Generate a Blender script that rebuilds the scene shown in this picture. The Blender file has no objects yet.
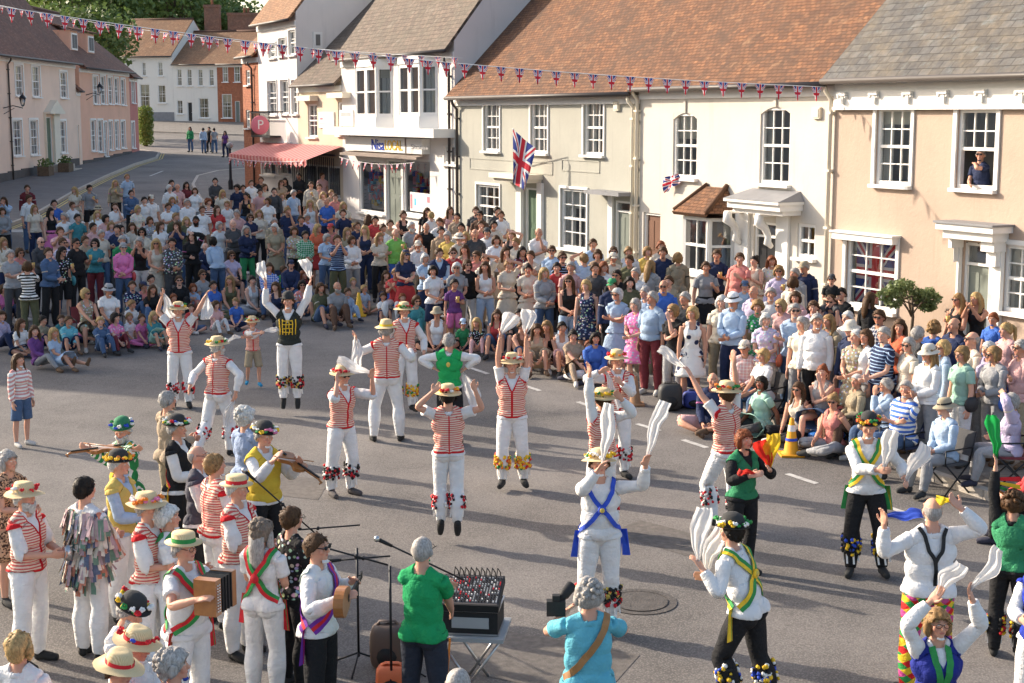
import bpy, bmesh, math, random
import numpy as np
from mathutils import Vector, Matrix, noise as mnoise
random.seed(7); RNG = np.random.default_rng(7)
SC = bpy.context.scene
COL = SC.collection
R = math.radians
# ------------------------------------------------------------------ camera mapping
CH = 5.65; FPX = 1500.0; PITCH = math.atan(226.5/FPX)
KN = [(-60,-1.77),(0,0),(100,2.95),(115,3.70),(137,5.0),(200,7.0),(420,14.0)]
def hY(y):
    for (a,za),(b,zb) in zip(KN[:-1],KN[1:]):
        if y <= b or b == 420: return za+(zb-za)*(y-a)/(b-a)
def pav(x,y): return x+.508*y > 16.35 and y < 46
def gz(x,y): return hY(y)+(.12 if pav(x,y) else 0)
def ray(x,y):
    a=(x-512)/FPX; b=(341.5-y)/FPX
    return Vector((a, math.cos(PITCH)+b*math.sin(PITCH), -math.sin(PITCH)+b*math.cos(PITCH)))
def at(x,y,Y):
    d=ray(x,y); t=Y/d.y
    return Vector((d.x*t, Y, CH+d.z*t))
def gp(x,y,h=0.0,kerb=True):
    """world point at height h above the ground seen at pixel x,y"""
    d=ray(x,y); lo,hi=3.0,300.0
    f=lambda t: CH+d.z*t-(hY(d.y*t)+h+(.12 if kerb and pav(d.x*t,d.y*t) else 0))
    t=3.0
    while t<300 and f(t)>0: t*=1.02
    lo,hi=t/1.02,t
    for _ in range(30):
        m=(lo+hi)/2
        if f(m)>0: lo=m
        else: hi=m
    return Vector((d.x*lo,d.y*lo,CH+d.z*lo))
def to_px(p):
    x,y,z=p[0],p[1],p[2]-CH
    c,s=math.cos(PITCH),math.sin(PITCH)
    f=y*c-z*s; u=z*c+y*s
    return 512+FPX*x/f, 341.5-FPX*u/f
# ------------------------------------------------------------------ node materials
class NT:
    def __init__(s,m):
        s.t=m.node_tree; s.n=s.t.nodes; s.l=s.t.links
    def new(s,t,**k):
        n=s.n.new(t)
        for a,b in k.items(): setattr(n,a,b)
        return n
    def put(s,inp,v):
        if isinstance(v,bpy.types.NodeSocket): s.l.new(v,inp)
        else: inp.default_value=v
    def math(s,op,a,b=0.0,c=None):
        n=s.new('ShaderNodeMath',operation=op); s.put(n.inputs[0],a); s.put(n.inputs[1],b)
        if c is not None: s.put(n.inputs[2],c)
        return n.outputs[0]
    def mix(s,f,a,b):
        n=s.new('ShaderNodeMix',data_type='RGBA'); s.put(n.inputs[0],f)
        s.put(n.inputs[6],a); s.put(n.inputs[7],b); return n.outputs[2]
    def noise(s,vec,scale,detail=3,rough=.5):
        n=s.new('ShaderNodeTexNoise'); n.inputs['Scale'].default_value=scale; n.inputs['Detail'].default_value=detail
        n.inputs['Roughness'].default_value=rough
        if vec is not None: s.l.new(vec,n.inputs['Vector'])
        return n.outputs[0]
    def ramp(s,v,lo,hi,a=0.,b=1.):
        n=s.new('ShaderNodeMapRange'); s.put(n.inputs[0],v)
        for i,x in enumerate((lo,hi,a,b)): n.inputs[i+1].default_value=x
        return n.outputs[0]
def c4(c): return (c[0],c[1],c[2],1.0)
def basemat(name):
    m=bpy.data.materials.new(name); m.use_nodes=True
    t=NT(m); b=t.n['Principled BSDF']; return m,t,b
MATS={}
def mat(name,col,rough=.8,var=.12,vs=2.0,bump=0.,bs=30.,metal=0.,spec=.3,dirt=0.,coords='Object',sheen=0.):
    if name in MATS: return MATS[name]
    m,t,b=basemat(name)
    tc=t.new('ShaderNodeTexCoord').outputs[coords]
    n1=t.noise(tc,vs,5,.6)
    f=t.ramp(n1,.3,.7)
    base=t.mix(f,c4([x*(1-var) for x in col]),c4([min(1,x*(1+var)) for x in col]))
    if dirt:
        n2=t.noise(tc,vs*.35,6,.7); g=t.ramp(n2,.5,.75,0,dirt)
        base=t.mix(g,base,c4([x*.55 for x in col]))
    if name.startswith('w_'):
        mp=t.new('ShaderNodeMapping'); t.l.new(tc,mp.inputs[0]); mp.inputs['Scale'].default_value=(3.2,3.2,.28)
        n4=t.noise(mp.outputs[0],1.1,5,.7); base=t.mix(t.ramp(n4,.55,.78,0,.45),base,c4([x*.66 for x in col]))
        n5=t.noise(tc,.5,3,.5); base=t.mix(t.ramp(n5,.45,.65,0,.3),base,c4([min(.9,x*1.12) for x in col]))
    t.put(b.inputs['Base Color'],base); b.inputs['Roughness'].default_value=rough
    b.inputs['Metallic'].default_value=metal; b.inputs['Specular IOR Level'].default_value=spec
    if sheen: b.inputs['Sheen Weight'].default_value=sheen
    if bump:
        bn=t.new('ShaderNodeBump'); bn.inputs['Strength'].default_value=bump; bn.inputs['Distance'].default_value=.02
        t.l.new(t.noise(tc,bs,4,.6),bn.inputs['Height']); t.l.new(bn.outputs[0],b.inputs['Normal'])
    MATS[name]=m; return m
def tilemat(name,c1,c2,c3,w=.17,h=.11,mort=.012,dark=.35,bump=.9,patch=.5):
    m,t,b=basemat(name)
    uv=t.new('ShaderNodeUVMap').outputs[0]
    br=t.new('ShaderNodeTexBrick'); t.l.new(uv,br.inputs['Vector'])
    br.inputs['Color1'].default_value=c4(c1); br.inputs['Color2'].default_value=c4(c2)
    br.inputs['Mortar'].default_value=c4([x*dark for x in c1]); br.inputs['Scale'].default_value=1
    br.inputs['Mortar Size'].default_value=mort; br.inputs['Brick Width'].default_value=w; br.inputs['Row Height'].default_value=h
    br.inputs['Mortar Smooth'].default_value=.3; br.inputs['Bias'].default_value=0
    n1=t.noise(uv,.9,6,.7); f=t.ramp(n1,.42,.66,0,min(1,patch*1.5))
    n3=t.noise(uv,5,4,.7); n6=t.noise(uv,2.3,5,.75); 
    col=t.mix(f,br.outputs[0],c4(c3)); col=t.mix(t.ramp(n3,.35,.7,0,.6),col,c4([x*.5 for x in c2])); col=t.mix(t.ramp(n6,.56,.7,0,.5),col,c4([min(1,c1[0]*1.25),c1[1]*1.5,c1[2]*1.6]))
    t.put(b.inputs['Base Color'],col); b.inputs['Roughness'].default_value=.85; b.inputs['Specular IOR Level'].default_value=.2
    bn=t.new('ShaderNodeBump'); bn.inputs['Strength'].default_value=bump; bn.inputs['Distance'].default_value=.02
    sep=t.new('ShaderNodeSeparateXYZ'); t.l.new(uv,sep.inputs[0])
    saw=t.math('FRACT',t.math('DIVIDE',sep.outputs[1],h))
    hgt=t.math('ADD',t.math('MULTIPLY',saw,-.7),t.math('MULTIPLY',br.outputs[1],-.5))
    hgt=t.math('ADD',hgt,t.math('MULTIPLY',n3,.6))
    t.l.new(hgt,bn.inputs['Height']); t.l.new(bn.outputs[0],b.inputs['Normal'])
    MATS[name]=m; return m
def glassmat():
    m,t,b=basemat('window_glass'); out=t.n['Material Output']
    tr=t.new('ShaderNodeBsdfTransparent'); tr.inputs[0].default_value=(.85,.88,.88,1)
    gl=t.new('ShaderNodeBsdfGlossy'); gl.inputs['Roughness'].default_value=.03; gl.inputs[0].default_value=(.9,.93,.95,1)
    fr=t.new('ShaderNodeFresnel'); fr.inputs[0].default_value=1.5
    n=t.noise(t.new('ShaderNodeTexCoord').outputs['Object'],1.3,1); bn=t.new('ShaderNodeBump'); bn.inputs['Strength'].default_value=.12
    bn.inputs['Distance'].default_value=.05; t.l.new(n,bn.inputs['Height']); t.l.new(bn.outputs[0],gl.inputs['Normal'])
    mx=t.new('ShaderNodeMixShader'); t.l.new(t.math('ADD',fr.outputs[0],.16),mx.inputs[0]); t.l.new(tr.outputs[0],mx.inputs[1]); t.l.new(gl.outputs[0],mx.inputs[2])
    t.l.new(mx.outputs[0],out.inputs[0]); MATS['glass']=m
def flagmat():
    m,t,b=basemat('union_flag'); uv=t.new('ShaderNodeUVMap').outputs[0]
    sp=t.new('ShaderNodeSeparateXYZ'); t.l.new(uv,sp.inputs[0])
    ax=t.math('ABSOLUTE',sp.outputs[0]); ay=t.math('ABSOLUTE',sp.outputs[1])
    dg=t.math('ABSOLUTE',t.math('SUBTRACT',ax,ay)); lt=lambda v,k:t.math('LESS_THAN',v,k)
    mxm=lambda a,b2:t.math('MAXIMUM',a,b2)
    B=(.02,.04,.25,1); Wt=(.8,.78,.76,1); Rd=(.62,.02,.04,1)
    c=t.mix(lt(dg,.2),B,Wt); c=t.mix(lt(dg,.075),c,Rd)
    c=t.mix(mxm(lt(ax,.24),lt(ay,.3)),c,Wt); c=t.mix(mxm(lt(ax,.14),lt(ay,.18)),c,Rd)
    t.put(b.inputs['Base Color'],c); b.inputs['Roughness'].default_value=.8
    MATS['flag']=m
def asphaltmat():
    m,t,b=basemat('asphalt'); tc=t.new('ShaderNodeTexCoord').outputs['Object']
    n1=t.noise(tc,.30,8,.7); n2=t.noise(tc,28,3,.75); n3=t.noise(tc,1.7,5,.6)
    a=t.mix(t.ramp(n1,.38,.62),(.10,.091,.085,1),(.185,.167,.155,1))
    a=t.mix(t.ramp(n3,.5,.75,0,.35),a,(.125,.112,.104,1))
    vo=t.new('ShaderNodeTexVoronoi'); vo.inputs['Scale'].default_value=45; t.l.new(tc,vo.inputs['Vector'])
    a=t.mix(t.ramp(vo.outputs['Distance'],.0,.55,.55,0),a,(.36,.33,.29,1))
    a=t.mix(t.ramp(n2,.52,.7,0,.6),a,(.07,.065,.06,1))
    t.put(b.inputs['Base Color'],a); b.inputs['Roughness'].default_value=.88; b.inputs['Specular IOR Level'].default_value=.25
    bn=t.new('ShaderNodeBump'); bn.inputs['Strength'].default_value=.35; bn.inputs['Distance'].default_value=.006
    t.l.new(t.math('ADD',n2,vo.outputs['Distance']),bn.inputs['Height']); t.l.new(bn.outputs[0],b.inputs['Normal'])
    MATS['asphalt']=m
glassmat(); flagmat(); asphaltmat()
tilemat('clay_tile',(.32,.15,.075),(.16,.085,.055),(.09,.065,.05))
tilemat('clay_tile_b',(.44,.24,.13),(.30,.16,.09),(.22,.14,.09))
tilemat('old_tile',(.34,.175,.12),(.22,.115,.085),(.15,.095,.075))
tilemat('slate',(.165,.158,.15),(.105,.10,.097),(.22,.175,.12),w=.3,h=.2,mort=.01)
tilemat('slate_b',(.22,.165,.13),(.14,.11,.09),(.15,.13,.10),w=.28,h=.18,mort=.01)
tilemat('brick',(.42,.16,.085),(.33,.12,.07),(.36,.17,.1),w=.23,h=.075,mort=.012,dark=1.3,bump=.3,patch=.2)
tilemat('brick_old',(.33,.17,.11),(.25,.12,.085),(.2,.13,.1),w=.23,h=.075,mort=.012,dark=1.3,bump=.3)
tilemat('paving',(.24,.215,.19),(.2,.18,.16),(.16,.145,.13),w=.9,h=.6,mort=.012,dark=.5,bump=.2)
mat('w_tan',(.44,.335,.262),.9,.05,1.2,.35,14,dirt=.18)
mat('w_white',(.58,.535,.47),.9,.03,1.0,.2,10,dirt=.1)
mat('w_grey',(.38,.37,.32),.9,.05,1.3,.25,12,dirt=.16)
mat('w_cream',(.80,.60,.47),.9,.05,.8,.2,10,dirt=.2)
mat('w_pink',(.76,.44,.31),.9,.06,.8,.2,10,dirt=.2)
mat('w_red',(.50,.20,.17),.9,.06,.8,.2,10)
mat('w_ivory',(.58,.49,.37),.9,.06,.8,.2,10,dirt=.2)
mat('w_far',(.76,.72,.65),.9,.04,.4,.15,8,dirt=.12)
mat('w_lilac',(.70,.65,.61),.9,.04,.4,.15,8,dirt=.1)
mat('w_orange',(.62,.20,.09),.9,.06,.6,.2,10)
mat('plinth',(.10,.09,.085),.9,.15,2,.2)
mat('paint',(.80,.78,.74),.45,.03,3,.05,dirt=.05)
mat('paint_cream',(.72,.66,.54),.6,.04,3,.05,dirt=.1)
mat('door_grey',(.20,.22,.19),.4,.05); mat('door_black',(.03,.03,.032),.3,.05); mat('door_green',(.10,.15,.10),.4,.05)
mat('door_brown',(.16,.08,.05),.5,.1)
mat('pipe_dark',(.07,.06,.055),.5,.1); mat('lead',(.23,.23,.24),.55,.1,4)
mat('room',(.17,.16,.15),.95,.2); mat('curtain',(.62,.56,.46),.9,.08,6); mat('curtain_w',(.75,.72,.66),.9,.05,6)
mat('curtain_o',(.55,.33,.20),.9,.08,6)
mat('kerb',(.40,.36,.31),.85,.12,3,.3,25,dirt=.3); mat('roadpaint',(.46,.44,.41),.8,.3,9,.2,dirt=.8)
mat('yellowline',(.55,.42,.12),.7,.15,6,.2,dirt=.4)
mat('pave_dark',(.15,.14,.135),.9,.15,1.5,.3,30,dirt=.25)
mat('grass_dry',(.10,.13,.04),.9,.3,.3)
mat('iron',(.025,.025,.027),.45,.1,metal=.3); mat('metal',(.5,.5,.5),.3,.1,metal=.9); mat('grey_paint',(.36,.37,.37),.5,.05)
mat('bark',(.13,.095,.065),.95,.25,6,.6,30)
def leafmat(name,c1,c2):
    m,t,b=basemat(name); tc=t.new('ShaderNodeTexCoord').outputs['Object']
    n=t.noise(tc,.5,3); n2=t.noise(tc,6,2)
    c=t.mix(t.ramp(n,.35,.65),c4(c1),c4(c2)); c=t.mix(t.ramp(n2,.3,.7,0,.4),c,c4([x*1.6 for x in c2]))
    t.put(b.inputs['Base Color'],c); b.inputs['Roughness'].default_value=.6
    b.inputs['Subsurface Weight'].default_value=0
    out=t.n['Material Output']; tl=t.new('ShaderNodeBsdfTranslucent'); t.l.new(c,tl.inputs[0])
    mx=t.new('ShaderNodeMixShader'); mx.inputs[0].default_value=.3; t.l.new(b.outputs[0],mx.inputs[1]); t.l.new(tl.outputs[0],mx.inputs[2]); t.l.new(mx.outputs[0],out.inputs[0])
    MATS[name]=m
leafmat('leaf_dark',(.06,.10,.025),(.11,.16,.04)); leafmat('leaf_mid',(.11,.17,.035),(.20,.26,.06)); leafmat('leaf_olive',(.10,.14,.05),(.17,.21,.08))
# ------------------------------------------------------------------ mesh builder
class MB:
    def __init__(s): s.v=[]; s.f=[]; s.uv=[]; s.mi=[]; s.mats=[]; s.cur=0; s.sm=[]; s.smooth=False
    def use(s,m):
        if m not in s.mats: s.mats.append(m)
        s.cur=s.mats.index(m); return s
    def face(s,pts,uv=None):
        i=len(s.v); s.v+= [tuple(p) for p in pts]; s.f.append(tuple(range(i,i+len(pts))))
        s.uv.append(uv if uv else [(0,0)]*len(pts)); s.mi.append(s.cur); s.sm.append(s.smooth)
    def raw(s,vs,fs,uvs=None,smooth=None):
        i=len(s.v); s.v+=[tuple(p) for p in vs]
        for k,f in enumerate(fs):
            s.f.append(tuple(i+a for a in f)); s.uv.append(uvs[k] if uvs else [(0,0)]*len(f)); s.mi.append(s.cur)
            s.sm.append(s.smooth if smooth is None else smooth)
    def hexa(s,p,uv=None):
        # p: 8 corners bottom 0-3 ccw, top 4-7
        F=[(3,2,1,0),(4,5,6,7),(0,1,5,4),(1,2,6,5),(2,3,7,6),(3,0,4,7)]
        s.raw(p,F,smooth=False)
    def box(s,c,d,rz=0,M=None):
        x,y,z=[k/2 for k in d]; P=[Vector(q) for q in ((-x,-y,-z),(x,-y,-z),(x,y,-z),(-x,y,-z),(-x,-y,z),(x,-y,z),(x,y,z),(-x,y,z))]
        Rm=Matrix.Rotation(rz,3,'Z') if M is None else M
        s.hexa([Rm@q+Vector(c) for q in P])
    def tube(s,path,rad,n=8,cap=True,flat=1.0):
        P=[Vector(p) for p in path]; k=len(P); rad=[rad]*k if not hasattr(rad,'__len__') else rad
        vs=[]; fs=[]; up=None
        for i in range(k):
            t=(P[min(i+1,k-1)]-P[max(i-1,0)]); t=t.normalized() if t.length>1e-9 else Vector((0,0,1))
            if up is None: up=Vector((0,0,1)) if abs(t.z)<.9 else Vector((1,0,0))
            a=t.cross(up).normalized(); b=a.cross(t).normalized(); up=b
            for j in range(n):
                th=2*math.pi*j/n; vs.append(P[i]+a*math.cos(th)*rad[i]+b*math.sin(th)*rad[i]*flat)
        for i in range(k-1):
            for j in range(n): fs.append((i*n+j,i*n+(j+1)%n,(i+1)*n+(j+1)%n,(i+1)*n+j))
        if cap: fs.append(tuple(range(n))[::-1]); fs.append(tuple((k-1)*n+j for j in range(n)))
        s.raw(vs,fs,smooth=True)
    def lathe(s,prof,c=(0,0,0),n=16,M=None,sx=1,sy=1,wob=0,seed=0):
        vs=[];fs=[];c=Vector(c);k=len(prof)
        for i,(r,z) in enumerate(prof):
            for j in range(n):
                th=2*math.pi*j/n; w=1+wob*math.sin(3*th+seed)+wob*.6*math.sin(7*th+seed*2)
                q=Vector((math.cos(th)*r*sx*w,math.sin(th)*r*sy*w,z+ (wob*r*.8*math.sin(2*th+seed) if wob else 0)))
                if M is not None: q=M@q
                vs.append(q+c)
        for i in range(k-1):
            for j in range(n): fs.append((i*n+j,i*n+(j+1)%n,(i+1)*n+(j+1)%n,(i+1)*n+j))
        s.raw(vs,fs,smooth=True)
    def blob(s,c,r,M=None,n=6,m=8,jit=0,rng=random):
        vs=[];fs=[]; c=Vector(c); r=(r,r,r) if not hasattr(r,'__len__') else r
        for i in range(n+1):
            ph=math.pi*i/n
            for j in range(m):
                th=2*math.pi*j/m; k=1+jit*(rng.random()-.5)
                q=Vector((math.sin(ph)*math.cos(th)*r[0]*k,math.sin(ph)*math.sin(th)*r[1]*k,math.cos(ph)*r[2]*k))
                if M is not None: q=M@q
                vs.append(q+c)
        for i in range(n):
            for j in range(m): fs.append((i*m+j,(i+1)*m+j,(i+1)*m+(j+1)%m,i*m+(j+1)%m))
        s.raw(vs,fs,smooth=True)
    def build(s,name,parent=None,m=None,label=None):
        me=bpy.data.meshes.new(name); me.from_pydata(s.v,[],s.f)
        mats=s.mats or [m or 'paint']
        for q in mats: me.materials.append(MATS[q] if isinstance(q,str) else q)
        if len(mats)>1: me.polygons.foreach_set('material_index',s.mi)
        me.polygons.foreach_set('use_smooth',s.sm)
        if s.uv and any(any(a!=(0,0) for a in u) for u in s.uv[:400]+s.uv[-5:]):
            ul=me.uv_layers.new(name='UVMap'); ul.data.foreach_set('uv',[k for u in s.uv for a in u for k in a])
        me.update()
        o=bpy.data.objects.new(name,me); COL.objects.link(o)
        if parent is not None: o.parent=parent
        if label: o['label']=label
        return o
def tag(o,label,cat=None,group=None,kind=None):
    o['label']=label
    if cat: o['category']=cat
    if group: o['group']=group
    if kind: o['kind']=kind
    return o
def thing(name,label,cat,loc=(0,0,0),rz=0,group=None):
    o=bpy.data.objects.new(name,None); COL.objects.link(o); o.location=loc; o.rotation_euler=(0,0,rz)
    o.empty_display_size=.2
    return tag(o,label,cat,group)
def struct(o): o['kind']='structure'; return o
# children geometry is given in world coordinates: keep it there
def adopt(root):
    bpy.context.view_layer.update()
    inv=root.matrix_world.inverted()
    for c in root.children: c.matrix_parent_inverse=inv
ROOTS=[]
def wthing(*a,**k):
    o=thing(*a,**k); ROOTS.append(o); return o
# ------------------------------------------------------------------ camera, world, sun
cam=bpy.data.cameras.new('camera'); cam.sensor_width=36; cam.lens=FPX/1024*36; cam.clip_end=2000; cam.clip_start=.1
co=bpy.data.objects.new('camera',cam); COL.objects.link(co); co.location=(0,0,CH); co.rotation_euler=(math.pi/2-PITCH,0,0); SC.camera=co
SUN_EL=R(24); sd=Vector((-.883,.469,0)).normalized()
W=bpy.data.worlds.new('World'); SC.world=W; W.use_nodes=True; nt=W.node_tree
sky=nt.nodes.new('ShaderNodeTexSky'); sky.sky_type='NISHITA'; sky.sun_disc=False; sky.sun_elevation=SUN_EL
sky.sun_rotation=math.atan2(sd.x,sd.y); sky.dust_density=3.0; sky.air_density=1.0; sky.ozone_density=.4
nt.links.new(sky.outputs[0],nt.nodes['Background'].inputs[0]); nt.nodes['Background'].inputs[1].default_value=.15
sl=bpy.data.lights.new('sun','SUN'); sl.energy=3.75; sl.angle=R(.6); sl.color=(1,.88,.73)
so=bpy.data.objects.new('sun',sl); COL.objects.link(so); so.location=(-30,20,40)
tosun=Vector((sd.x*math.cos(SUN_EL),sd.y*math.cos(SUN_EL),math.sin(SUN_EL)))
so.rotation_euler=tosun.to_track_quat('Z','Y').to_euler()
SC.view_settings.view_transform='Standard'; SC.view_settings.look='None'; SC.view_settings.exposure=1.1; SC.view_settings.gamma=1
# ------------------------------------------------------------------ ground
mb=MB().use('asphalt'); ys=[-25,0,100,115,137,200,420]
xs=[-220,220]
for a,b in zip(ys[:-1],ys[1:]): mb.face([(-220,a,hY(a)),(220,a,hY(a)),(220,b,hY(b)),(-220,b,hY(b))])
struct(tag(mb.build('road'),'grey weathered asphalt road and ground running up the hill'))
def clipY(poly,a,b):
    def cl(P,f,yy):
        out=[]
        for i in range(len(P)):
            p,q=P[i],P[(i+1)%len(P)]; ip,iq=f(p),f(q)
            if ip: out.append(p)
            if ip!=iq:
                t=(yy-p[1])/(q[1]-p[1]); out.append((p[0]+t*(q[0]-p[0]),yy))
        return out
    P=cl(poly,lambda p:p[1]>=a,a)
    return cl(P,lambda p:p[1]<=b,b) if P else []
def sheet(name,poly,dz,m,skirt=0,label=None,skm=None):
    mb=MB().use(m)
    for a,b in zip(ys[:-1],ys[1:]):
        P=clipY(poly,a,b)
        if len(P)>2: mb.face([(x,y,hY(y)+dz) for x,y in P],[(x*.9+y*.2,y*.98-x*.1) for x,y in P])
    o=mb.build(name); struct(o); o['label']=label or name
    return o
mat('seam',(.09,.082,.075),.8,.3,10); mat('patch',(.135,.12,.108),.9,.25,14,.4,60); mat('manhole',(.09,.08,.072),.7,.25,8,.5,40)
# right pavement (in front of the terrace), kerb line X+.508Y=16.35
def onk(Y,c=16.35): return (c-.508*Y,Y)
KR=[onk(8),onk(46),(-10.6,56),(-13.6,66),(-15.6,74),(-16.6,80),(-16.3,84),(-14.8,86.5),(-9,88)]
polyR=KR+[(14,88),(22,40),(24,8)]
sheet('pavement',polyR,.12,'paving',label='stone paved footway in front of the right hand terrace')
KL=[(-18.6,40),(-18.2,50),(-18.6,58),(-20.4,70),(-21.6,80),(-22.6,90),(-22.9,97),(-23.9,102),(-27,106),(-40,108)]
polyL=KL+[(-60,108),(-60,40)]
sheet('pavement',polyL,.12,'pave_dark',label='dark tarmac footway in front of the left hand houses')
sheet('pavement',[(-60,122),(-33,126),(-23,121),(-10,117),(10,117),(10,150),(-60,150)],.12,'paving',label='pale raised footway in front of the far white houses')
def kerbline(P,w=.14,h=.125,name='kerb',label='',side=1):
    mb=MB().use('kerb')
    Q=[]
    for (a,b) in zip(P[:-1],P[1:]):
        d=Vector((b[0]-a[0],b[1]-a[1],0)); L=d.length; k=max(1,int(L/.92)); nrm=Vector((-d.y,d.x,0)).normalized()*side
        for i in range(k):
            p=Vector((a[0],a[1],0))+d*(i/k); q=Vector((a[0],a[1],0))+d*((i+.985)/k)
            pts=[]
            for z in (-.05,h+.004):
                for e in (p,q,q+nrm*w,p+nrm*w): pts.append((e.x,e.y,hY(e.y)+z))
            mb.hexa(pts)
    return struct(tag(mb.build(name),label))
kerbline(KR,label='row of pale kerb stones along the right footway',side=1)
kerbline(KL,label='row of kerb stones along the left footway',side=-1)
kerbline([(-60,122),(-33,126),(-23,121),(-10,117),(10,117)],label='kerb of the far raised footway',side=-1)
def strip(mb,a,b,w,dz=.006):
    a=Vector((a[0],a[1],0)); b=Vector((b[0],b[1],0)); n=Vector((-(b-a).y,(b-a).x,0)).normalized()*w/2
    k=max(1,int((b-a).length/6))
    for i in range(k):
        p=a.lerp(b,i/k); q=a.lerp(b,(i+1)/k)
        mb.face([(e.x,e.y,hY(e.y)+dz) for e in (p-n,q-n,q+n,p+n)])
mb=MB().use('roadpaint')
for p,q in [((519,384),(540,391)),((578,402),(600,410)),((637,424),(660,431)),((683,440),(707,448)),((787,474),(817,484)),((880,505),(905,513)),((988,541),(1006,547)),((470,368),(488,374))]:
    strip(mb,gp(*p,kerb=False),gp(*q,kerb=False),.1)
for x0,x1,y in ((8,42,231),(60,92,222)):
    a,b=gp(x0,y,kerb=False),gp(x1,y,kerb=False); strip(mb,a,b,.9)
for p,q in [((120,186),(133,181)),((150,176),(163,171))]: strip(mb,gp(*p),gp(*q),.12)
struct(tag(mb.build('road_marking'),'worn white dashed lane markings painted on the road'))
mb=MB().use('yellowline')
for off in (.25,.42):
    P=[(x+off,y) for x,y in KL[:8]]
    for a,b in zip(P[:-1],P[1:]): strip(mb,a,b,.07)
struct(tag(mb.build('road_marking'),'double yellow lines beside the left kerb'))
for k_,P_ in enumerate([[(230,470),(330,480),(318,500),(212,489)],[(640,520),(735,545),(700,560),(610,533)],[(470,625),(640,655),(600,700),(430,665)]]):
    mb=MB().use('patch'); Q_=[gp(x,y,kerb=False) for x,y in P_]; mb.face([(q.x,q.y,hY(q.y)+.004) for q in Q_]); struct(tag(mb.build('road_patch'),'slightly darker tarmac repair patch '+['near the fiddler','right of the blue sashed dancer','beside the mixing desk'][k_]))
mb=MB().use('manhole'); c=gp(640,602,kerb=False)
for r0,r1,z in ((0,.30,.012),(.32,.40,.008)):
    n=28
    for j in range(n):
        a,b=2*math.pi*j/n,2*math.pi*(j+1)/n
        pts=[(c.x+math.cos(t)*r,c.y+math.sin(t)*r) for r,t in ((r0,a),(r1,a),(r1,b),(r0,b))]
        if r0==0: pts=pts[1:]+[pts[0]]; pts=[pts[-1]]+pts[:2]
        mb.face([(x,y,hY(y)+z) for x,y in pts])
tag(mb.build('manhole_cover'),'round iron manhole cover set in the road by the blue sashed dancer','manhole cover')
# ------------------------------------------------------------------ facades
class Fac:
    def __init__(s,O,d,flip=1):
        s.O=Vector((O[0],O[1],0)); s.d=Vector((d[0],d[1],0)).normalized(); s.n=Vector((s.d.y,-s.d.x,0))*flip
    def pix(s,x,y,off=0):
        r=ray(x,y); O=s.O+s.n*off
        t=(O-Vector((0,0,0))).dot(s.n)/r.dot(s.n)
        p=r*t; return (p-O).dot(s.d), CH+p.z
    def pt(s,a,z,o=0): return s.O+s.d*a+s.n*o+Vector((0,0,z))
    def rect(s,r):
        xc,yc=(r[0]+r[2])/2,(r[1]+r[3])/2
        return s.pix(r[0],yc)[0],s.pix(xc,r[3])[1],s.pix(r[2],yc)[0],s.pix(xc,r[1])[1]
    def box(s,mb,a0,a1,z0,z1,o0,o1):
        mb.hexa([s.pt(a0,z0,o1),s.pt(a1,z0,o1),s.pt(a1,z0,o0),s.pt(a0,z0,o0),s.pt(a0,z1,o1),s.pt(a1,z1,o1),s.pt(a1,z1,o0),s.pt(a0,z1,o0)])
    def ground(s,a): p=s.pt(a,0); return gz(p.x,p.y)
FM=Fac((22.86-.508*30,30),(.508,-1)); FM.n=Vector((-.8916,-.4529,0))
def holewall(mb,F,a0,a1,z0,z1,holes,depth=.14,o=0):
    A=sorted({a0,a1,*[h[0] for h in holes],*[h[2] for h in holes]}); Z=sorted({z0,z1,*[h[1] for h in holes],*[h[3] for h in holes]})
    A=[a for a in A if a0<=a<=a1]; Z=[z for z in Z if z0<=z<=z1]
    for i in range(len(A)-1):
        for j in range(len(Z)-1):
            ac,zc=(A[i]+A[i+1])/2,(Z[j]+Z[j+1])/2
            if any(h[0]<ac<h[2] and h[1]<zc<h[3] for h in holes): continue
            q=[(A[i],Z[j]),(A[i+1],Z[j]),(A[i+1],Z[j+1]),(A[i],Z[j+1])]
            mb.face([F.pt(a,z,o) for a,z in q],q)
    for h in holes:
        x0,y0,x1,y1=h[:4]
        for q in (((x0,y0),(x0,y1)),((x0,y1),(x1,y1)),((x1,y1),(x1,y0)),((x1,y0),(x0,y0))):
            (a,b),(c,d)=q
            mb.face([F.pt(a,b,o),F.pt(c,d,o),F.pt(c,d,o-depth),F.pt(a,b,o-depth)],[(a,b),(c,d),(c+.1,d),(a+.1,b)])
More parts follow.
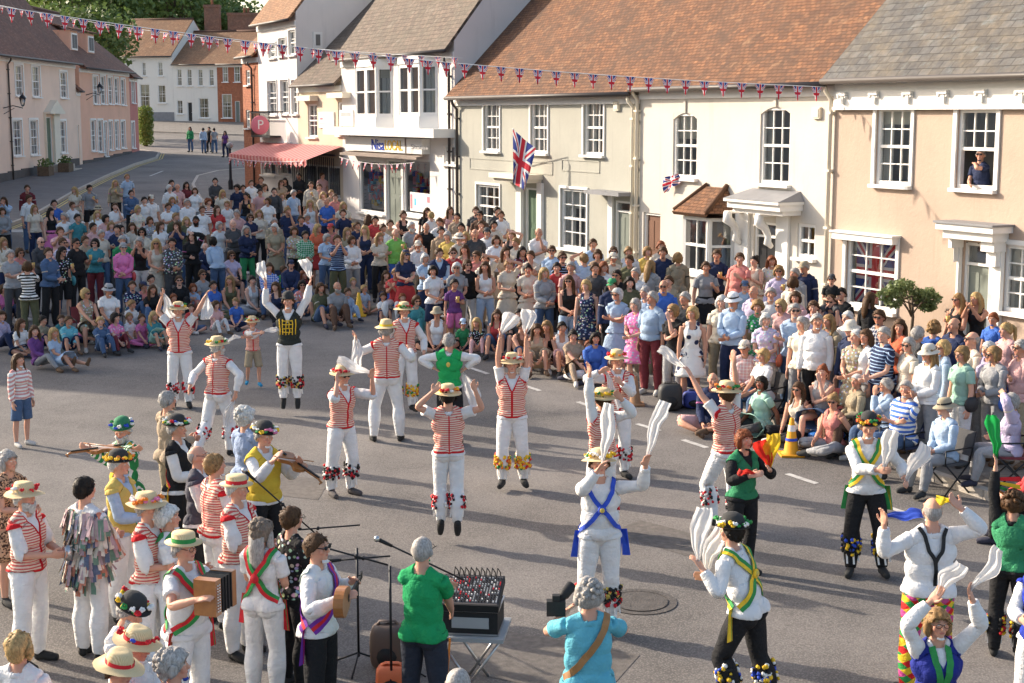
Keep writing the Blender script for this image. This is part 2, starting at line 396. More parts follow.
def sash(th,F,r,nx=3,ny=4,cur='curtain',fr=.07,rec=.07,sill=True,trim=.0,split=True,open_low=False,bar=.025,name='window',frame='paint',o=0,full=False):
    a0,z0,a1,z1=r
    mb=MB().use(frame); B=lambda p0,p1,q0,q1,o0,o1: F.box(mb,p0,p1,q0,q1,o+o0,o+o1)
    B(a0,a0+fr,z0,z1,-.13,-rec+.03); B(a1-fr,a1,z0,z1,-.13,-rec+.03); B(a0+fr,a1-fr,z1-fr,z1,-.13,-rec+.03); B(a0+fr,a1-fr,z0,z0+fr,-.13,-rec+.03)
    if trim:
        B(a0-trim,a0-.002,z0,z1+trim,0.002,.04); B(a1+.002,a1+trim,z0,z1+trim,.002,.04); B(a0-.002,a1+.002,z1+.002,z1+trim,.002,.04)
    w=(a1-a0-2*fr); h=(z1-z0-2*fr); zm=z0+fr+h/2
    if split: B(a0+fr,a1-fr,zm-.03,zm+.03,-.125,-rec+.018)
    zl=zm if open_low else z0+fr
    for i in range(1,nx):
        a=a0+fr+w*i/nx; B(a-bar/2,a+bar/2,zl,z1-fr,-.11,-rec+.0)
    for j in range(1,ny):
        z=z0+fr+h*j/ny
        if split and abs(z-zm)<.04: continue
        if open_low and z<zm: continue
        B(a0+fr,a1-fr,z-bar/2,z+bar/2,-.108,-rec-.002)
    f=mb.build(name,th)
    g=MB().use('glass'); g.face([F.pt(a,z,o-.1) for a,z in ((a0+fr,zl),(a1-fr,zl),(a1-fr,z1-fr),(a0+fr,z1-fr))]); g.build('pane',f)
    b=MB().use('room')
    D=-.55
    for q in (((a0,z0,D),(a1,z0,D),(a1,z1,D),(a0,z1,D)),((a0,z0,-.14),(a0,z0,D),(a0,z1,D),(a0,z1,-.14)),((a1,z0,-.14),(a1,z0,D),(a1,z1,D),(a1,z1,-.14)),((a0,z1,-.14),(a1,z1,-.14),(a1,z1,D),(a0,z1,D)),((a0,z0,-.14),(a1,z0,-.14),(a1,z0,D),(a0,z0,D))):
        b.face([F.pt(a,z,o+k) for a,z,k in q])
    b.build('room_interior',f)
    if cur:
        c=MB().use(cur); W_=(a1-a0)
        wd=(random.uniform(.24,.40) if not full else .49)*W_
        for s0,s1 in ((a0+.02,a0+wd),(a1-wd,a1-.02)):
            k=8
            for i in range(k):
                p,q=s0+(s1-s0)*i/k,s0+(s1-s0)*(i+1)/k; e0,e1=-.2-.035*(i%2),-.2-.035*((i+1)%2)
                c.face([F.pt(p,z0,o+e0),F.pt(q,z0,o+e1),F.pt(q,z1,o+e1),F.pt(p,z1,o+e0)])
        c.build('curtain',f)
    if random.random()<.3 and z1-z0>1 and not open_low:
        c=MB().use(random.choice(['curtain_w','curtain','paint_cream'])); zb_=z1-(z1-z0)*random.uniform(.2,.5); c.face([F.pt(a,z,o-.17) for a,z in ((a0+.03,zb_),(a1-.03,zb_),(a1-.03,z1),(a0+.03,z1))]); c.build('blind',f)
    if sill:
        c=MB().use('paint'); F.box(c,a0-.08,a1+.08,z0-.07,z0-.002,o-.05,o+.12); c.build('sill',f)
    return f
def doorway(th,F,r,m='door_grey',fan=0,label=None,glazed=False):
    a0,z0,a1,z1=r; mb=MB().use('paint'); B=lambda *k: F.box(mb,*k)
    B(a0,a0+.06,z0,z1,-.16,-.05); B(a1-.06,a1,z0,z1,-.16,-.05); B(a0+.06,a1-.06,z1-.06,z1,-.16,-.05)
    if fan: B(a0+.06,a1-.06,z1-fan-.05,z1-fan,-.16,-.06)
    f=mb.build('door_frame',th); zt=z1-(fan+.05 if fan else .06)
    d=MB().use(m); F.box(d,a0+.06,a1-.06,z0,zt,-.15,-.11)
    w=a1-a0-.12
    for i in (0,1):
        for (q0,q1) in ((.06,.42),(.5,.92)):
            p0=a0+.06+w*(.1+.45*i); H=zt-z0
            F.box(d,p0,p0+w*.34,z0+H*q0,z0+H*q1,-.112,-.098)
    d=d.build('door',th,label=label)
    k=MB().use('metal'); k.blob(F.pt(a0+.06+w*.88,z0+(zt-z0)*.47,-.07),.035); k.build('handle',d)
    if fan:
        g=MB().use('glass'); g.face([F.pt(a,z,-.1) for a,z in ((a0+.06,z1-fan),(a1-.06,z1-fan),(a1-.06,z1-.06),(a0+.06,z1-.06))]); g.build('pane',f)
        b=MB().use('room'); b.face([F.pt(a,z,-.16) for a,z in ((a0+.06,z1-fan),(a1-.06,z1-fan),(a1-.06,z1-.06),(a0+.06,z1-.06))]); b.build('backing',f)
def slope(mb,P,uv0=0):
    # P: eave a, eave b, ridge b, ridge a ; thick roof slab
    a,b,c,d=[Vector(p) for p in P]; L=(b-a).length; H=(d-a).length; n=(b-a).cross(d-a).normalized()
    if n.z<0: n=-n
    t=n*.09
    ua=(b-a).normalized()
    def uvp(p): return ((p-a).dot(ua)+uv0,(p-a).dot(((d-a)-(d-a).dot(ua)*ua).normalized()))
    # subdivide with sag noise
    k=max(1,int(L/1.2)); m=max(1,int(H/1.2))
    def pt(i,j):
        e=a.lerp(b,i/k).lerp(d.lerp(c,i/k),j/m); 
        w=mnoise.noise(e*.45)*.07 if 0<i<k else 0
        return e+t+n*w*(0 if j in(0,) else 1)
    G=[[pt(i,j) for j in range(m+1)] for i in range(k+1)]
    for i in range(k):
        for j in range(m):
            q=[G[i][j],G[i+1][j],G[i+1][j+1],G[i][j+1]]; mb.face(q,[uvp(x) for x in q])
    for p,q in ((a,b),(b,c),(c,d),(d,a)):
        mb.face([p,q,q+t,p+t],[uvp(x) for x in (p,q,q,p)])
    mb.face([a,d,c,b],[uvp(x) for x in (a,d,c,b)])
def house(name,label,F,xL,xR,eave,depth,rise,wall,roof,holes,ov=.28,zb=-.4,plinth=None,gut=True,sides=True,pxs=True,og=.0,ridge='clay',cat='house'):
    """xL,xR: s range; eave: z of eave; holes list of s/z rects"""
    a0,a1=xL+.003,xR-.003
    if rise: eave=eave+ov*rise/(depth/2)
    p=F.pt((a0+a1)/2,0); th=wthing(name,label,cat,(p.x,p.y,gz(p.x,p.y)))
    zb=min(F.ground(a0),F.ground(a1))+zb
    mb=MB().use(wall)
    holewall(mb,F,a0,a1,zb,eave,holes)
    for a in (a0,a1):
        q=[(0,zb),(depth,zb),(depth,eave),(0,eave)]
        mb.face([F.pt(a,z,-o) for o,z in q],q)
        if rise: 
            q=[(0,eave),(depth,eave),(depth/2,eave+rise)]; mb.face([F.pt(a,z,-o) for o,z in q],q)
    q=[(a0,zb),(a1,zb),(a1,eave),(a0,eave)]; mb.face([F.pt(a,z,-depth) for a,z in q],q)
    mb.build('wall',th)
    if rise:
        pt=rise/(depth/2); rb=MB().use(roof)
        for sg in (0,1):
            e0=ov if sg==0 else -depth-ov
            slope(rb,[F.pt(a0-og,eave-ov*pt,e0),F.pt(a1+og,eave-ov*pt,e0),F.pt(a1+og,eave+rise,-depth/2),F.pt(a0-og,eave+rise,-depth/2)])
        ro=rb.build('roof',th)
        rr=MB().use('old_tile' if roof!='slate' else 'lead'); rr.tube([F.pt(a0-og,eave+rise+.1,-depth/2),F.pt(a1+og,eave+rise+.1,-depth/2)],.11,8); rr.build('ridge_tiles',ro)
        if gut:
            g=MB().use('pipe_dark'); g.tube([F.pt(a0,eave-ov*pt+.02,ov+.06),F.pt(a1,eave-ov*pt+.02,ov+.06)],.06,8)
            g.build('gutter',th)
            f=MB().use('paint'); F.box(f,a0,a1,eave-ov*pt-.22,eave-ov*pt+.0,.004,.05); f.build('eaves_board',th)
    if plinth:
        m=MB().use(plinth[1]); k=max(1,int((a1-a0)/2))
        for i in range(k):
            s0,s1=a0+(a1-a0)*i/k,a0+(a1-a0)*(i+1)/k; g=F.ground((s0+s1)/2)
            F.box(m,s0,s1,zb+.1,g+plinth[0],.003,.05)
        m.build('plinth',th)
    return th
def chimney(th,c,w,d,z0,z1,m='brick_old',pots=1,rz=0):
    mb=MB().use(m); x,y=c
    def bx(w,d,z0,z1):
        Rm=Matrix.Rotation(rz,3,'Z'); P=[(-w/2,-d/2),(w/2,-d/2),(w/2,d/2),(-w/2,d/2)]
        for i in range(4):
            p,q=P[i],P[(i+1)%4]; L=math.dist(p,q)
            mb.face([Rm@Vector((p[0],p[1],z0))+Vector((x,y,0)),Rm@Vector((q[0],q[1],z0))+Vector((x,y,0)),Rm@Vector((q[0],q[1],z1))+Vector((x,y,0)),Rm@Vector((p[0],p[1],z1))+Vector((x,y,0))],[(0,z0),(L,z0),(L,z1),(0,z1)])
        mb.face([Rm@Vector((p[0],p[1],z1))+Vector((x,y,0)) for p in P],[(p[0],p[1]) for p in P])
        mb.face([Rm@Vector((p[0],p[1],z0))+Vector((x,y,0)) for p in P[::-1]],[(p[0],p[1]) for p in P])
    bx(w,d,z0,z1-.25); bx(w+.12,d+.12,z1-.25,z1)
    c_=mb.build('chimney',th)
    for i in range(pots):
        o=(i-(pots-1)/2)*.35; pb=MB().use('brick_old'); v=Matrix.Rotation(rz,3,'Z')@Vector((o,0,0))
        pb.lathe([(0,0),(.13,0),(.11,.4),(.14,.42),(.14,.46),(.09,.46),(.09,.1)],(x+v.x,y+v.y,z1),10); pb.build('chimney_pot',c_)
def pipe(th,F,x,y0,y1,m='pipe_dark',r=.045,o=.08):
    s,z1=F.pix(x,y0); z0=F.ground(s)+.05; mb=MB().use(m)
    mb.tube([F.pt(s,z1,o+.18),F.pt(s,z1-.12,o+.15),F.pt(s,z1-.3,o),F.pt(s,z0,o)],r,8); 
    z=z1-.6
    while z>z0+.3: F.box(mb,s-r-.02,s+r+.02,z,z+.05,.003,o+r+.01); z-=1.2
    mb.build('downpipe',th)
RX=lambda F,L:[F.rect(r) for r in L]
S=lambda F,x,y:F.pix(x,y)[0]
# --- tan house
sT0=S(FM,833,200); sT1=sT0+13.5; eT=FM.pix(930,80)[1]
w1,w2,w3,dr,w4=RX(FM,[(876,108,911,185),(957,109,996,189),(846,238,896,309),(962,243,991,325),(1003,246,1046,314)])
dr=(dr[0],FM.ground(dr[0])+.15,dr[2],dr[3])
tan=house('tan_house','tan rendered house at the right with slate roof and scrolled white cornice',FM,sT0,sT1,eT,8.5,4.3,'w_tan','slate',[w1,w2,w3,dr,w4],ov=.35,plinth=(.35,'w_tan'),gut=True)
sash(tan,FM,w1,3,4,'curtain_w',trim=.09); sash(tan,FM,w2,3,4,None,trim=.1,open_low=True); sash(tan,FM,w3,3,4,None,trim=.09,name='window'); sash(tan,FM,w4,3,4,'curtain_w',trim=.09)
doorway(tan,FM,dr,'door_grey',.38)
# flag hung inside the ground floor window
mb=MB().use('flag'); a0,z0,a1,z1=w3
for i in range(6):
    for j in range(4):
        u0,u1=i/6,(i+1)/6; v0,v1=j/4,(j+1)/4; f=lambda u,v:FM.pt(a0+.08+(a1-a0-.16)*(.06+.86*u),z0+.1+(z1-z0-.2)*v,-.135-.02*math.sin(u*14))
        mb.face([f(u0,v0),f(u1,v0),f(u1,v1),f(u0,v1)],[((v0)*2-1,u0*2-1),((v0)*2-1,u1*2-1),((v1)*2-1,u1*2-1),((v1)*2-1,u0*2-1)])
tag(mb.build('union_flag'),'large union flag hung inside the ground floor window of the tan house','flag')
# hood over left window, portico
m=MB().use('paint'); s0,z=FM.pix(839,238); s1,_=FM.pix(900,238); FM.box(m,s0,s1,z,z+.14,.003,.2); FM.box(m,s0-.04,s1+.04,z+.14,z+.18,.003,.24); m.build('window_hood',tan)
m=MB().use('paint'); s0,z=FM.pix(937,229,.5); s1,_=FM.pix(1003,231,.2)
FM.box(m,s0-.05,s1+.05,z,z+.12,.003,.5); FM.box(m,s0+.05,s1-.05,z-.16,z,.003,.4); m.build('door_hood',tan)
l=MB().use('lead'); FM.box(l,s0-.08,s1+.08,z+.12,z+.16,.003,.54); l.build('hood_flashing',tan)
g=FM.ground(dr[0])
for sa,sb in ((s0+.12,dr[0]-.02),(dr[2]+.02,s1-.12)):
    m=MB().use('paint'); FM.box(m,sa,sb,g-.1,z-.16,.003,.09); FM.box(m,sa-.02,sb+.02,g-.1,g+.3,.003,.13); FM.box(m,sa-.02,sb+.02,z-.35,z-.162,.003,.3); FM.box(m,sa+.03,sb-.03,z-.62,z-.35,.003,.2); m.build('pilaster',tan)
m=MB().use('kerb'); FM.box(m,dr[0]-.3,dr[2]+.3,g-.2,g+.15,.003,.45); m.build('doorstep',tan)
m=MB().use('paint'); FM.box(m,sT0+.03,sT1-.02,eT-.5,eT-.18,.054,.09); FM.box(m,sT0+.03,sT1-.02,eT-.56,eT-.5,.054,.13); m.build('cornice',tan)
s=sT0+.35
while s<sT1:
    m=MB().use('paint'); 
    FM.box(m,s-.13,s+.13,eT-.27,eT-.2,.092,.18); FM.box(m,s-.045,s+.045,eT-.44,eT-.27,.092,.15)
    for q in (-.11,.11): m.tube([FM.pt(s+q,eT-.29,.1),FM.pt(s+q,eT-.29,.15)],.04,8)
    m.build('cornice_bracket',tan); s+=.98
pipe(tan,FM,834.5,85,0,'paint_cream'); 
# --- white house
sW0=S(FM,639,200); sW1=sT0; eW=FM.pix(740,88)[1]
w1,w2,dr,w3,d2=RX(FM,[(673,113,697,178),(760,107,790,184),(753,222,775,300),(797,224,815,258),(643,213,660,280)])
dr=(dr[0],FM.ground(dr[0])+.14,dr[2],dr[3]); d2=(d2[0],FM.ground(d2[0])+.1,d2[2],d2[3])
white=house('white_house','cream white rendered house with tiled bay window and arched upper windows',FM,sW0,sW1,eW,8.5,4.3,'w_white','clay_tile',[w1,w2,dr,w3,d2],plinth=(.25,'w_white'))
sash(white,FM,w1,3,4,'curtain',trim=0); sash(white,FM,w2,3,4,'curtain_w'); sash(white,FM,w3,2,2,'curtain_w'); doorway(white,FM,dr,'door_black',.3); doorway(white,FM,d2,'door_brown')
for w in (w1,w2):   # segmental arch heads and keystones
    m=MB().use('w_white'); c=(w[0]+w[2])/2; k=10; hw=(w[2]-w[0])/2
    for i in range(k):
        t0,t1=-1+2*i/k,-1+2*(i+1)/k; f=lambda t:w[3]-.16*(t*t)
        m.face([FM.pt(c+t0*hw,f(t0),-.004),FM.pt(c+t1*hw,f(t1),-.004),FM.pt(c+t1*hw,w[3]+.01,-.004),FM.pt(c+t0*hw,w[3]+.01,-.004)])
        m.face([FM.pt(c+t0*hw,f(t0),-.004),FM.pt(c+t1*hw,f(t1),-.004),FM.pt(c+t1*hw,f(t1),-.13),FM.pt(c+t0*hw,f(t0),-.13)])
    FM.box(m,c-.05,c+.05,w[3],w[3]+.3,.002,.04)
    m.build('window_arch',white)
# bay window
BD=.6; b0=FM.pix(681,250,BD)[0]-.25; b1=FM.pix(706,250,BD)[0]+.25; b1=max(b1,b0+1.6); bt=FM.pix(700,217,.5)[1]; bz=FM.ground(b0)+.02
m=MB().use('paint')
C=[FM.pt(b0,0,0.003),FM.pt(b0+.25,0,BD),FM.pt(b1-.25,0,BD),FM.pt(b1,0,.003)]
z1=bt; zs=bz+.75
bay=MB().use('w_white')
for p,q in zip(C[:-1],C[1:]): bay.face([p+Vector((0,0,bz-.2)),q+Vector((0,0,bz-.2)),q+Vector((0,0,zs)),p+Vector((0,0,zs))])
bo=bay.build('bay_base',white)
for p,q in zip(C[:-1],C[1:]):
    Fb=Fac((p.x,p.y),(q-p).to_2d()); Fb.n=Vector(((q-p).y,-(q-p).x,0)).normalized()
    if Fb.n.dot(FM.n)<0: Fb.n=-Fb.n
    sash(white,Fb,(0,zs,(q-p).length,z1),1 if (q-p).length<1 else 2,2,'curtain_w',fr=.08,sill=False,name='bay_window')
    s_=MB().use('paint'); Fb.box(s_,-.05,(q-p).length+.05,zs-.07,zs,-.0,.1); s_.build('sill',bo)
rb=MB().use('clay_tile'); top0,top1=FM.pt(b0+.45,z1+.62,.01),FM.pt(b1-.35,z1+.62,.01)
E=[FM.pt(b0-.12,z1+.03,.004),FM.pt(b0+.12,z1+.03,BD+.14),FM.pt(b1-.12,z1+.03,BD+.14),FM.pt(b1+.12,z1+.03,.004)]
slope(rb,[E[1],E[2],top1,top0]); 
for tri in ((E[0],E[1],top0),(E[2],E[3],top1)): rb.face([p+Vector((0,0,.08)) for p in tri],[(0,0),(1,0),(.5,1)])
rb.face([e for e in E])
ro=rb.build('bay_roof',white)
rr=MB().use('clay_tile'); rr.tube([E[1]+Vector((0,0,.1)),top0+Vector((0,0,.12))],.06,6); rr.tube([E[2]+Vector((0,0,.1)),top1+Vector((0,0,.12))],.06,6); rr.build('hip_tiles',ro)
# door hood with brackets
m=MB().use('paint'); s0,z=FM.pix(727,207,.62); s1,_=FM.pix(790,209,.35)
FM.box(m,s0,s1,z,z+.14,.003,.62); FM.box(m,s0+.06,s1-.06,z-.1,z,.003,.5); FM.box(m,s0-.04,s1+.04,z+.14,z+.2,.003,.7); m.build('door_hood',white)
l=MB().use('lead'); l.face([FM.pt(s0-.05,z+.205,.71),FM.pt(s1+.05,z+.205,.71),FM.pt(s1-.1,z+.42,.004),FM.pt(s0+.1,z+.42,.004)]);l.face([FM.pt(s0-.05,z+.205,.71),FM.pt(s0+.1,z+.42,.004),FM.pt(s0-.05,z+.205,.004)]);l.face([FM.pt(s1+.05,z+.205,.71),FM.pt(s1-.1,z+.42,.004),FM.pt(s1+.05,z+.205,.004)]); l.build('hood_flashing',white)
for x in (744,776):
    s,_=FM.pix(x,220); m=MB().use('paint')
    m.tube([FM.pt(s,z-.12,.46),FM.pt(s,z-.3,.46),FM.pt(s,z-.42,.3),FM.pt(s,z-.6,.2),FM.pt(s,z-.75,.22),FM.pt(s,z-.85,.1)],[.09,.12,.09,.07,.09,.05],8); FM.box(m,s-.08,s+.08,z-.16,z-.1,.003,.5); m.build('scroll_bracket',white)
for x0,x1 in ((737,750),(778,790)):
    a,b=S(FM,x0,240),S(FM,x1,240); g=FM.ground(a); m=MB().use('paint'); FM.box(m,a,b,g-.1,z-.1,.003,.07); m.build('pilaster',white)
m=MB().use('kerb'); FM.box(m,dr[0]-.3,dr[2]+.3,g-.2,g+.14,.003,.4); m.build('doorstep',white)
pipe(white,FM,640,88,0,'paint_cream',.05); 
for th,x,y in ((white,818,113),(None,618,106)):
    pass
def alarm(th,x,y):
    s,z=FM.pix(x,y); m=MB().use('paint_cream'); FM.box(m,s-.13,s+.13,z-.12,z+.12,.003,.07); FM.box(m,s-.1,s+.1,z-.09,z+.09,.07,.085); m.build('alarm_box',th)
alarm(white,818,113)
# --- grey house
sG0=S(FM,455,170); sG1=sW0; eG=FM.pix(545,97)[1]
HG=RX(FM,[(484,103,500,151),(531,102,548,153),(584,100,604,155),(477,185,500,228),(561,189,587,249),(526,188,537,250),(616,201,629,260)])
for k in (5,6): h=HG[k]; HG[k]=(h[0]-.1,FM.ground(h[0])+.12,h[2]+.1,h[3])
grey=house('grey_green_house','pale grey green rendered house with three upper sash windows and a flag above its door',FM,sG0,sG1,eG,8.5,4.3,'w_grey','clay_tile',HG,plinth=(.25,'w_grey'))
for h in HG[:5]: sash(grey,FM,h,3,4,'curtain_w',trim=.07)
doorway(grey,FM,HG[5],'door_green'); doorway(grey,FM,HG[6],'door_grey',.25)
m=MB().use('paint_cream'); s0,z=FM.pix(510,177); s1,_=FM.pix(543,177); FM.box(m,s0-.2,s1,z,z+.14,.003,.62); FM.box(m,s0-.1,s1-.08,z-.1,z,.003,.5); m.build('door_hood',grey)
g=FM.ground(s0)
for a,b in ((HG[5][0]-.38,HG[5][0]-.05),(HG[5][2]+.05,HG[5][2]+.33)): m=MB().use('paint'); FM.box(m,a,b,g-.1,z-.1,.003,.1); m.build('pilaster',grey)
m=MB().use('lead'); s0,z2=FM.pix(600,193); s1,_=FM.pix(635,193); FM.box(m,s0,s1,z2,z2+.1,.003,.5); m.build('door_hood',grey)
for a,b in ((HG[6][0]-.25,HG[6][0]-.03),(HG[6][2]+.03,HG[6][2]+.2)): m=MB().use('paint'); FM.box(m,a,b,FM.ground(a)-.1,z2,.003,.06); m.build('pilaster',grey)
alarm(grey,618,106); pipe(grey,FM,459,100,0); pipe(grey,FM,636,96,0,'paint_cream',.05)
# panelled pargeting lines
m=MB().use('w_grey')
for r in [(470,160,553,172),(562,160,600,172)]:
    a0,z0,a1,z1=FM.rect(r)
    for q in ((a0,a1,z0,z0+.03),(a0,a1,z1-.03,z1),(a0,a0+.03,z0,z1),(a1-.03,a1,z0,z1)): FM.box(m,*q,.002,.018)
m.build('plaster_panel',grey)
chimney(grey,FM.pt(sG0+9,0,-4.25).to_2d(),.7,1.2,eG+4,eG+6.2,pots=2,rz=.4)
# --- shop
sS0=S(FM,343,170); sS1=sG0; eS=FM.pix(405,56)[1]
slabz=FM.pix(400,136)[1]
b1_,b2_,rw=RX(FM,[(361,67,393,117),(404,64,438,116),(444,145,458,164)])
W1,D1,W2=RX(FM,[(359,160,384,213),(386,160,401,225),(403,159,430,216)])
gS=FM.ground(W1[0]); D1=(D1[0],gS+.1,D1[2],D1[3])
shop=house('corner_shop','white corner shop with two upper bay windows above a blue lettered shop sign',FM,sS0,sS1,eS,10,6.4,'w_lilac','slate_b',[rw,W1,D1,W2],plinth=(.2,'w_lilac'),cat='shop')
sash(shop,FM,rw,3,1,None,split=False)
for w in (W1,W2): sash(shop,FM,w,1,1,None,fr=.08,split=False,name='shop_window')
doorway(shop,FM,D1,'door_grey')
for b in (b1_,b2_):
    a0,z0,a1,z1=b; a0+=.42; a1-=.0; C=[FM.pt(a0-.15,0,.003),FM.pt(a0+.1,0,.45),FM.pt(a1-.55,0,.45),FM.pt(a1+.0,0,.003)]
    for zz0,zz1,e in ((z0-.45,z0,0),(z1,z1+.25,0)):
        m=MB().use('paint')
        for p,q in zip(C[:-1],C[1:]): m.face([p+Vector((0,0,zz0)),q+Vector((0,0,zz0)),q+Vector((0,0,zz1)),p+Vector((0,0,zz1))])
        m.face([c+Vector((0,0,zz0)) for c in C]); m.face([c+Vector((0,0,zz1)) for c in C]); bo=m.build('bay_surround',shop)
    for k,(p,q) in enumerate(zip(C[:-1],C[1:])):
        Fb=Fac((p.x,p.y),(q-p).to_2d()); 
        if Fb.n.dot(FM.n)<0: Fb.n=-Fb.n
        L=(q-p).length
        if k==1 and L>1.4:
            sash(shop,Fb,(0,z0,L/2,z1),1,2,'curtain_o',fr=.12,sill=False,name='bay_window',full=True); sash(shop,Fb,(L/2,z0,L,z1),1,2,'curtain_o',fr=.12,sill=False,name='bay_window',full=True)
        else: sash(shop,Fb,(0,z0,L,z1),1,2,'curtain_w',fr=.12,sill=False,name='bay_window',full=True)
m=MB().use('paint'); FM.box(m,sS0-.1,sS1,slabz,slabz+.28,.003,.75); m.build('canopy_slab',shop)
f0,fz0,f1,fz1=FM.rect((353,137.5,430,152))
m=MB().use('paint'); FM.box(m,f0,f1,fz0,fz1,.003,.3); fas=m.build('shop_sign',shop)
def text(txt,F,s,z,size,m,parent,o=.31,ext=.008,up=None,name='lettering',wid=None):
    cu=bpy.data.curves.new('t','FONT'); cu.body=txt; cu.size=size; cu.extrude=ext;  cu.align_x='CENTER'; cu.align_y='CENTER'
    tmp=bpy.data.objects.new('t',cu); COL.objects.link(tmp); bpy.context.view_layer.update()
    me=bpy.data.meshes.new_from_object(tmp.evaluated_get(bpy.context.evaluated_depsgraph_get())); bpy.data.objects.remove(tmp)
    ob=bpy.data.objects.new(name,me); COL.objects.link(ob); me.materials.clear(); me.materials.append(MATS[m])
    if wid:
        xs=[v.co.x for v in me.vertices]; me.transform(Matrix.Scale(wid/(max(xs)-min(xs)),4,(1,0,0)))
    M=Matrix((F.d.to_3d() if hasattr(F.d,'to_3d') else F.d,Vector((0,0,1)),F.n)).transposed().to_4x4(); M.translation=F.pt(s,z,o)
    me.transform(M); ob.parent=parent; return ob
mat('sign_blue',(.02,.06,.45),.4,.02); mat('sign_yellow',(.85,.60,.03),.4,.02); mat('sign_grey',(.3,.3,.32),.5,.02); mat('sign_pink',(.7,.2,.25),.5,.05); mat('poster_cyan',(.1,.5,.75),.5,.02)
mat('sign_red',(.7,.03,.03),.5,.03)
mat('awn',(.26,.21,.18),.9); sm=(f0+f1)/2; zc=(fz0+fz1)/2; fh=fz1-fz0
mat('sign_gold',(.80,.52,.06),.4,.02); mat('sign_faint',(.48,.47,.47),.5,.02)
_p=lambda x:FM.pix(x,146,.31)[0]
for t_,x0,x1,sz,m_ in (('Nisa',371.5,384,1.35,'sign_blue'),('LOCAL',384.8,402,1.2,'sign_gold'),('Stores',411,428,.55,'sign_faint')):
    text(t_,FM,(_p(x0)+_p(x1))/2,zc-.02,fh*sz*.8,m_,shop,o=.308,ext=.012,wid=_p(x1)-_p(x0))
mb=MB().use('awn'); FM.box(mb,_p(405),_p(406),fz0,fz1,.302,.32); mb.build('sign_divider',shop)
# awning (half furled) and window goods
m=MB().use('awn'); z=fz0-.03
m.face([FM.pt(f0-.1,z,.12),FM.pt(f1,z,.12),FM.pt(f1,z-.07,.5),FM.pt(f0-.1,z-.07,.5)]); m.face([FM.pt(f0-.1,z-.07,.5),FM.pt(f1,z-.07,.5),FM.pt(f1,z-.15,.5),FM.pt(f0-.1,z-.15,.5)]); m.build('awning',shop)
cols=['sign_blue','sign_red','sign_pink','poster_cyan','sign_yellow','paint']
for w in (W1,W2):
    m=MB(); 
    for i in range(60):
        m.use(random.choice(cols)); a=random.uniform(w[0]+.1,w[2]-.4); zz=random.uniform(w[1]+.2,w[3]-.6)
        FM.box(m,a,a+random.uniform(.12,.35),zz,zz+random.uniform(.1,.3),-.34-random.random()*.1,-.3)
    m.build('shop_goods',shop)
    m=MB().use('curtain_w'); FM.box(m,w[0]+.05,w[2]-.05,w[1]+.1,w[3]-.1,-.5,-.47); m.build('display_back',shop)
m=MB().use('paint'); a0,z0,a1,z1=FM.rect((408,193,428,212)); FM.box(m,a0,a1,z0,z1,-.09,-.08); m.use('sign_pink'); FM.box(m,a0+.05,a0+.2,z0+.08,z1-.08,-.08,-.072); FM.box(m,a1-.25,a1-.03,z1-.3,z1-.1,-.08,-.072); m.use('poster_cyan'); FM.box(m,a0+.38,a0+.52,z0+.2,z1-.2,-.08,-.072); m.build('poster',shop)
pipe(shop,FM,451,58,0)
# --- cafe
sC0=S(FM,299,170); sC1=sS0; eC=FM.pix(325,86)[1]
c1_,c2_,c3_=RX(FM,[(308,104,317,137),(338,102,350,135),(303,165,340,195)])
cafe=house('cafe','low ivory cafe between shop and tall white house with pink striped awning',FM,sC0,sC1,eC,7.5,3.6,'w_ivory','slate_b',[c1_,c2_,c3_],cat='cafe')
sash(cafe,FM,c1_,2,3,'curtain_w'); sash(cafe,FM,c2_,2,3,'curtain_w'); sash(cafe,FM,c3_,3,1,None,split=False,name='shop_window')
for r,t in (((320,112,335,128),'Parrish'),((341,110,354,126),'The Bell')):
    a0,z0,a1,z1=FM.rect(r); m=MB().use('paint'); FM.box(m,a0,a1,z0,z1,.003,.06); so_=m.build('wall_sign',cafe)
    m=MB().use('sign_faint')
    if t=='Parrish':
        m.use('sign_pink'); FM.box(m,a0+.2,a0+.5,z0+.32,z0+.4,.061,.066); m.use('sign_faint'); FM.box(m,a0+.12,a1-.12,z0+.14,z0+.18,.061,.066)
    else: m.use('grey_paint'); FM.box(m,a0+.17,a1-.17,z0+.36,z1-.1,.061,.066); m.use('sign_faint'); FM.box(m,a0+.14,a1-.14,z0+.22,z0+.3,.061,.066)
    m.build('sign_marks',so_)
for r in ((304,97,318,101),(335,94,351,98)):
    a0,z0,a1,z1=FM.rect(r); m=MB().use('paint_cream'); FM.box(m,a0,a1,z0,z1+.05,.003,.35); m.build('window_hood',cafe)
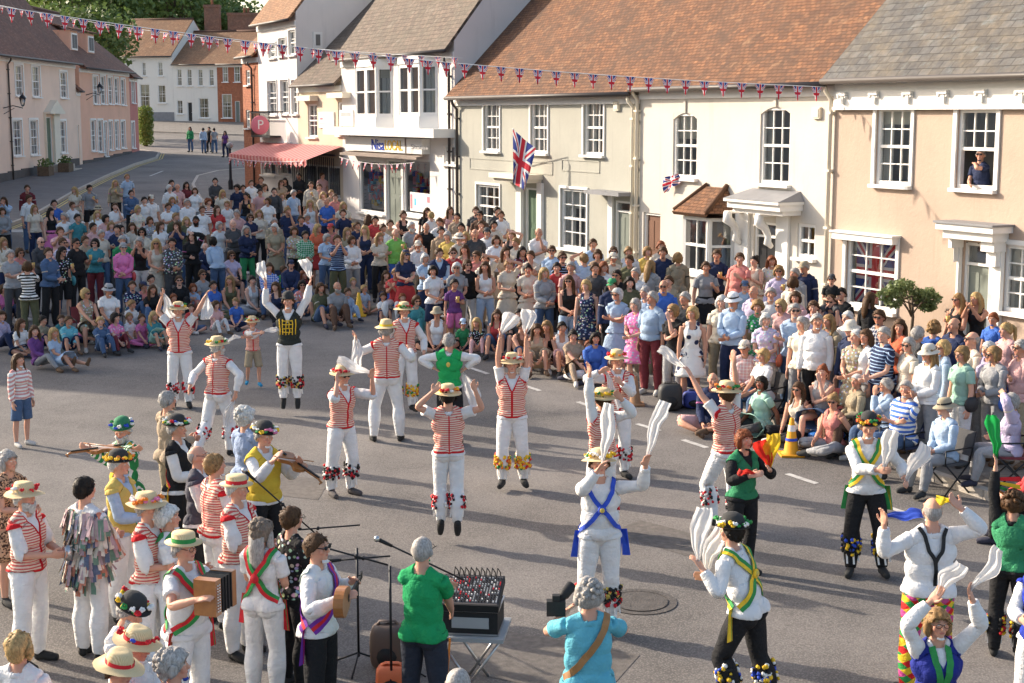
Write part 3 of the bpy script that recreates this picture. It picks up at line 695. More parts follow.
# striped awning
def stripemat(name,a,b,sc,ax=0):
    m,t,bs=basemat(name); uv=t.new('ShaderNodeUVMap').outputs[0]; sp=t.new('ShaderNodeSeparateXYZ'); t.l.new(uv,sp.inputs[0])
    f=t.math('GREATER_THAN',t.math('FRACT',t.math('MULTIPLY',sp.outputs[ax],sc)),.5); t.put(bs.inputs['Base Color'],t.mix(f,c4(a),c4(b))); bs.inputs['Roughness'].default_value=.8; MATS[name]=m
stripemat('awning_stripe',(.42,.08,.08),(.52,.24,.22),2.2)
m=MB().use('awning_stripe'); s0=S(FM,262,150); s1=sC1+.1; z=FM.pix(320,145)[1]; k=20
for i in range(k):
    p,q=s0+(s1-s0)*i/k,s0+(s1-s0)*(i+1)/k
    m.face([FM.pt(p,z,.05),FM.pt(q,z,.05),FM.pt(q,z-.5,1.5),FM.pt(p,z-.5,1.5)],[(p,0),(q,0),(q,1),(p,1)])
    m.face([FM.pt(p,z-.5,1.5),FM.pt(q,z-.5,1.5),FM.pt(q,z-.7,1.5),FM.pt((p+q)/2,z-.8,1.5),FM.pt(p,z-.7,1.5)],[(p,0),(q,0),(q,1),(p,1),(p,1)])
tag(m.build('awning'),'pink striped shop awning with scalloped edge over the cafe front','awning')
# railings under the awning
m=MB().use('iron'); s=sC0+.1
while s<sC1: m.tube([FM.pt(s,FM.ground(s),.3),FM.pt(s,FM.ground(s)+2.3,.3)],.02,5); s+=.22
FM.box(m,sC0,sC1,FM.ground(sC0)+2.25,FM.ground(sC0)+2.32,.27,.33); m.build('railing',cafe)
# hanging oval sign
m=MB().use('iron'); s,z=FM.pix(283,125,0); mid=FM.pt(s,z,1.0); m.tube([FM.pt(s,z+.55,0),FM.pt(s,z+.55,1.5)],.03,6); m.tube([FM.pt(s,z+.55,1),FM.pt(s,z+.38,1)],.02,5)
hs=wthing('hanging_sign','round pink hanging sign with letter P above the cafe awning','sign',tuple(mid)); m.build('bracket',hs)
m=MB().use('sign_pink'); Mr=Matrix((FM.d,-FM.n,Vector((0,0,1)))).transposed(); Ry=Mr@Matrix.Rotation(R(90),3,'Y')
m.lathe([(0,-.03),(.36,-.03),(.40,0),(.36,.03),(0,.03)],mid,20,M=Ry); m.build('board',hs)
Fh=Fac(mid.to_2d(),(-FM.n).to_2d()); Fh.n=FM.d.copy(); text('P',Fh,0,z,.55,'paint',hs,o=.045)
# --- tall white house
sH0=S(FM,259,100); sH1=sC0; eH=FM.pix(280,23)[1]
HH=RX(FM,[(269,43,276,58),(279,38,286,56),(289,30,296,55),(268,81,277,115),(281,80,289,114),(292,80,298,114),(262,143,276,175),(279,143,292,175)])
tall=house('tall_white_house','tall three storey white house beside the cafe with iron balcony',FM,sH0,sH1,eH,13,8,'w_lilac','clay_tile_b',HH)
for h in HH: sash(tall,FM,h,2,3,'curtain_w',trim=.06)
# small gable window on the side facing us
Fs=Fac(FM.pt(sH1,0,0).to_2d(),(-FM.n).to_2d()); Fs.n=FM.d.copy()
r=Fs.rect((313,32,322,48)); m=MB().use('paint'); Fs.box(m,r[0],r[2],r[1],r[3],.002,.06); m.use('room'); Fs.box(m,r[0]+.1,r[2]-.1,r[1]+.1,r[3]-.1,.06,.07); m.build('side_window',tall)
m=MB().use('iron'); a,z=FM.pix(262,135); b,_=FM.pix(281,135); FM.box(m,a,b,z-.08,z,.003,.5)
FM.box(m,a,b,z+.95,z+1.0,.45,.5); s=a
while s<b: FM.box(m,s,s+.025,z,z+.95,.46,.485); s+=.14
m.build('balcony',tall)
# --- brick narrow house
sB0=S(FM,243,100); sB1=sH0; eB=FM.pix(250,58)[1]
bh=RX(FM,[(246,70,250,85),(246,110,250,128)])
bk=house('orange_brick_house','narrow orange brick house on the street corner beside the tall white house',FM,sB0,sB1,eB,6,2.6,'brick','clay_tile_b',bh,plinth=(.3,'plinth'))
for h in bh: sash(bk,FM,h,2,2,'curtain_w')
pipe(bk,FM,253,62,0)
# --- left row, facade X=-25.5 facing the street
FL=Fac((-25.5,60),(0,1)); FL.n=Vector((1,0,0))
e1=FL.pix(40,61)[1]; s1a,s1b=S(FL,-140,100),S(FL,77,120)
L=RX(FL,[(15,65,23,96),(32,66,40,97),(60,72,67,98),(13,120,22,156),(30,120,38,155),(58,121,66,153),(45,117,53,168)])
L[6]=(L[6][0],FL.ground(L[6][0])+.5,L[6][2],L[6][3])
h1=house('cream_house','cream pink rendered georgian house with pedimented door at far left',FL,s1a,s1b,e1,9,5.2,'w_cream','old_tile',L,plinth=(.55,'plinth'),ov=.4)
for h in L[:6]: sash(h1,FL,h,3,4,None,trim=.12)
doorway(h1,FL,L[6],'door_green')
a0,z0,a1,z1=FL.rect((43,100,58,112)); m=MB().use('paint_cream'); FL.box(m,a0,a1,z0-.1,z0,.003,.4)
for o in (.003,.38): m.face([FL.pt(a0,z0,o),FL.pt(a1,z0,o),FL.pt((a0+a1)/2,z1,o)])
m.face([FL.pt(a0,z0,.38),FL.pt((a0+a1)/2,z1,.38),FL.pt((a0+a1)/2,z1,.003),FL.pt(a0,z0,.003)]); m.face([FL.pt(a1,z0,.38),FL.pt((a0+a1)/2,z1,.38),FL.pt((a0+a1)/2,z1,.003),FL.pt(a1,z0,.003)])
for q in ((a0+.1,L[6][0]-.02),(L[6][2]+.02,a1-.1)): FL.box(m,q[0],q[1],FL.ground(a0)-.1,z0-.1,.003,.12)
m.build('door_case',h1)
m=MB().use('kerb'); g=FL.ground(a0); FL.box(m,a0,a1,g-.1,g+.5,.05,.8); FL.box(m,a0,a1,g-.1,g+.25,.8,1.2); m.build('doorstep',h1)
pipe(h1,FL,6,58,0)
s2a,s2b=s1b,S(FL,81,120)
dd=FL.rect((75.5,125,79.5,160)); dd=(dd[0],FL.ground(dd[0])+.1,dd[2],dd[3])
lk=house('cream_link_house','narrow low cream link building with tiled lean roof between cream and pink houses',FL,s2a,s2b,FL.pix(78,92)[1],6,2.6,'w_cream','old_tile',[dd],ov=.2)
doorway(lk,FL,dd,'door_green')
s3a,s3b=s2b,S(FL,130,110); e3=FL.pix(105,71)[1]
U=[(93,76,98,104),(100.5,76,105.5,104),(108,77,112.5,104),(114.5,78,118.5,104),(121,79,125,105)]; Dn=[(91,120,96,151),(98,120,103,152),(104,122,107,156),(109,121,112.5,150),(115,121,118.5,149),(121,121,125,148)]
P3=RX(FL,U+Dn)
h3=house('pink_house','salmon pink rendered house with two roof dormers and row of white windows',FL,s3a,s3b,e3,9,3.5,'w_pink','old_tile',P3,ov=.4,plinth=(.3,'plinth'))
for h in P3: sash(h3,FL,h,2,3,None,trim=.1,frame='paint')
for x in (90,106):
    s,_=FL.pix(x,70); z=e3+1.0; m=MB().use('w_pink'); FL.box(m,s-.8,s+.8,z,z+1.3,-3,-.9); do=m.build('dormer',h3)
    m=MB().use('paint'); FL.box(m,s-.6,s+.6,z+.15,z+1.15,-.898,-.85); m.use('room'); FL.box(m,s-.5,s-.03,z+.25,z+1.05,-.85,-.84); FL.box(m,s+.03,s+.5,z+.25,z+1.05,-.85,-.84); m.build('dormer_window',do)
    m=MB().use('old_tile'); slope(m,[FL.pt(s-1,z+1.3,-.7),FL.pt(s+1,z+1.3,-.7),FL.pt(s+1,z+2.0,-3.6),FL.pt(s-1,z+2.0,-3.6)]); m.build('dormer_roof',do)
s4b=S(FL,138,110); q4=RX(FL,[(131.5,80,134.5,103),(131.5,122,134.5,148)])
h4=house('red_rendered_house','small dark red rendered house at the far end of the left row',FL,s3b,s4b,e3-.3,9,3.6,'w_red','old_tile',q4,ov=.3)
for h in q4: sash(h4,FL,h,1,2,None,trim=.1)
for sx,zz in ((s1a+14,e1+5.2),(s3a+1.2,e3+4.4)): 
    chimney(h1 if zz==e1+5.2 else h3,(-30,60+sx),.8,1.6,zz-1.6,zz+1.2,pots=2)
# off-frame left building whose shadow falls over the road
F0=Fac((-19,36.5),(0,1)); F0.n=Vector((1,0,0))
hh=[(x,4.2,x+1,5.8) for x in (2,6,10,14)]+[(x,1.9,x+1,3.4) for x in (2,6,14)]
h0=house('corner_inn','tall plain rendered inn at the left edge of the market place',F0,0,18,hY(40)+6.8,10.5,4.6,'w_white','old_tile',hh,ov=.3)
for h in hh: sash(h0,F0,h,3,4,None)
# wrought iron bracket lamp at the frame's left edge and on the pink house
def bracket_lamp(p,d,lab,sc=1):
    t=wthing('wall_lantern',lab,'lamp',tuple(p)); m=MB().use('iron'); q=p+d*.7*sc
    m.tube([p,p+d*.35*sc+Vector((0,0,.12)),q],.025,6); m.tube([p-Vector((0,0,.3)),p+d*.4*sc],.015,5); m.build('bracket',t)
    m=MB().use('glass'); c=q+Vector((0,0,.12)); m.lathe([(.07,0),(.15,.36),(.0,.36)],c,6); m.build('lamp_glass',t)
    m=MB().use('iron'); m.lathe([(0,-.06),(.08,0),(.07,.02)],c,6); m.lathe([(.19,.36),(.10,.5),(.03,.56),(.03,.62),(0,.66)],c,6); m.lathe([(.19,.36),(.16,.34),(0,.37)],c,6)
    for a in range(6):
        u=Vector((math.cos(a*math.pi/3),math.sin(a*math.pi/3),0)); m.tube([c+u*.075,c+u*.155+Vector((0,0,.36))],.008,4)
    m.build('lamp_cage',t)
sL,zL=FL.pix(86,95); bracket_lamp(FL.pt(sL,zL,0),Vector((1,0,0)),'black iron wall lantern on the corner of the pink house',1.2)
sL,zL=FL.pix(0,108); bracket_lamp(FL.pt(sL+.5,zL,0),Vector((1,0,0)),'black iron wall lantern on the cream house at the frame edge',1.4)
# planters
def foliage(mb,c,r,n,leaf,rng,flat=1.0,up=.3):
    c=Vector(c)
    for _ in range(n):
        d=Vector((rng.gauss(0,1),rng.gauss(0,1),rng.gauss(0,1))).normalized(); k=rng.random()**.4
        p=c+Vector((d.x*r[0],d.y*r[1],d.z*r[2]))*k
        a=Vector((rng.gauss(0,1),rng.gauss(0,1),rng.gauss(0,.7))).normalized(); b=a.cross(Vector((rng.gauss(0,1),rng.gauss(0,1),rng.gauss(0,1)))).normalized(); s=leaf*rng.uniform(.6,1.3)
        mb.face([p-a*s*.5,p+b*s*.3,p+a*s*.5,p-b*s*.3])
def planter(x,y,lab):
    p=gp(x,y); t=wthing('planter',lab,'planter',tuple(p),group='planters along the left houses'); m=MB().use('bark'); m.box((p.x,p.y,p.z+.3),(.6,.9,.6)); m.build('tub',t)
    m=MB().use('leaf_dark'); foliage(m,(p.x,p.y,p.z+.75),(.4,.5,.3),160,.16,random.Random(x)); m.build('foliage',t)
planter(46,178,'wooden planter left of the cream house doorstep'); planter(66,174,'wooden planter right of the cream house doorstep'); planter(102,160,'wooden planter outside the pink house door'); planter(111,157,'wooden planter at the far end of the pink house')
# --- far houses
FF=Fac((-30.7,137),(.97,-.243)); FF.n=Vector((-.243,-.97,0))
def fr(L): return RX(FF,L)
sA,sB_,sC_,sD=S(FF,112,110),S(FF,174,110),S(FF,218,110),S(FF,262,110)
l1=fr([(142,62,146,76),(158,62,163,76),(140,84,150,109),(158,85,166,103)]); e=FF.pix(150,57)[1]
f1_=house('far_white_house','white house with steep clay tiled roof at the bend beyond the hedge',FF,sA,sB_,e,9,3.3,'w_far','clay_tile_b',l1,zb=-2,plinth=(.9,'lead'))
for h in l1: sash(f1_,FF,h,2,3,'curtain_w')
l2=fr([(177,69,182,86),(187,69,192,86),(198,69,203,86),(209,69,214,86),(177,100,183,114),(199,98,209,118),(187.5,102,192.5,121)]); e=FF.pix(196,65)[1]
f2_=house('far_cottage','white far cottage with four upper windows and a tiled roof',FF,sB_,sC_,e,9,2.9,'w_far','clay_tile_b',l2,zb=-2)
for h in l2[:6]: sash(f2_,FF,h,2,3,'curtain_w')
doorway(f2_,FF,l2[6],'door_black')
l3=fr([(222.5,65,228,82),(234,65,240,82),(222,94,232,118),(235,101,240,125)]); 
f3_=house('far_brick_house','small red brick far house next to the white cottage',FF,sC_,sD,e,9,2.9,'brick','clay_tile_b',l3,zb=-2)
for h in l3[:3]: sash(f3_,FF,h,2,3,'curtain_w')
doorway(f3_,FF,l3[3],'door_grey')
for x,y0,y1,w,pn,th in ((213,5,32,1.4,1,f2_),(247,13,34,3.4,2,f3_)):
    p=at(x,y1,143); q=at(x,y0,143); chimney(th,(p.x,p.y),w,.9,p.z-1,q.z,'brick_old',pn)
# --- trees
def tree(c,H,cr,n,leaf,lab,m='leaf_dark',seed=1,lobes=9,trunk=.35,grp=None,name='tree',ctr=.62):
    rng=random.Random(seed); x,y=c; z=gz(x,y); t=wthing(name,lab,'tree',(x,y,z),group=grp)
    b=MB().use('bark'); top=Vector((x,y,z+H*.6)); b.tube([(x,y,z-.3),(x+.05*H*rng.uniform(-.5,.5),y,z+H*.3),top],[trunk,trunk*.7,trunk*.35],8)
    L=[]
    for i in range(lobes):
        a=2*math.pi*i/lobes+rng.random(); rr=rng.uniform(.35,.8); zz=z+H*(ctr+rng.uniform(-.2,.26)); p=Vector((x+math.cos(a)*cr*rr,y+math.sin(a)*cr*rr,zz)); L.append(p)
        b.tube([Vector((x,y,z+H*rng.uniform(.25,.45))),(Vector((x,y,z+H*.5))+p)/2,p],[trunk*.35,trunk*.22,trunk*.08],6)
    b.build('trunk',t); L.append(Vector((x,y,z+H*(ctr+.22)))); L.append(Vector((x,y,z+H*ctr)))
    f=MB().use(m)
    for p in L:
        r=cr*rng.uniform(.38,.58); foliage(f,p,(r,r,r*.8*min(1,H/cr/2)),n//len(L),leaf,rng)
    f.build('crown',t)
for i,(px,Y,H,cr,m) in enumerate([(60,176,19,8,'leaf_mid'),(92,165,18,8,'leaf_dark'),(122,172,20,9,'leaf_mid'),(150,190,24,10,'leaf_mid'),(182,178,21,9,'leaf_dark'),(205,200,22,8,'leaf_mid'),(226,170,12,4,'leaf_dark'),(165,215,31,11,'leaf_dark'),(112,215,31,12,'leaf_dark'),(20,190,24,12,'leaf_dark')]):
    X=(px-512)/1500*Y; tree((X,Y),H,cr,5200,.62,['broad green tree rising behind the left roofs','dark tree beside the pink house roof','tall leafy tree behind the far white roof','spreading tree above the far ridge','dark dense tree behind the cottage chimney','pale green tree right of the brick chimney','small tree at the right end of the wood','highest dark tree in the middle of the wood','high dark tree at the back left of the wood','dark tree behind the cream house'][i],m,seed=i+3,lobes=14,grp='trees behind the far houses')
p=gp(122,140); tree((-33,118),10.5,4.5,5200,.42,'dark tree overhanging the end of the pink house roof','leaf_dark',seed=40,lobes=12)
# column hedge
p=gp(146,146); t=wthing('clipped_shrub','tall clipped green shrub on the corner beside the road','shrub',tuple(p)); m=MB().use('bark'); m.tube([p,p+Vector((0,0,1.6))],.12,6); m.build('trunk',t)
m=MB().use('leaf_mid'); rng=random.Random(5)
for k in range(5): foliage(m,(p.x,p.y,p.z+.5+k*.48),(.62,.62,.5),900,.16,rng)
m.build('crown',t)
# small potted tree by the tan house
p=gp(905,352); p=FM.pt(FM.pix(912,300,.8)[0],0,.8); p.z=gz(p.x,p.y)
t=wthing('potted_tree','small loose leaved tree in a pot against the tan house wall','tree',tuple(p)); m=MB().use('brick_old'); m.lathe([(0,0),(.2,0),(.27,.4),(.29,.42),(.29,.46),(.22,.46),(.2,.3),(0,.3)],p,14); m.build('pot',t)
m=MB().use('bark'); rng=random.Random(9); m.tube([p+Vector((0,0,.3)),p+Vector((.03,0,.9)),p+Vector((0,.02,1.3))],[.035,.03,.02],6)
L=[]
for i in range(14):
    a=rng.random()*6.28; q=p+Vector((math.cos(a)*rng.uniform(.15,.55),math.sin(a)*rng.uniform(.15,.55),rng.uniform(1.05,1.55))); L.append(q); m.tube([p+Vector((0,0,rng.uniform(.9,1.3))),q],[.016,.006],5)
m.build('trunk',t); m=MB().use('leaf_olive')
for q in L: foliage(m,q,(.19,.19,.12),190,.075,rng)
m.build('crown',t)
# lamp post by the kerb
p=gp(231,192); t=wthing('street_lamp','slim black lamp post standing at the kerb near the orange brick house','street lamp',tuple(p)); m=MB().use('iron'); H=(at(231,148,p.y).z-p.z)
m.lathe([(.12,0),(.12,.5),(.07,.6),(.06,H),(0,H)],p,10); m.build('post',t); m=MB().use('grey_paint'); m.blob(p+Vector((0,0,H+.12)),(.16,.16,.15)); m.build('lamp_head',t)
# --- bunting
def bunting(A,B,sag,n,w,h,lab,seed=0):
    rng=random.Random(seed); t=wthing('bunting',lab,'bunting',tuple(A)); A,B=Vector(A),Vector(B)
    f=lambda u:A.lerp(B,u)-Vector((0,0,sag*4*u*(1-u)))
    m=MB().use('paint'); m.tube([f(i/60) for i in range(61)],.008,4); m.build('cord',t)
    d=(B-A).normalized()
    for i in range(n):
        u=(i+.5)/n; du=w/2/(B-A).length; p,q=f(u-du),f(u+du); tw=rng.uniform(-.12,.12); nn=Vector((-d.y,d.x,0)); tip=(p+q)/2-Vector((0,0,h))+nn*tw
        mb=MB().use('flag'); K=4
        rows=[]
        for k in range(K+1):
            v=k/K; a=p.lerp(tip,v); b=q.lerp(tip,v); c=(a+b)/2+nn*.03*math.sin(v*3+i)
            rows.append((a,c,b,v))
        for (a,c,b,v),(a2,c2,b2,v2) in zip(rows[:-1],rows[1:]):
            s1,s2=(1-v),(1-v2)
            mb.face([a,a2,c2,c],[(-s1,1-2*v),(-s2,1-2*v2),(0,1-2*v2),(0,1-2*v)]); mb.face([c,c2,b2,b],[(0,1-2*v),(0,1-2*v2),(s2,1-2*v2),(s1,1-2*v)])
        mb.build('pennant',t)
ps,pz=FM.pix(826,87,.3); PR=FM.pt(ps,pz,.3)
bunting((-18.9,33,at(-330,-63,33).z),PR,.55,66,.23,.31,'long string of union flag bunting across the whole street to the white house eaves',1)
ps,pz=FM.pix(463,58,.3); PR2=FM.pt(ps,pz,.3); PL2=Vector((-24.6,66,at(-40,-8,66).z))
bunting(PL2,PR2,.45,42,.3,.34,'smaller higher string of union flag bunting ending at the shop eaves',2)
ps,pz=FM.pix(348,160,1.0)
PA=FM.pt(S(FM,262,150),FM.pix(300,160)[1]-.0,1.55); PB=FM.pt(sC1,FM.pix(340,160)[1]-.0,1.55); bunting(PA,PB,.1,16,.22,.3,'short row of union flag bunting under the pink awning',3)
PA=FM.pt(f0,fz0-.26,.55); PB=FM.pt(f1,fz0-.26,.55); bunting(PA,PB,.15,12,.2,.3,'short row of bunting under the shop awning',4)
# flag on pole above grey house door
s,z=FM.pix(526,174); base=FM.pt(s+.35,z+.25,.02); q_=FM.pix(513,129,1.0); tip=FM.pt(q_[0],q_[1],1.0)
t=wthing('union_flag','union flag hanging from a slanted pole above the grey green house door','flag',tuple(base)); m=MB().use('paint'); m.tube([base,tip],.02,6); m.build('flagpole',t)
m=MB().use('flag'); rt=(FM.d+FM.n*-.1).normalized(); K=8
tp=tip+Vector((0,0,-.02))
# flag hangs in drape below the pole
ud=((base-tip).normalized()*.6+FM.d*.9).normalized()
wv=lambda u,v: tp+ud*(u*.85*(1-.4*v))+Vector((0,0,-1))*(v*1.4+u*.1)+FM.d*(.09*math.sin(u*8+v*2)*(.3+v))+Vector((-.05*v,0,0))
for i in range(K):
    for j in range(K):
        q=[(i/K,j/K),((i+1)/K,j/K),((i+1)/K,(j+1)/K),(i/K,(j+1)/K)]; m.face([wv(*a) for a in q],[(a[1]*2-1,a[0]*2-1) for a in q])
m.build('cloth',t)
# small flag bundle on white house sill
s,z=FM.pix(677,180); m=MB().use('flag'); K=6
fn=lambda u,v:FM.pt(s-.35+.65*u,z+.05-.38*v*(1-.4*u)+.12*u,.14+.06*math.sin(u*9+v*3))
for i in range(K):
    for j in range(4):
        q=[(i/K,j/4),((i+1)/K,j/4),((i+1)/K,(j+1)/4),(i/K,(j+1)/4)]; m.face([fn(*a) for a in q],[(a[0]*2-1,a[1]*2-1) for a in q])
tag(m.build('union_flag'),'small crumpled union flag draped over the upper left sill of the white house','flag')
# ================================================================== people
AD=Vector((.70,0,-.714)).normalized()
SH=Vector((.172,.0,1.405)); UA,FA=.28,.25
def rest_mesh():
    m=MB()
    m.blob((0,.012,1.652),(.074,.094,.098),n=12,m=16); m.blob((0,-.028,1.592),(.052,.062,.055),n=10,m=12); m.blob((0,-.066,1.562),(.026,.024,.022))
    m.blob((0,-.094,1.625),(.013,.02,.017)); m.tube([(0,-.078,1.66),(0,-.1,1.628)],[.009,.012],8)
    m.blob((0,-.078,1.59),(.026,.016,.014))
    for s in (-1,1): m.blob((s*.078,.012,1.632),(.010,.022,.032)); m.blob((s*.04,-.055,1.625),(.026,.025,.03)); m.blob((s*.03,-.074,1.678),(.03,.014,.01))
    m.tube([(0,.02,1.42),(0,.012,1.50),(0,.005,1.60)],[.066,.055,.052],12)
    m.blob((0,0,1.29),(.158,.112,.17),n=10,m=16); m.blob((0,0,1.12),(.140,.103,.17),n=10,m=16); m.blob((0,.005,.975),(.158,.108,.125),n=10,m=16)
    m.tube([(-.155,.008,1.405),(0,.015,1.425),(.155,.008,1.405)],[.056,.06,.056],12)
    for s in (-1,1):
        m.tube([(s*.13,.012,1.42),(0,.012,1.50)],[.045,.045],10); m.blob((s*.07,-.05,1.33),(.075,.05,.075)); m.blob((s*.075,.062,.94),(.082,.07,.09))
        m.tube([(s*.085,0,.95),(s*.092,-.005,.74),(s*.095,0,.50)],[.09,.078,.052],14); m.tube([(s*.095,0,.50),(s*.097,.018,.36),(s*.095,.012,.09)],[.053,.056,.035],12)
        m.blob((s*.095,.025,.045),(.036,.045,.045)); m.tube([(s*.095,.0,.055),(s*.1,-.09,.035),(s*.1,-.165,.028)],[.04,.04,.028],10)
        S=Vector((s*SH.x,SH.y,SH.z)); d=Vector((s*AD.x,0,AD.z)); E=S+d*UA; Wr=E+d*FA
        m.tube([S,S+d*.1,E],[.054,.048,.038],12); m.tube([E,E+d*.08,Wr],[.039,.04,.026],12)
        n=Vector((-s*.714,0,-.70)); w=Vector((0,-1,0))
        M=Matrix((w,n,d)).transposed(); m.blob(Wr+d*.052,(.041,.016,.056),M=M); m.tube([Wr-d*.02,Wr+d*.03],[.026,.028],10,flat=.8)
        for k,(o,L) in enumerate(((.03,.072),(.01,.08),(-.011,.074),(-.031,.058))):
            p=Wr+d*.09+w*o; a=p+d*L*.5+n*.008; b=p+d*L*.95+n*.03; m.tube([p-d*.03,p,a,b],[.011,.0105,.0095,.008],7)
        p=Wr+d*.03+w*.03; m.tube([p,p+w*.028+d*.03+n*.012,p+w*.036+d*.065+n*.02],[.013,.0115,.009],7)
    o=m.build('tmp')
    md=o.modifiers.new('r','REMESH'); md.mode='VOXEL'; md.voxel_size=.0062; md.use_smooth_shade=True
    bpy.context.view_layer.update(); dg=bpy.context.evaluated_depsgraph_get(); me=bpy.data.meshes.new_from_object(o.evaluated_get(dg)); bpy.data.objects.remove(o)
    # smooth the torso and limbs, keep hands and face
    o=bpy.data.objects.new('tmp',me); COL.objects.link(o); n=len(me.vertices); co_=np.empty(n*3); me.vertices.foreach_get('co',co_); V=co_.reshape(-1,3)
    vg=o.vertex_groups.new(name='s'); wr=SH.x+(UA+FA-.03)*AD.x
    idx=np.nonzero((np.abs(V[:,0])<wr)&(V[:,2]<1.53)&(V[:,2]>.1))[0]; vg.add([int(i) for i in idx],1.0,'REPLACE')
    s=o.modifiers.new('s','SMOOTH'); s.iterations=22; s.factor=.6; s.vertex_group='s'
    s=o.modifiers.new('s2','SMOOTH'); s.iterations=1; s.factor=.5
    return o
def template(o,target):
    n=len(o.data.polygons)*2
    d=o.modifiers.new('d','DECIMATE'); d.ratio=target/n; bpy.context.view_layer.update()
    me=bpy.data.meshes.new_from_object(o.evaluated_get(bpy.context.evaluated_depsgraph_get())); o.modifiers.remove(d)
    me.calc_loop_triangles(); V=np.empty(len(me.vertices)*3); me.vertices.foreach_get('co',V); V=V.reshape(-1,3)
    T=np.empty(len(me.loop_triangles)*3,dtype=np.int32); me.loop_triangles.foreach_get('vertices',T); T=T.reshape(-1,3)
    bpy.data.meshes.remove(me)
    return prep(V,T)
ss=lambda a,b,x: (lambda t:t*t*(3-2*t))(np.clip((x-a)/(b-a),0,1))
NB=15
def prep(V,T):
    n=len(V); Wt=np.zeros((n,NB)); x,y,z=V.T; ax=np.abs(x)
    armmask=ss(.125,.215,ax)*np.where((z>1.10)|(ax>.3),1,0)
    armT=np.full(n,-1.0)
    tt=(ax-SH.x)*AD.x+(z-SH.z)*AD.z
    isarm=(armmask>.3); armT[isarm]=np.clip(tt[isarm],0,None)
    legT=np.where((z<.92)&(armmask<.3),(.92-z)/.92,-1)
    side=(x>0)
    rest=1-armmask
    head=ss(1.47,1.56,z)*rest; low=rest*(1-ss(.84,.98,z)); mid=rest-head-low; mid=np.clip(mid,0,None)
    ch=ss(1.02,1.2,z); Wt[:,0]=mid*(1-ch); Wt[:,1]=mid*ch; Wt[:,2]=head
    e=ss(UA-.045,UA+.045,tt); w=ss(UA+FA-.02,UA+FA+.025,tt)
    for s,b in ((1,3),(0,4)):
        k=armmask*(side==bool(s)); Wt[:,b]=k*(1-e); Wt[:,b+2]=k*e*(1-w); Wt[:,b+4]=k*w
    lf=ss(-.02,.02,x); kn=1-ss(.44,.54,z); an=1-ss(.06,.12,z)
    for b,l in ((9,lf),(10,1-lf)):
        k=low*l; Wt[:,b]=k*(1-kn); Wt[:,b+2]=k*kn*(1-an); Wt[:,b+4]=k*kn*an
    Wt/=Wt.sum(1,keepdims=True)
    # rest hair mask etc
    return dict(V=V,T=T,W=Wt,armT=armT,legT=legT,n=n,tt=tt,arm=isarm)
def minrot(a,b):
    a=Vector(a).normalized(); b=Vector(b).normalized(); return a.rotation_difference(b).to_matrix()
def M3(m): return np.array([[m[i][j] for j in range(3)] for i in range(3)])
def ik(S,tgt,a,b,hint):
    v=tgt-S; L=min(v.length,(a+b)*.995); v=v.normalized(); x=(a*a-b*b+L*L)/(2*L); h=math.sqrt(max(0,a*a-x*x))
    hn=(hint-v*hint.dot(v)); hn=hn.normalized() if hn.length>1e-4 else Vector((0,0,-1)); E=S+v*x+hn*h
    return (E-S).normalized(),(S+v*L-E).normalized()
RJ={0:(0,0,.98),1:(0,0,1.1),2:(0,.01,1.48)}
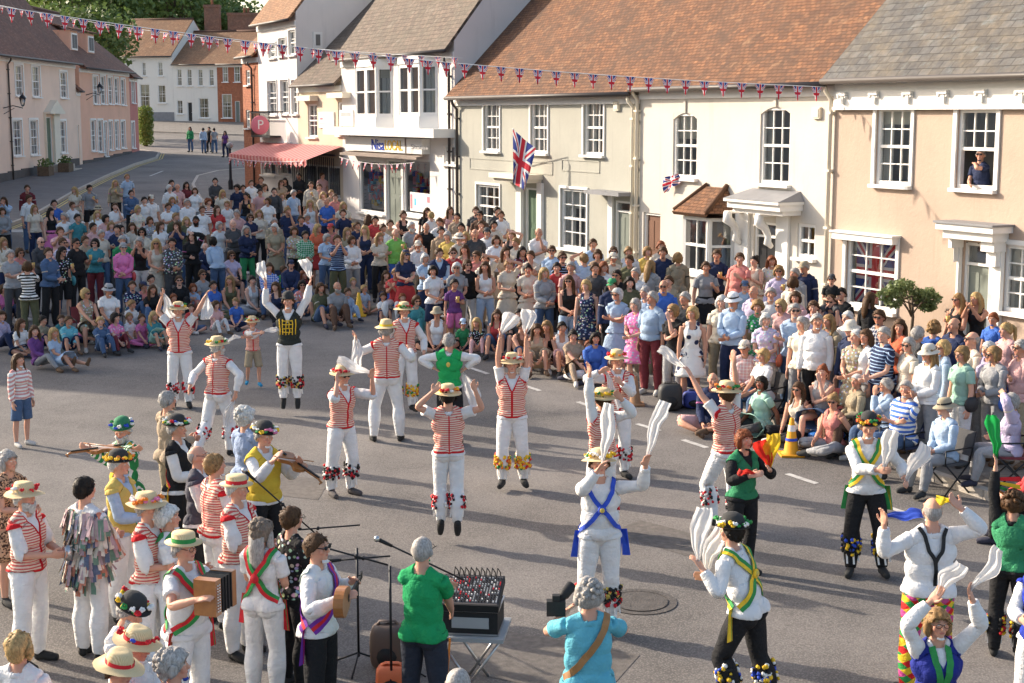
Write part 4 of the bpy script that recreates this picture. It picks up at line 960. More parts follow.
def pose_bones(P):
    """P keys: lean (pelvis pitch deg fwd), bend (chest pitch), twist, nod, turn, la/ra arms ('t',x,y,z[,hint]) target in chest space or ('d',dir,dir), ll/rl legs (thighdir,shindir[,footdir])"""
    Rp=Matrix.Rotation(R(P.get('lean',0)),3,'X')
    Rc=Rp@Matrix.Rotation(R(P.get('twist',0)),3,'Z')@Matrix.Rotation(R(P.get('side',0)),3,'Y')@Matrix.Rotation(R(P.get('bend',0)),3,'X')
    Rh=Matrix.Rotation(R(P.get('turn',0)),3,'Z')@Matrix.Rotation(R(P.get('nod',0)),3,'X')
    if P.get('hrel',1): Rh=Matrix.Rotation(R(P.get('twist',0)),3,'Z')@Rh
    pos={}; rot={}; J={k:Vector(v) for k,v in RJ.items()}
    pos[0]=J[0]; rot[0]=Rp; pos[1]=pos[0]+Rp@(J[1]-J[0]); rot[1]=Rc; pos[2]=pos[1]+Rc@(J[2]-J[1]); rot[2]=Rh
    restj=dict(J); hd={}
    for s,b,key in ((1,3,'la'),(-1,4,'ra')):
        S=Vector((s*SH.x,SH.y,SH.z)); d=Vector((s*AD.x,0,AD.z)); restj[b]=S; restj[b+2]=S+d*UA; restj[b+4]=S+d*(UA+FA)
        Sw=pos[1]+Rc@(S-J[1]); A=P.get(key,('d',(s*.16,-.02,-1),(s*.05,-.2,-1)))
        if A[0]=='t':
            tg=pos[1]+Rc@(Vector((A[1]*s,A[2],A[3]))-J[1]); hint=Rc@Vector((A[4][0]*s,A[4][1],A[4][2])) if len(A)>4 else Rc@Vector((s*.5,.3,-1))
            u,f=ik(Sw,tg,UA,FA,hint)
        else:
            u=Vector((A[1][0],A[1][1],A[1][2])).normalized(); f=Vector((A[2][0],A[2][1],A[2][2])).normalized()
            if A[0]=='s': u=Vector((u.x*s,u.y,u.z)); f=Vector((f.x*s,f.y,f.z))
        lift=max(0,u.z)*.035; Sw=Sw+Vector((-s*lift*.6,0,lift))
        ru=minrot(Rc@d,u)@Rc; rf=minrot(u,f)@ru; pos[b]=Sw; rot[b]=ru; pos[b+2]=Sw+u*UA; rot[b+2]=rf
        h=f if not P.get(key+'h') else Vector(P[key+'h']).normalized()
        rot[b+4]=minrot(f,h)@rf; pos[b+4]=pos[b+2]+f*FA; hd[s]=(pos[b+4]+h*.08,h)
    for s,b,key in ((1,9,'ll'),(-1,10,'rl')):
        Hp=Vector((s*.09,0,.93)); K=Vector((s*.095,0,.49)); An=Vector((s*.095,.01,.085)); restj[b]=Hp; restj[b+2]=K; restj[b+4]=An
        Hw=pos[0]+Rp@(Hp-J[0]); A=P.get(key,((s*.05,-.03,-1),(s*.0,.03,-1)))
        t=Vector(A[0]).normalized(); sh=Vector(A[1]).normalized(); rt=minrot((0,0,-1),t); rs=minrot(t,sh)@rt
        pos[b]=Hw; rot[b]=rt; pos[b+2]=Hw+t*(Hp-K).length; rot[b+2]=rs; pos[b+4]=pos[b+2]+sh*(K-An).length
        if len(A)>2 and A[2]=='fix': rot[b+4]=rs
        elif len(A)>2: rot[b+4]=minrot((0,-1,0),A[2])
        else: rot[b+4]=Matrix.Rotation(R(s*12),3,'Z')
    return restj,pos,rot,hd
def apply_pose(TP,P,V0=None):
    restj,pos,rot,hd=pose_bones(P); V=TP['V'] if V0 is None else V0
    out=np.zeros_like(V)
    for b in range(NB):
        if b not in rot: continue
        w=TP['W'][:,b:b+1]
        if w.max()<=0: continue
        m=M3(rot[b]); out+=w*((V-np.array(restj[b]))@m.T+np.array(pos[b]))
    return out,(restj,pos,rot,hd)
def vnormals(V,T):
    a,b,c=V[T[:,0]],V[T[:,1]],V[T[:,2]]; fn=np.cross(b-a,c-a); N=np.zeros_like(V)
    for k in range(3): np.add.at(N,T[:,k],fn)
    return N/np.maximum(np.linalg.norm(N,axis=1,keepdims=True),1e-9)
def mkmesh(name,V,T,matn,parent,color=(1,1,1),rest=None,label=None,smooth=True):
    me=bpy.data.meshes.new(name); me.vertices.add(len(V)); me.vertices.foreach_set('co',V.astype(np.float32).ravel())
    me.loops.add(len(T)*3); me.loops.foreach_set('vertex_index',T.astype(np.int32).ravel()); me.polygons.add(len(T))
    me.polygons.foreach_set('loop_start',np.arange(0,len(T)*3,3,dtype=np.int32)); me.polygons.foreach_set('use_smooth',np.full(len(T),smooth))
    me.update(calc_edges=True)
    if rest is not None:
        at_=me.attributes.new('rest','FLOAT_VECTOR','POINT'); at_.data.foreach_set('vector',rest.astype(np.float32).ravel())
    me.materials.append(MATS[matn]); o=bpy.data.objects.new(name,me); COL.objects.link(o); o.color=c4(color)
    if parent is not None: o.parent=parent
    if label: o['label']=label
    return o
def clipmesh(T,g,arrs):
    """cut triangles along g=0, keep g>0; arrs: per-vertex arrays interpolated to the new vertices"""
    ins=g>0; c=ins[T].sum(1); keep=T[c==3]; out=[keep]; n=len(g); E=[];
    t1=T[c==1]; t2=T[c==2]
    def roll(t,want):
        m=ins[t]==want; k=m.argmax(1); i=np.arange(len(t)); return t[i,k],t[i,(k+1)%3],t[i,(k+2)%3]
    pairs=[]
    if len(t1): a,b,c_=roll(t1,True); pairs+=[(a,b),(a,c_)]
    if len(t2): o,p,q=roll(t2,False); pairs+=[(o,p),(o,q)]
    if not pairs: return keep,arrs
    P=np.concatenate([np.stack(x,1) for x in pairs]); key=np.sort(P,1); u,inv=np.unique(key,axis=0,return_inverse=True); inv=inv.reshape(-1)+n
    w=(g[u[:,0]]/(g[u[:,0]]-g[u[:,1]])); 
    arrs=[np.concatenate([A,A[u[:,0]]*(1-(w[:,None] if A.ndim>1 else w))+A[u[:,1]]*(w[:,None] if A.ndim>1 else w)]) for A in arrs]
    k=0
    if len(t1): ab=inv[:len(a)]; ac=inv[len(a):2*len(a)]; k=2*len(a); out.append(np.stack([a,ab,ac],1))
    if len(t2): op=inv[k:k+len(o)]; oq=inv[k+len(o):k+2*len(o)]; out+= [np.stack([op,p,q],1),np.stack([op,q,oq],1)]
    return np.concatenate(out),arrs
def shell(name,TP,V,N,g,off,matn,parent,color,label=None):
    g=np.asarray(g,float); g=np.where(np.abs(g)<1e-6,1e-6,g)
    if not (g>0).any(): return None
    F,(V2,N2,R2,O2)=clipmesh(TP['T'],g,[V,N,TP['V'],np.asarray(off)*np.ones(TP['n'])])
    if len(F)==0: return None
    used=np.unique(F); mp=-np.ones(len(V2),int); mp[used]=np.arange(len(used)); F2=mp[F]; V2,N2,R2,O2=V2[used],N2[used],R2[used],O2[used]
    P=V2+N2*O2[:,None]
    E=np.concatenate([F2[:,[0,1]],F2[:,[1,2]],F2[:,[2,0]]]); key=np.sort(E,1); u,inv,cnt=np.unique(key,axis=0,return_inverse=True,return_counts=True); inv=inv.reshape(-1)
    be=E[cnt[inv]==1]; bv=np.unique(be); m2=-np.ones(len(used),int); m2[bv]=np.arange(len(bv))+len(used)
    inner=V2[bv]-N2[bv]*.002
    a,b=be[:,0],be[:,1]; rim=np.concatenate([np.stack([b,a,m2[a]],1),np.stack([b,m2[a],m2[b]],1)])
    return mkmesh(name,np.concatenate([P,inner]),np.concatenate([F2,rim]),matn,parent,color,np.concatenate([R2,R2[bv]]),label)
# ---- cloth / skin materials driven by the object's colour and the rest-pose coordinates
def restmat(name,fn,rough=.85,bump=.5,sheen=0,bs=60):
    m,t,b=basemat(name); oi=t.new('ShaderNodeObjectInfo').outputs['Color']; at_=t.new('ShaderNodeAttribute'); at_.attribute_name='rest'; rv=at_.outputs['Vector']
    sp=t.new('ShaderNodeSeparateXYZ'); t.l.new(rv,sp.inputs[0]); x,y,z=sp.outputs
    c=fn(t,oi,rv,x,y,z); t.put(b.inputs['Base Color'],c); b.inputs['Roughness'].default_value=rough; b.inputs['Specular IOR Level'].default_value=.2
    if bump:
        bn=t.new('ShaderNodeBump'); bn.inputs['Strength'].default_value=bump; bn.inputs['Distance'].default_value=.045
        h=t.math('ADD',t.math('MULTIPLY',t.noise(rv,11,4,.6,),1.6),t.math('MULTIPLY',t.noise(rv,bs,2),.15)); t.l.new(h,bn.inputs['Height']); t.l.new(bn.outputs[0],b.inputs['Normal'])
    MATS[name]=m
def f_skin(t,oi,rv,x,y,z):
    ax=t.math('ABSOLUTE',x)
    def dist(px,py,pz,sx=1,sz=1):
        a=t.math('MULTIPLY',t.math('SUBTRACT',ax,px),sx); b=t.math('SUBTRACT',y,py); c=t.math('MULTIPLY',t.math('SUBTRACT',z,pz),sz)
        return t.math('SQRT',t.math('ADD',t.math('ADD',t.math('MULTIPLY',a,a),t.math('MULTIPLY',b,b)),t.math('MULTIPLY',c,c)))
    c=oi
    c=t.mix(t.ramp(t.noise(rv,30,3),.35,.7,0,.25),c,(.55,.22,.15,1))
    c=t.mix(t.ramp(dist(.045,-.07,1.615),.02,.05,.28,0),c,(.6,.16,.1,1))
    c=t.mix(t.ramp(dist(0,-.095,1.592,.55,1.6),.012,.02,.75,0),c,(.42,.12,.10,1))
    c=t.mix(t.ramp(dist(.032,-.09,1.682,.5,2.2),.010,.016,.75,0),c,(.10,.06,.04,1))
    c=t.mix(t.ramp(dist(.031,-.085,1.655,1,1.6),.014,.018,1,0),c,(.55,.50,.46,1))
    c=t.mix(t.ramp(dist(.031,-.085,1.655,1,1),.0085,.012,1,0),c,(.03,.02,.018,1))
    return c
restmat('skin',f_skin,.55,.08)
def f_plain(t,oi,rv,x,y,z):
    n=t.noise(rv,9,4,.6); d=t.new('ShaderNodeHueSaturation'); d.inputs['Value'].default_value=.8; t.l.new(oi,d.inputs['Color']); return t.mix(t.ramp(n,.35,.65,.5,0),oi,d.outputs[0])
restmat('cloth',f_plain)
WH=(.78,.76,.72,1)
def frac(t,v,k,o=0): return t.math('FRACT',t.math('ADD',t.math('MULTIPLY',v,k),o))
restmat('cloth_stripe',lambda t,oi,rv,x,y,z:t.mix(t.math('GREATER_THAN',frac(t,z,16),.5),oi,WH))
restmat('cloth_dark_stripe',lambda t,oi,rv,x,y,z:t.mix(t.math('GREATER_THAN',frac(t,z,22),.72),oi,(.30,.42,.6,1)))
def f_floral(t,oi,rv,x,y,z):
    v=t.new('ShaderNodeTexVoronoi'); v.inputs['Scale'].default_value=22; t.l.new(rv,v.inputs['Vector']); hs=t.new('ShaderNodeHueSaturation'); hs.inputs['Saturation'].default_value=.5; hs.inputs['Value'].default_value=.8; t.l.new(v.outputs['Color'],hs.inputs['Color'])
    return t.mix(t.ramp(v.outputs['Distance'],.3,.42,1,0),oi,hs.outputs[0])
restmat('cloth_floral',f_floral)
def f_spots(t,oi,rv,x,y,z):
    v=t.new('ShaderNodeTexVoronoi'); v.inputs['Scale'].default_value=7; t.l.new(rv,v.inputs['Vector']); return t.mix(t.ramp(v.outputs['Distance'],.3,.34,1,0),WH,oi)
restmat('cloth_spots',f_spots)
def f_check(t,oi,rv,x,y,z): 
    a=t.math('GREATER_THAN',frac(t,z,20),.7); b=t.math('GREATER_THAN',frac(t,x,20),.7); return t.mix(t.math('MULTIPLY',t.math('ADD',a,b),.42),oi,WH)
restmat('cloth_check',f_check)
def f_vest(t,oi,rv,x,y,z):
    ax=t.math('ABSOLUTE',x); c=t.mix(t.math('GREATER_THAN',frac(t,z,44),.52),(.72,.56,.44,1),(.55,.10,.09,1))
    red=(.55,.015,.02,1)
    fr=t.math('MULTIPLY',t.math('LESS_THAN',y,0),t.math('LESS_THAN',ax,.011)); bk=t.math('MULTIPLY',t.math('GREATER_THAN',y,0),t.math('LESS_THAN',t.math('ABSOLUTE',t.math('SUBTRACT',ax,.0)),.006))
    e=t.math('MAXIMUM',fr,bk); e=t.math('MAXIMUM',e,t.math('LESS_THAN',z,.972)); e=t.math('MAXIMUM',e,t.math('GREATER_THAN',ax,.163))
    # v neck edge on the front: ax > (z-1.33)*.5
    v=t.math('MULTIPLY',t.math('LESS_THAN',y,-.02),t.math('MULTIPLY',t.math('GREATER_THAN',z,1.30),t.math('LESS_THAN',ax,t.math('ADD',t.math('MULTIPLY',t.math('SUBTRACT',z,1.30),.45),.02))))
    e=t.math('MAXIMUM',e,v); return t.mix(e,c,red)
restmat('vest_stripe',f_vest)
def f_harl(t,oi,rv,x,y,z):
    a=t.math('FLOOR',t.math('MULTIPLY',t.math('ADD',x,t.math('MULTIPLY',z,.8)),18)); b=t.math('FLOOR',t.math('MULTIPLY',t.math('SUBTRACT',x,t.math('MULTIPLY',z,.8)),18))
    k=t.math('MODULO',t.math('ABSOLUTE',t.math('ADD',a,t.math('MULTIPLY',b,2))),4)
    c=t.mix(t.math('GREATER_THAN',k,.5),(.55,.02,.02,1),(.70,.48,.03,1)); c=t.mix(t.math('GREATER_THAN',k,1.5),c,(.03,.25,.06,1)); return t.mix(t.math('GREATER_THAN',k,2.5),c,(.5,.07,.25,1))
restmat('harlequin',f_harl)
restmat('green_stripe',lambda t,oi,rv,x,y,z:t.mix(t.math('GREATER_THAN',frac(t,x,24),.6),oi,WH))
def f_leo(t,oi,rv,x,y,z):
    n=t.noise(rv,55,2); return t.mix(t.ramp(n,.5,.54),oi,(.06,.03,.02,1))
restmat('leopard',f_leo)
def f_plain2(t,oi,rv,x,y,z): return oi
def f_hair(t,oi,rv,x,y,z):
    cb=t.new('ShaderNodeVectorMath',operation='MULTIPLY'); t.l.new(rv,cb.inputs[0]); cb.inputs[1].default_value=(1,1,.25)
    n=t.noise(cb.outputs[0],95,4,.7); n2=t.noise(rv,22,3)
    hs=t.new('ShaderNodeHueSaturation'); hs.inputs['Value'].default_value=.55; t.l.new(oi,hs.inputs['Color']); h2=t.new('ShaderNodeHueSaturation'); h2.inputs['Value'].default_value=1.12; t.l.new(oi,h2.inputs['Color'])
    c=t.mix(t.ramp(n,.36,.64),hs.outputs[0],h2.outputs[0]); return t.mix(t.ramp(n2,.4,.7,0,.5),c,hs.outputs[0])
restmat('hair',f_hair,.6,.3,bs=120)
def colmat(name,rough=.6,metal=0,bump=0):
    m,t,b=basemat(name); t.l.new(t.new('ShaderNodeObjectInfo').outputs['Color'],b.inputs['Base Color']); b.inputs['Roughness'].default_value=rough; b.inputs['Metallic'].default_value=metal
    if bump:
        bn=t.new('ShaderNodeBump'); bn.inputs['Strength'].default_value=bump; bn.inputs['Distance'].default_value=.01; t.l.new(t.noise(t.new('ShaderNodeTexCoord').outputs['Object'],45,3),bn.inputs['Height']); t.l.new(bn.outputs[0],b.inputs['Normal'])
    MATS[name]=m
colmat('objcol',.6); colmat('objcloth',.9,0,.3); colmat('gloss',.15)
strawm,tt_,bb_=basemat('straw'); _w=tt_.new('ShaderNodeTexWave'); _w.inputs['Scale'].default_value=40; _w.inputs['Distortion'].default_value=3; tt_.l.new(tt_.new('ShaderNodeTexCoord').outputs['Object'],_w.inputs['Vector']); tt_.put(bb_.inputs['Base Color'],tt_.mix(_w.outputs[1],(.55,.40,.20,1),(.72,.57,.33,1))); bb_.inputs['Roughness'].default_value=.8; MATS['straw']=strawm
for n,c in dict(f_red=(.6,.02,.03),f_yel=(.8,.5,.03),f_wht=(.8,.78,.74),f_org=(.75,.22,.03),f_blu=(.03,.08,.5),f_grn=(.03,.25,.06),f_pnk=(.7,.2,.35),f_blk=(.02,.02,.02),f_gold=(.6,.45,.1)).items(): mat(n,c,.7,.15,20)
_t=rest_mesh(); HI=template(_t,15000); LO=template(_t,4600); bpy.data.objects.remove(_t)
def _ds(c,k=.82):
    g=sum(c)/3; return tuple(g+(x-g)*k for x in c)
C=dict(white=(.74,.73,.72),black=(.018,.018,.02),navy=(.018,.03,.085),blue=(.02,.13,.55),pale_blue=(.36,.50,.68),teal=(.03,.26,.30),pink=(.72,.13,.38),pale_pink=(.68,.36,.34),red=(.58,.025,.025),orange=(.75,.13,.03),yellow=(.72,.48,.06),green=(.02,.30,.10),lime=(.22,.62,.08),grey=(.30,.30,.31),dark_grey=(.07,.07,.075),cream=(.66,.57,.44),tan=(.45,.31,.19),brown=(.14,.07,.04),purple=(.16,.04,.22),lilac=(.50,.42,.60),denim=(.06,.12,.24),olive=(.11,.11,.05),maroon=(.18,.02,.03),coral=(.68,.20,.16),khaki=(.36,.29,.18),mint=(.33,.58,.45),turquoise=(.10,.42,.50))
C={k:_ds(v) for k,v in C.items()}
HC=dict(brown=(.09,.045,.02),dark=(.02,.014,.01),blonde=(.50,.33,.14),grey=(.42,.39,.36),white=(.66,.64,.60),auburn=(.24,.07,.025),fair=(.32,.19,.08))
SK=[(.60,.33,.23),(.55,.29,.19),(.64,.38,.28),(.50,.26,.17)]
def noisev(V,seed):
    r=np.random.default_rng(seed); o=np.zeros(len(V))
    for _ in range(5):
        k=r.normal(size=3)*r.uniform(14,34); o+=np.sin(V@k+r.uniform(0,6.28))
    return o/5
LEGS=dict(stand=lambda r:{'ll':((.06+r*.05,-.03,-1),(.0,.05,-1)),'rl':((-.08,-.06*r,-1),(-.0,.06,-1))})
def chairlegs(r): return {'ll':((.14,-1,.02),(.02+.05*r,-.12-.1*r,-1)),'rl':((-.14,-1,.02),(-.03,-.1,-1))}
def crosslegs(r): return {'ll':((.80,-.62,.10+.1*r),(-.90,-.35,-.22),(-.6,-.6,0)),'rl':((-.80,-.62,.12),(.90,-.30,-.24),(.6,-.6,0)),'lean':-6,'bend':16}
def kneesup(r): return {'ll':((.12,-.72,.70),(.05,-.42,-.92)),'rl':((-.12,-.76,.60),(-.02,-.45,-.9)),'lean':-16,'bend':22}
def legsout(r): return {'ll':((.10,-1,.10),(.02,-1,-.12),(0,-.3,1)),'rl':((-.14,-.9,.42),(-.05,-.72,-.66)),'lean':-20,'bend':14}
def sidesit(r): return {'ll':((.35,-.9,.12),(-.75,-.1,-.2),(-.8,-.2,0)),'rl':((-.45,-.85,.14),(-.6,.65,-.2),(-.8,.3,0)),'lean':-5,'bend':10}
ARMS={
 'rest':lambda r:{},
 'clasp':lambda r:{'la':('t',.03,-.24,1.02+.06*r),'ra':('t',.03,-.25,1.04+.06*r)},
 'fold':lambda r:{'la':('t',-.10,-.2,1.20),'ra':('t',-.12,-.23,1.23)},
 'drink':lambda r:{'la':('t',.12,-.30,1.22+.08*r),'ra':('s',(.2,.05,-1),(.1,-.4,-1))},
 'phone':lambda r:{'la':('t',.05,-.36,1.50),'ra':('t',.06,-.36,1.50),'nod':-2},
 'hip':lambda r:{'la':('t',.2,-.04,1.02,(1,.4,0)),'ra':('t',.05,-.26,1.12)},
 'pockets':lambda r:{'la':('t',.19,-.07,.96,(1,.5,0)),'ra':('t',.19,-.07,.96,(1,.5,0))},
 'chin':lambda r:{'la':('t',.03,-.2,1.50),'ra':('t',-.08,-.2,1.22)},
 'brow':lambda r:{'la':('t',.06,-.12,1.70,(1,0,.2)),'ra':('t',.05,-.24,1.12)},
 'knees':lambda r:{'la':('t',.10,-.42,1.12),'ra':('t',.08,-.42,1.10)},
 'lap':lambda r:{'la':('t',.08,-.33,1.05),'ra':('t',.07,-.34,1.04)},
 'clap':lambda r:{'la':('t',.01,-.30,1.34),'ra':('t',.01,-.31,1.34)},
 'prop':lambda r:{'la':('d',(.45,.5,-1),(.1,.1,-1)),'ra':('t',.1,-.35,1.06)},
}
class Fig: pass
PEOPLE=[]
def figure(P,Ht=1.74,skin=0,hi=False,female=False,fat=0.,child=0.,seed=0):
    TP=HI if hi else LO; V=TP['V'].copy(); x,y,z=V[:,0].copy(),V[:,1].copy(),V[:,2].copy()
    tor=(TP['armT']<0)&(z<1.5)
    if fat:
        g=np.exp(-((z-1.12)/.17)**2)*tor; V[:,0]*=1+fat*.35*g; V[:,1]=np.where(y<0,y*(1+fat*1.0*g),y*(1+fat*.25*g))
        g2=tor*ss(.5,.9,z); V[:,0]*=1+fat*.08*g2
    if female:
        g=np.exp(-((z-1.13)/.09)**2)*tor; V[:,0]*=1-.15*g; g=np.exp(-((z-.93)/.10)**2)*tor; V[:,0]*=1+.06*g
        b=np.exp(-((z-1.29)/.055)**2-((np.abs(x)-.075)/.055)**2)*(y<-.02)*tor; V[:,1]-=.035*b
    if child:
        h=ss(1.47,1.56,z)*(TP['armT']<0); V=V+h[:,None]*(V-np.array([0,.01,1.50]))*(.2*child)
    hh=ss(1.50,1.60,z)*(TP['armT']<0); V=V+hh[:,None]*(V-np.array([0,.01,1.56]))*.0
    P=dict(P); W,(restj,pos,rot,hd)=apply_pose(TP,P,V)
    s=Ht/(1.75*(1+.03*child)); W*=s
    zmin=W[:,2].min() if 'zfix' not in P else P['zfix']; W[:,2]-=zmin
    f=Fig(); f.TP=TP; f.V=W; f.N=vnormals(W,TP['T']); f.s=s; f.zmin=zmin; f.rot=rot; f.pos=pos; f.restj=restj; f.hd=hd; f.P=P; f.skin=skin; f.child=child; f.seed=seed; f.female=female
    f.top=W[:,2].max() if not P.get('armsup') else (pos[2].z+.27*(1+.2*child))*s-zmin
    f.hx=pos[2].x*s; f.hy=pos[2].y*s-.0
    return f
def hmat(f):   # maps rest head coordinates to local person coordinates
    M=f.rot[2].to_4x4(); k=1+.2*f.child
    M=Matrix.Translation(f.pos[2]*f.s-Vector((0,0,f.zmin)))@M@Matrix.Scale(f.s,4)@Matrix.Translation(-f.restj[2])@Matrix.Translation((0,.01,1.56))@Matrix.Scale(1.0,4)@Matrix.Translation((0,-.01,-1.56))
    if f.child: c=Vector((0,.01,1.50)); M=M@Matrix.Translation(c)@Matrix.Scale(k,4)@Matrix.Translation(-c)
    return M
def bmat(f,b): return Matrix.Translation(f.pos[b]*f.s-Vector((0,0,f.zmin)))@f.rot[b].to_4x4()@Matrix.Scale(f.s,4)@Matrix.Translation(-f.restj[b])
def xf(o,M): o.data.transform(M); return o
def wear(f,root,top=None,bot=None,hair=None,shoes=(.03,.03,.03),opts=()):
    TP=f.TP; R_=TP['V']; x,y,z=R_.T; aT,lT=TP['armT'],TP['legT']; V,N=f.V,f.N; sc=f.s
    nz=noisev(R_,f.seed)*1.25; nz2=1.3*noisev(R_*np.array([1,1,.35]),f.seed+5)
    if bot:
        kind,col,m=bot
        L={'trousers':(.09),'shorts':.52,'breeches':.09,'skirt':None,'leggings':.1}.get(kind,.09)
        if L is not None:
            mask=np.where(aT<0,np.minimum(1.05-z,z-L),-1.); loose={'trousers':.014,'shorts':.022,'breeches':.020,'leggings':.006}.get(kind,.014)
            off=loose+(.006 if kind=='breeches' else .009)*nz2*(loose>.01)+.004; off=off*np.ones(TP['n']); 
            if kind in('breeches','trousers'): off+=.012*np.exp(-((z-.35)/.2)**2)
            if kind=='shorts': off+=.02*(1-ss(.5,.75,z))
            off*=1-.75*ss(.90,.97,z)
            shell(kind if kind!='breeches' else 'trousers',TP,V,N,mask,off*sc,m,root,col)
        else: loft(f,root,'skirt',1.06,.50,.05,m,col)
    if top:
        kind,col,m=top
        sl={'tshirt':.17,'shirt':.51,'jacket':.52,'tank':-1,'dress':.15,'sundress':-1,'vest':-1,'rolled':.30,'jumper':.51}[kind]
        neck=1.46 if kind in('tshirt','shirt','jumper','rolled','jacket') else 1.42
        rr=np.sqrt(x*x+(y-.015)**2); zlo={'vest':.955,'shirt':.93,'jumper':.93,'rolled':.95,'tank':.96}.get(kind,.92)
        tm=np.minimum(z-zlo,np.maximum((1.455 if kind!='vest' else 1.40)-z,np.minimum(rr-.066,1.55-z)))
        if kind in('tank','sundress'): tm=np.minimum(tm,-np.minimum(z-1.36,np.maximum(.055-np.abs(x),np.abs(x)-.12)))
        if kind=='vest': tm=np.minimum(tm,-np.minimum(np.minimum(-y,z-1.30),(z-1.30)*.5-np.abs(x)))
        tt=TP['tt']; am=(sl-tt) if sl>0 else np.where((kind=='vest')&(z>1.3),.02-tt,-1.)
        gg=np.where(TP['arm'],am,tm)
        off={'tshirt':.015,'shirt':.017,'jacket':.026,'tank':.010,'dress':.014,'sundress':.010,'vest':.024,'rolled':.017,'jumper':.021}[kind]+.009*nz
        off=off*np.ones(TP['n'])
        if kind in('tshirt','rolled'): off+=np.where(aT>=0,.016*ss(.05,.2,aT),0)
        if kind=='shirt': off+=np.where(aT>=0,.008*np.exp(-((aT-.36)/.13)**2),0)
        off+=np.where((aT<0)&(z<1.08),.018*(1-ss(.93,1.08,z)),0)
        if kind=='vest': off+=.004-.008*(1-ss(.95,1.06,z))
        shell({'tank':'vest_top','vest':'waistcoat','rolled':'shirt','sundress':'dress'}.get(kind,kind),TP,V,N,gg,off*sc,m,root,col)
        if kind in('dress','sundress'): loft(f,root,'skirt',1.02,opts.get('hem',.55) if isinstance(opts,dict) else .55,.07,m,col)
    if shoes is not None:
        mask=np.where(aT<0,.1-z,-1.); shell('shoes',TP,V,N,mask,(.006+0*z)*sc,'objcloth',root,shoes)
def loft(f,root,name,z0,z1,flare,m,col):
    """skirt: rings following the pelvis and the thighs"""
    n=22;rows=8; vs=[];rs=[]; s=f.s; c0=f.pos[0]; hips=[f.pos[9],f.pos[10]]; kn=[f.pos[11],f.pos[12]]
    seated=(f.pos[9]-f.pos[11]).z<.25
    for i in range(rows+1):
        t=i/rows; z=z0+(z1-z0)*t
        if z>.90: c=c0+f.rot[0]@Vector((0,0,z-.98)); hw=.165+.02*t; hd_=.125+.02*t; ax=Vector((1,0,0)); ay=f.rot[0]@Vector((0,1,0))
        else:
            u=min(1,(.93-z)/.44); a=hips[0].lerp(kn[0],u); b=hips[1].lerp(kn[1],u); 
            if z<.49:
                e=(.49-z)/.4; a=kn[0].lerp(f.pos[13],e); b=kn[1].lerp(f.pos[14],e)
            c=(a+b)/2; hw=abs(a.x-b.x)/2+.095+flare*t; hd_=.115+flare*t+abs(a.y-b.y)/2; ax=Vector((1,0,0))
            d=(kn[0]-hips[0]).normalized() if z>=.49 else (f.pos[13]-kn[0]).normalized(); ay=ax.cross(d).normalized()
            if ay.y<0 and not seated: ay=-ay
            if seated and ay.z>0: ay=-ay
        for j in range(n):
            th=2*math.pi*j/n; w=1+.05*t*math.sin(6*th+f.seed)+.03*t*math.sin(9*th+f.seed*3)
            p=(c+ax*math.cos(th)*hw*w+ay*math.sin(th)*hd_*w)*s; p.z-=f.zmin; vs.append(p); rs.append((math.cos(th)*.18,math.sin(th)*.12,z))
    T=[]
    for i in range(rows):
        for j in range(n):
            a,b=i*n+j,i*n+(j+1)%n; T+= [(a,a+n,b+n),(a,b+n,b)]
    k=len(vs); nb=rows*n
    for j in range(n): p=Vector(vs[nb+j]); vs.append(p*.93+Vector((0,0,p.z*.07+.005)));rs.append(rs[nb+j])
    for j in range(n): a,b=nb+j,nb+(j+1)%n; T+=[(a,k+j,k+(j+1)%n),(a,k+(j+1)%n,b)]
    return mkmesh(name,np.array([tuple(v) for v in vs]),np.array(T),m,root,col,np.array(rs))
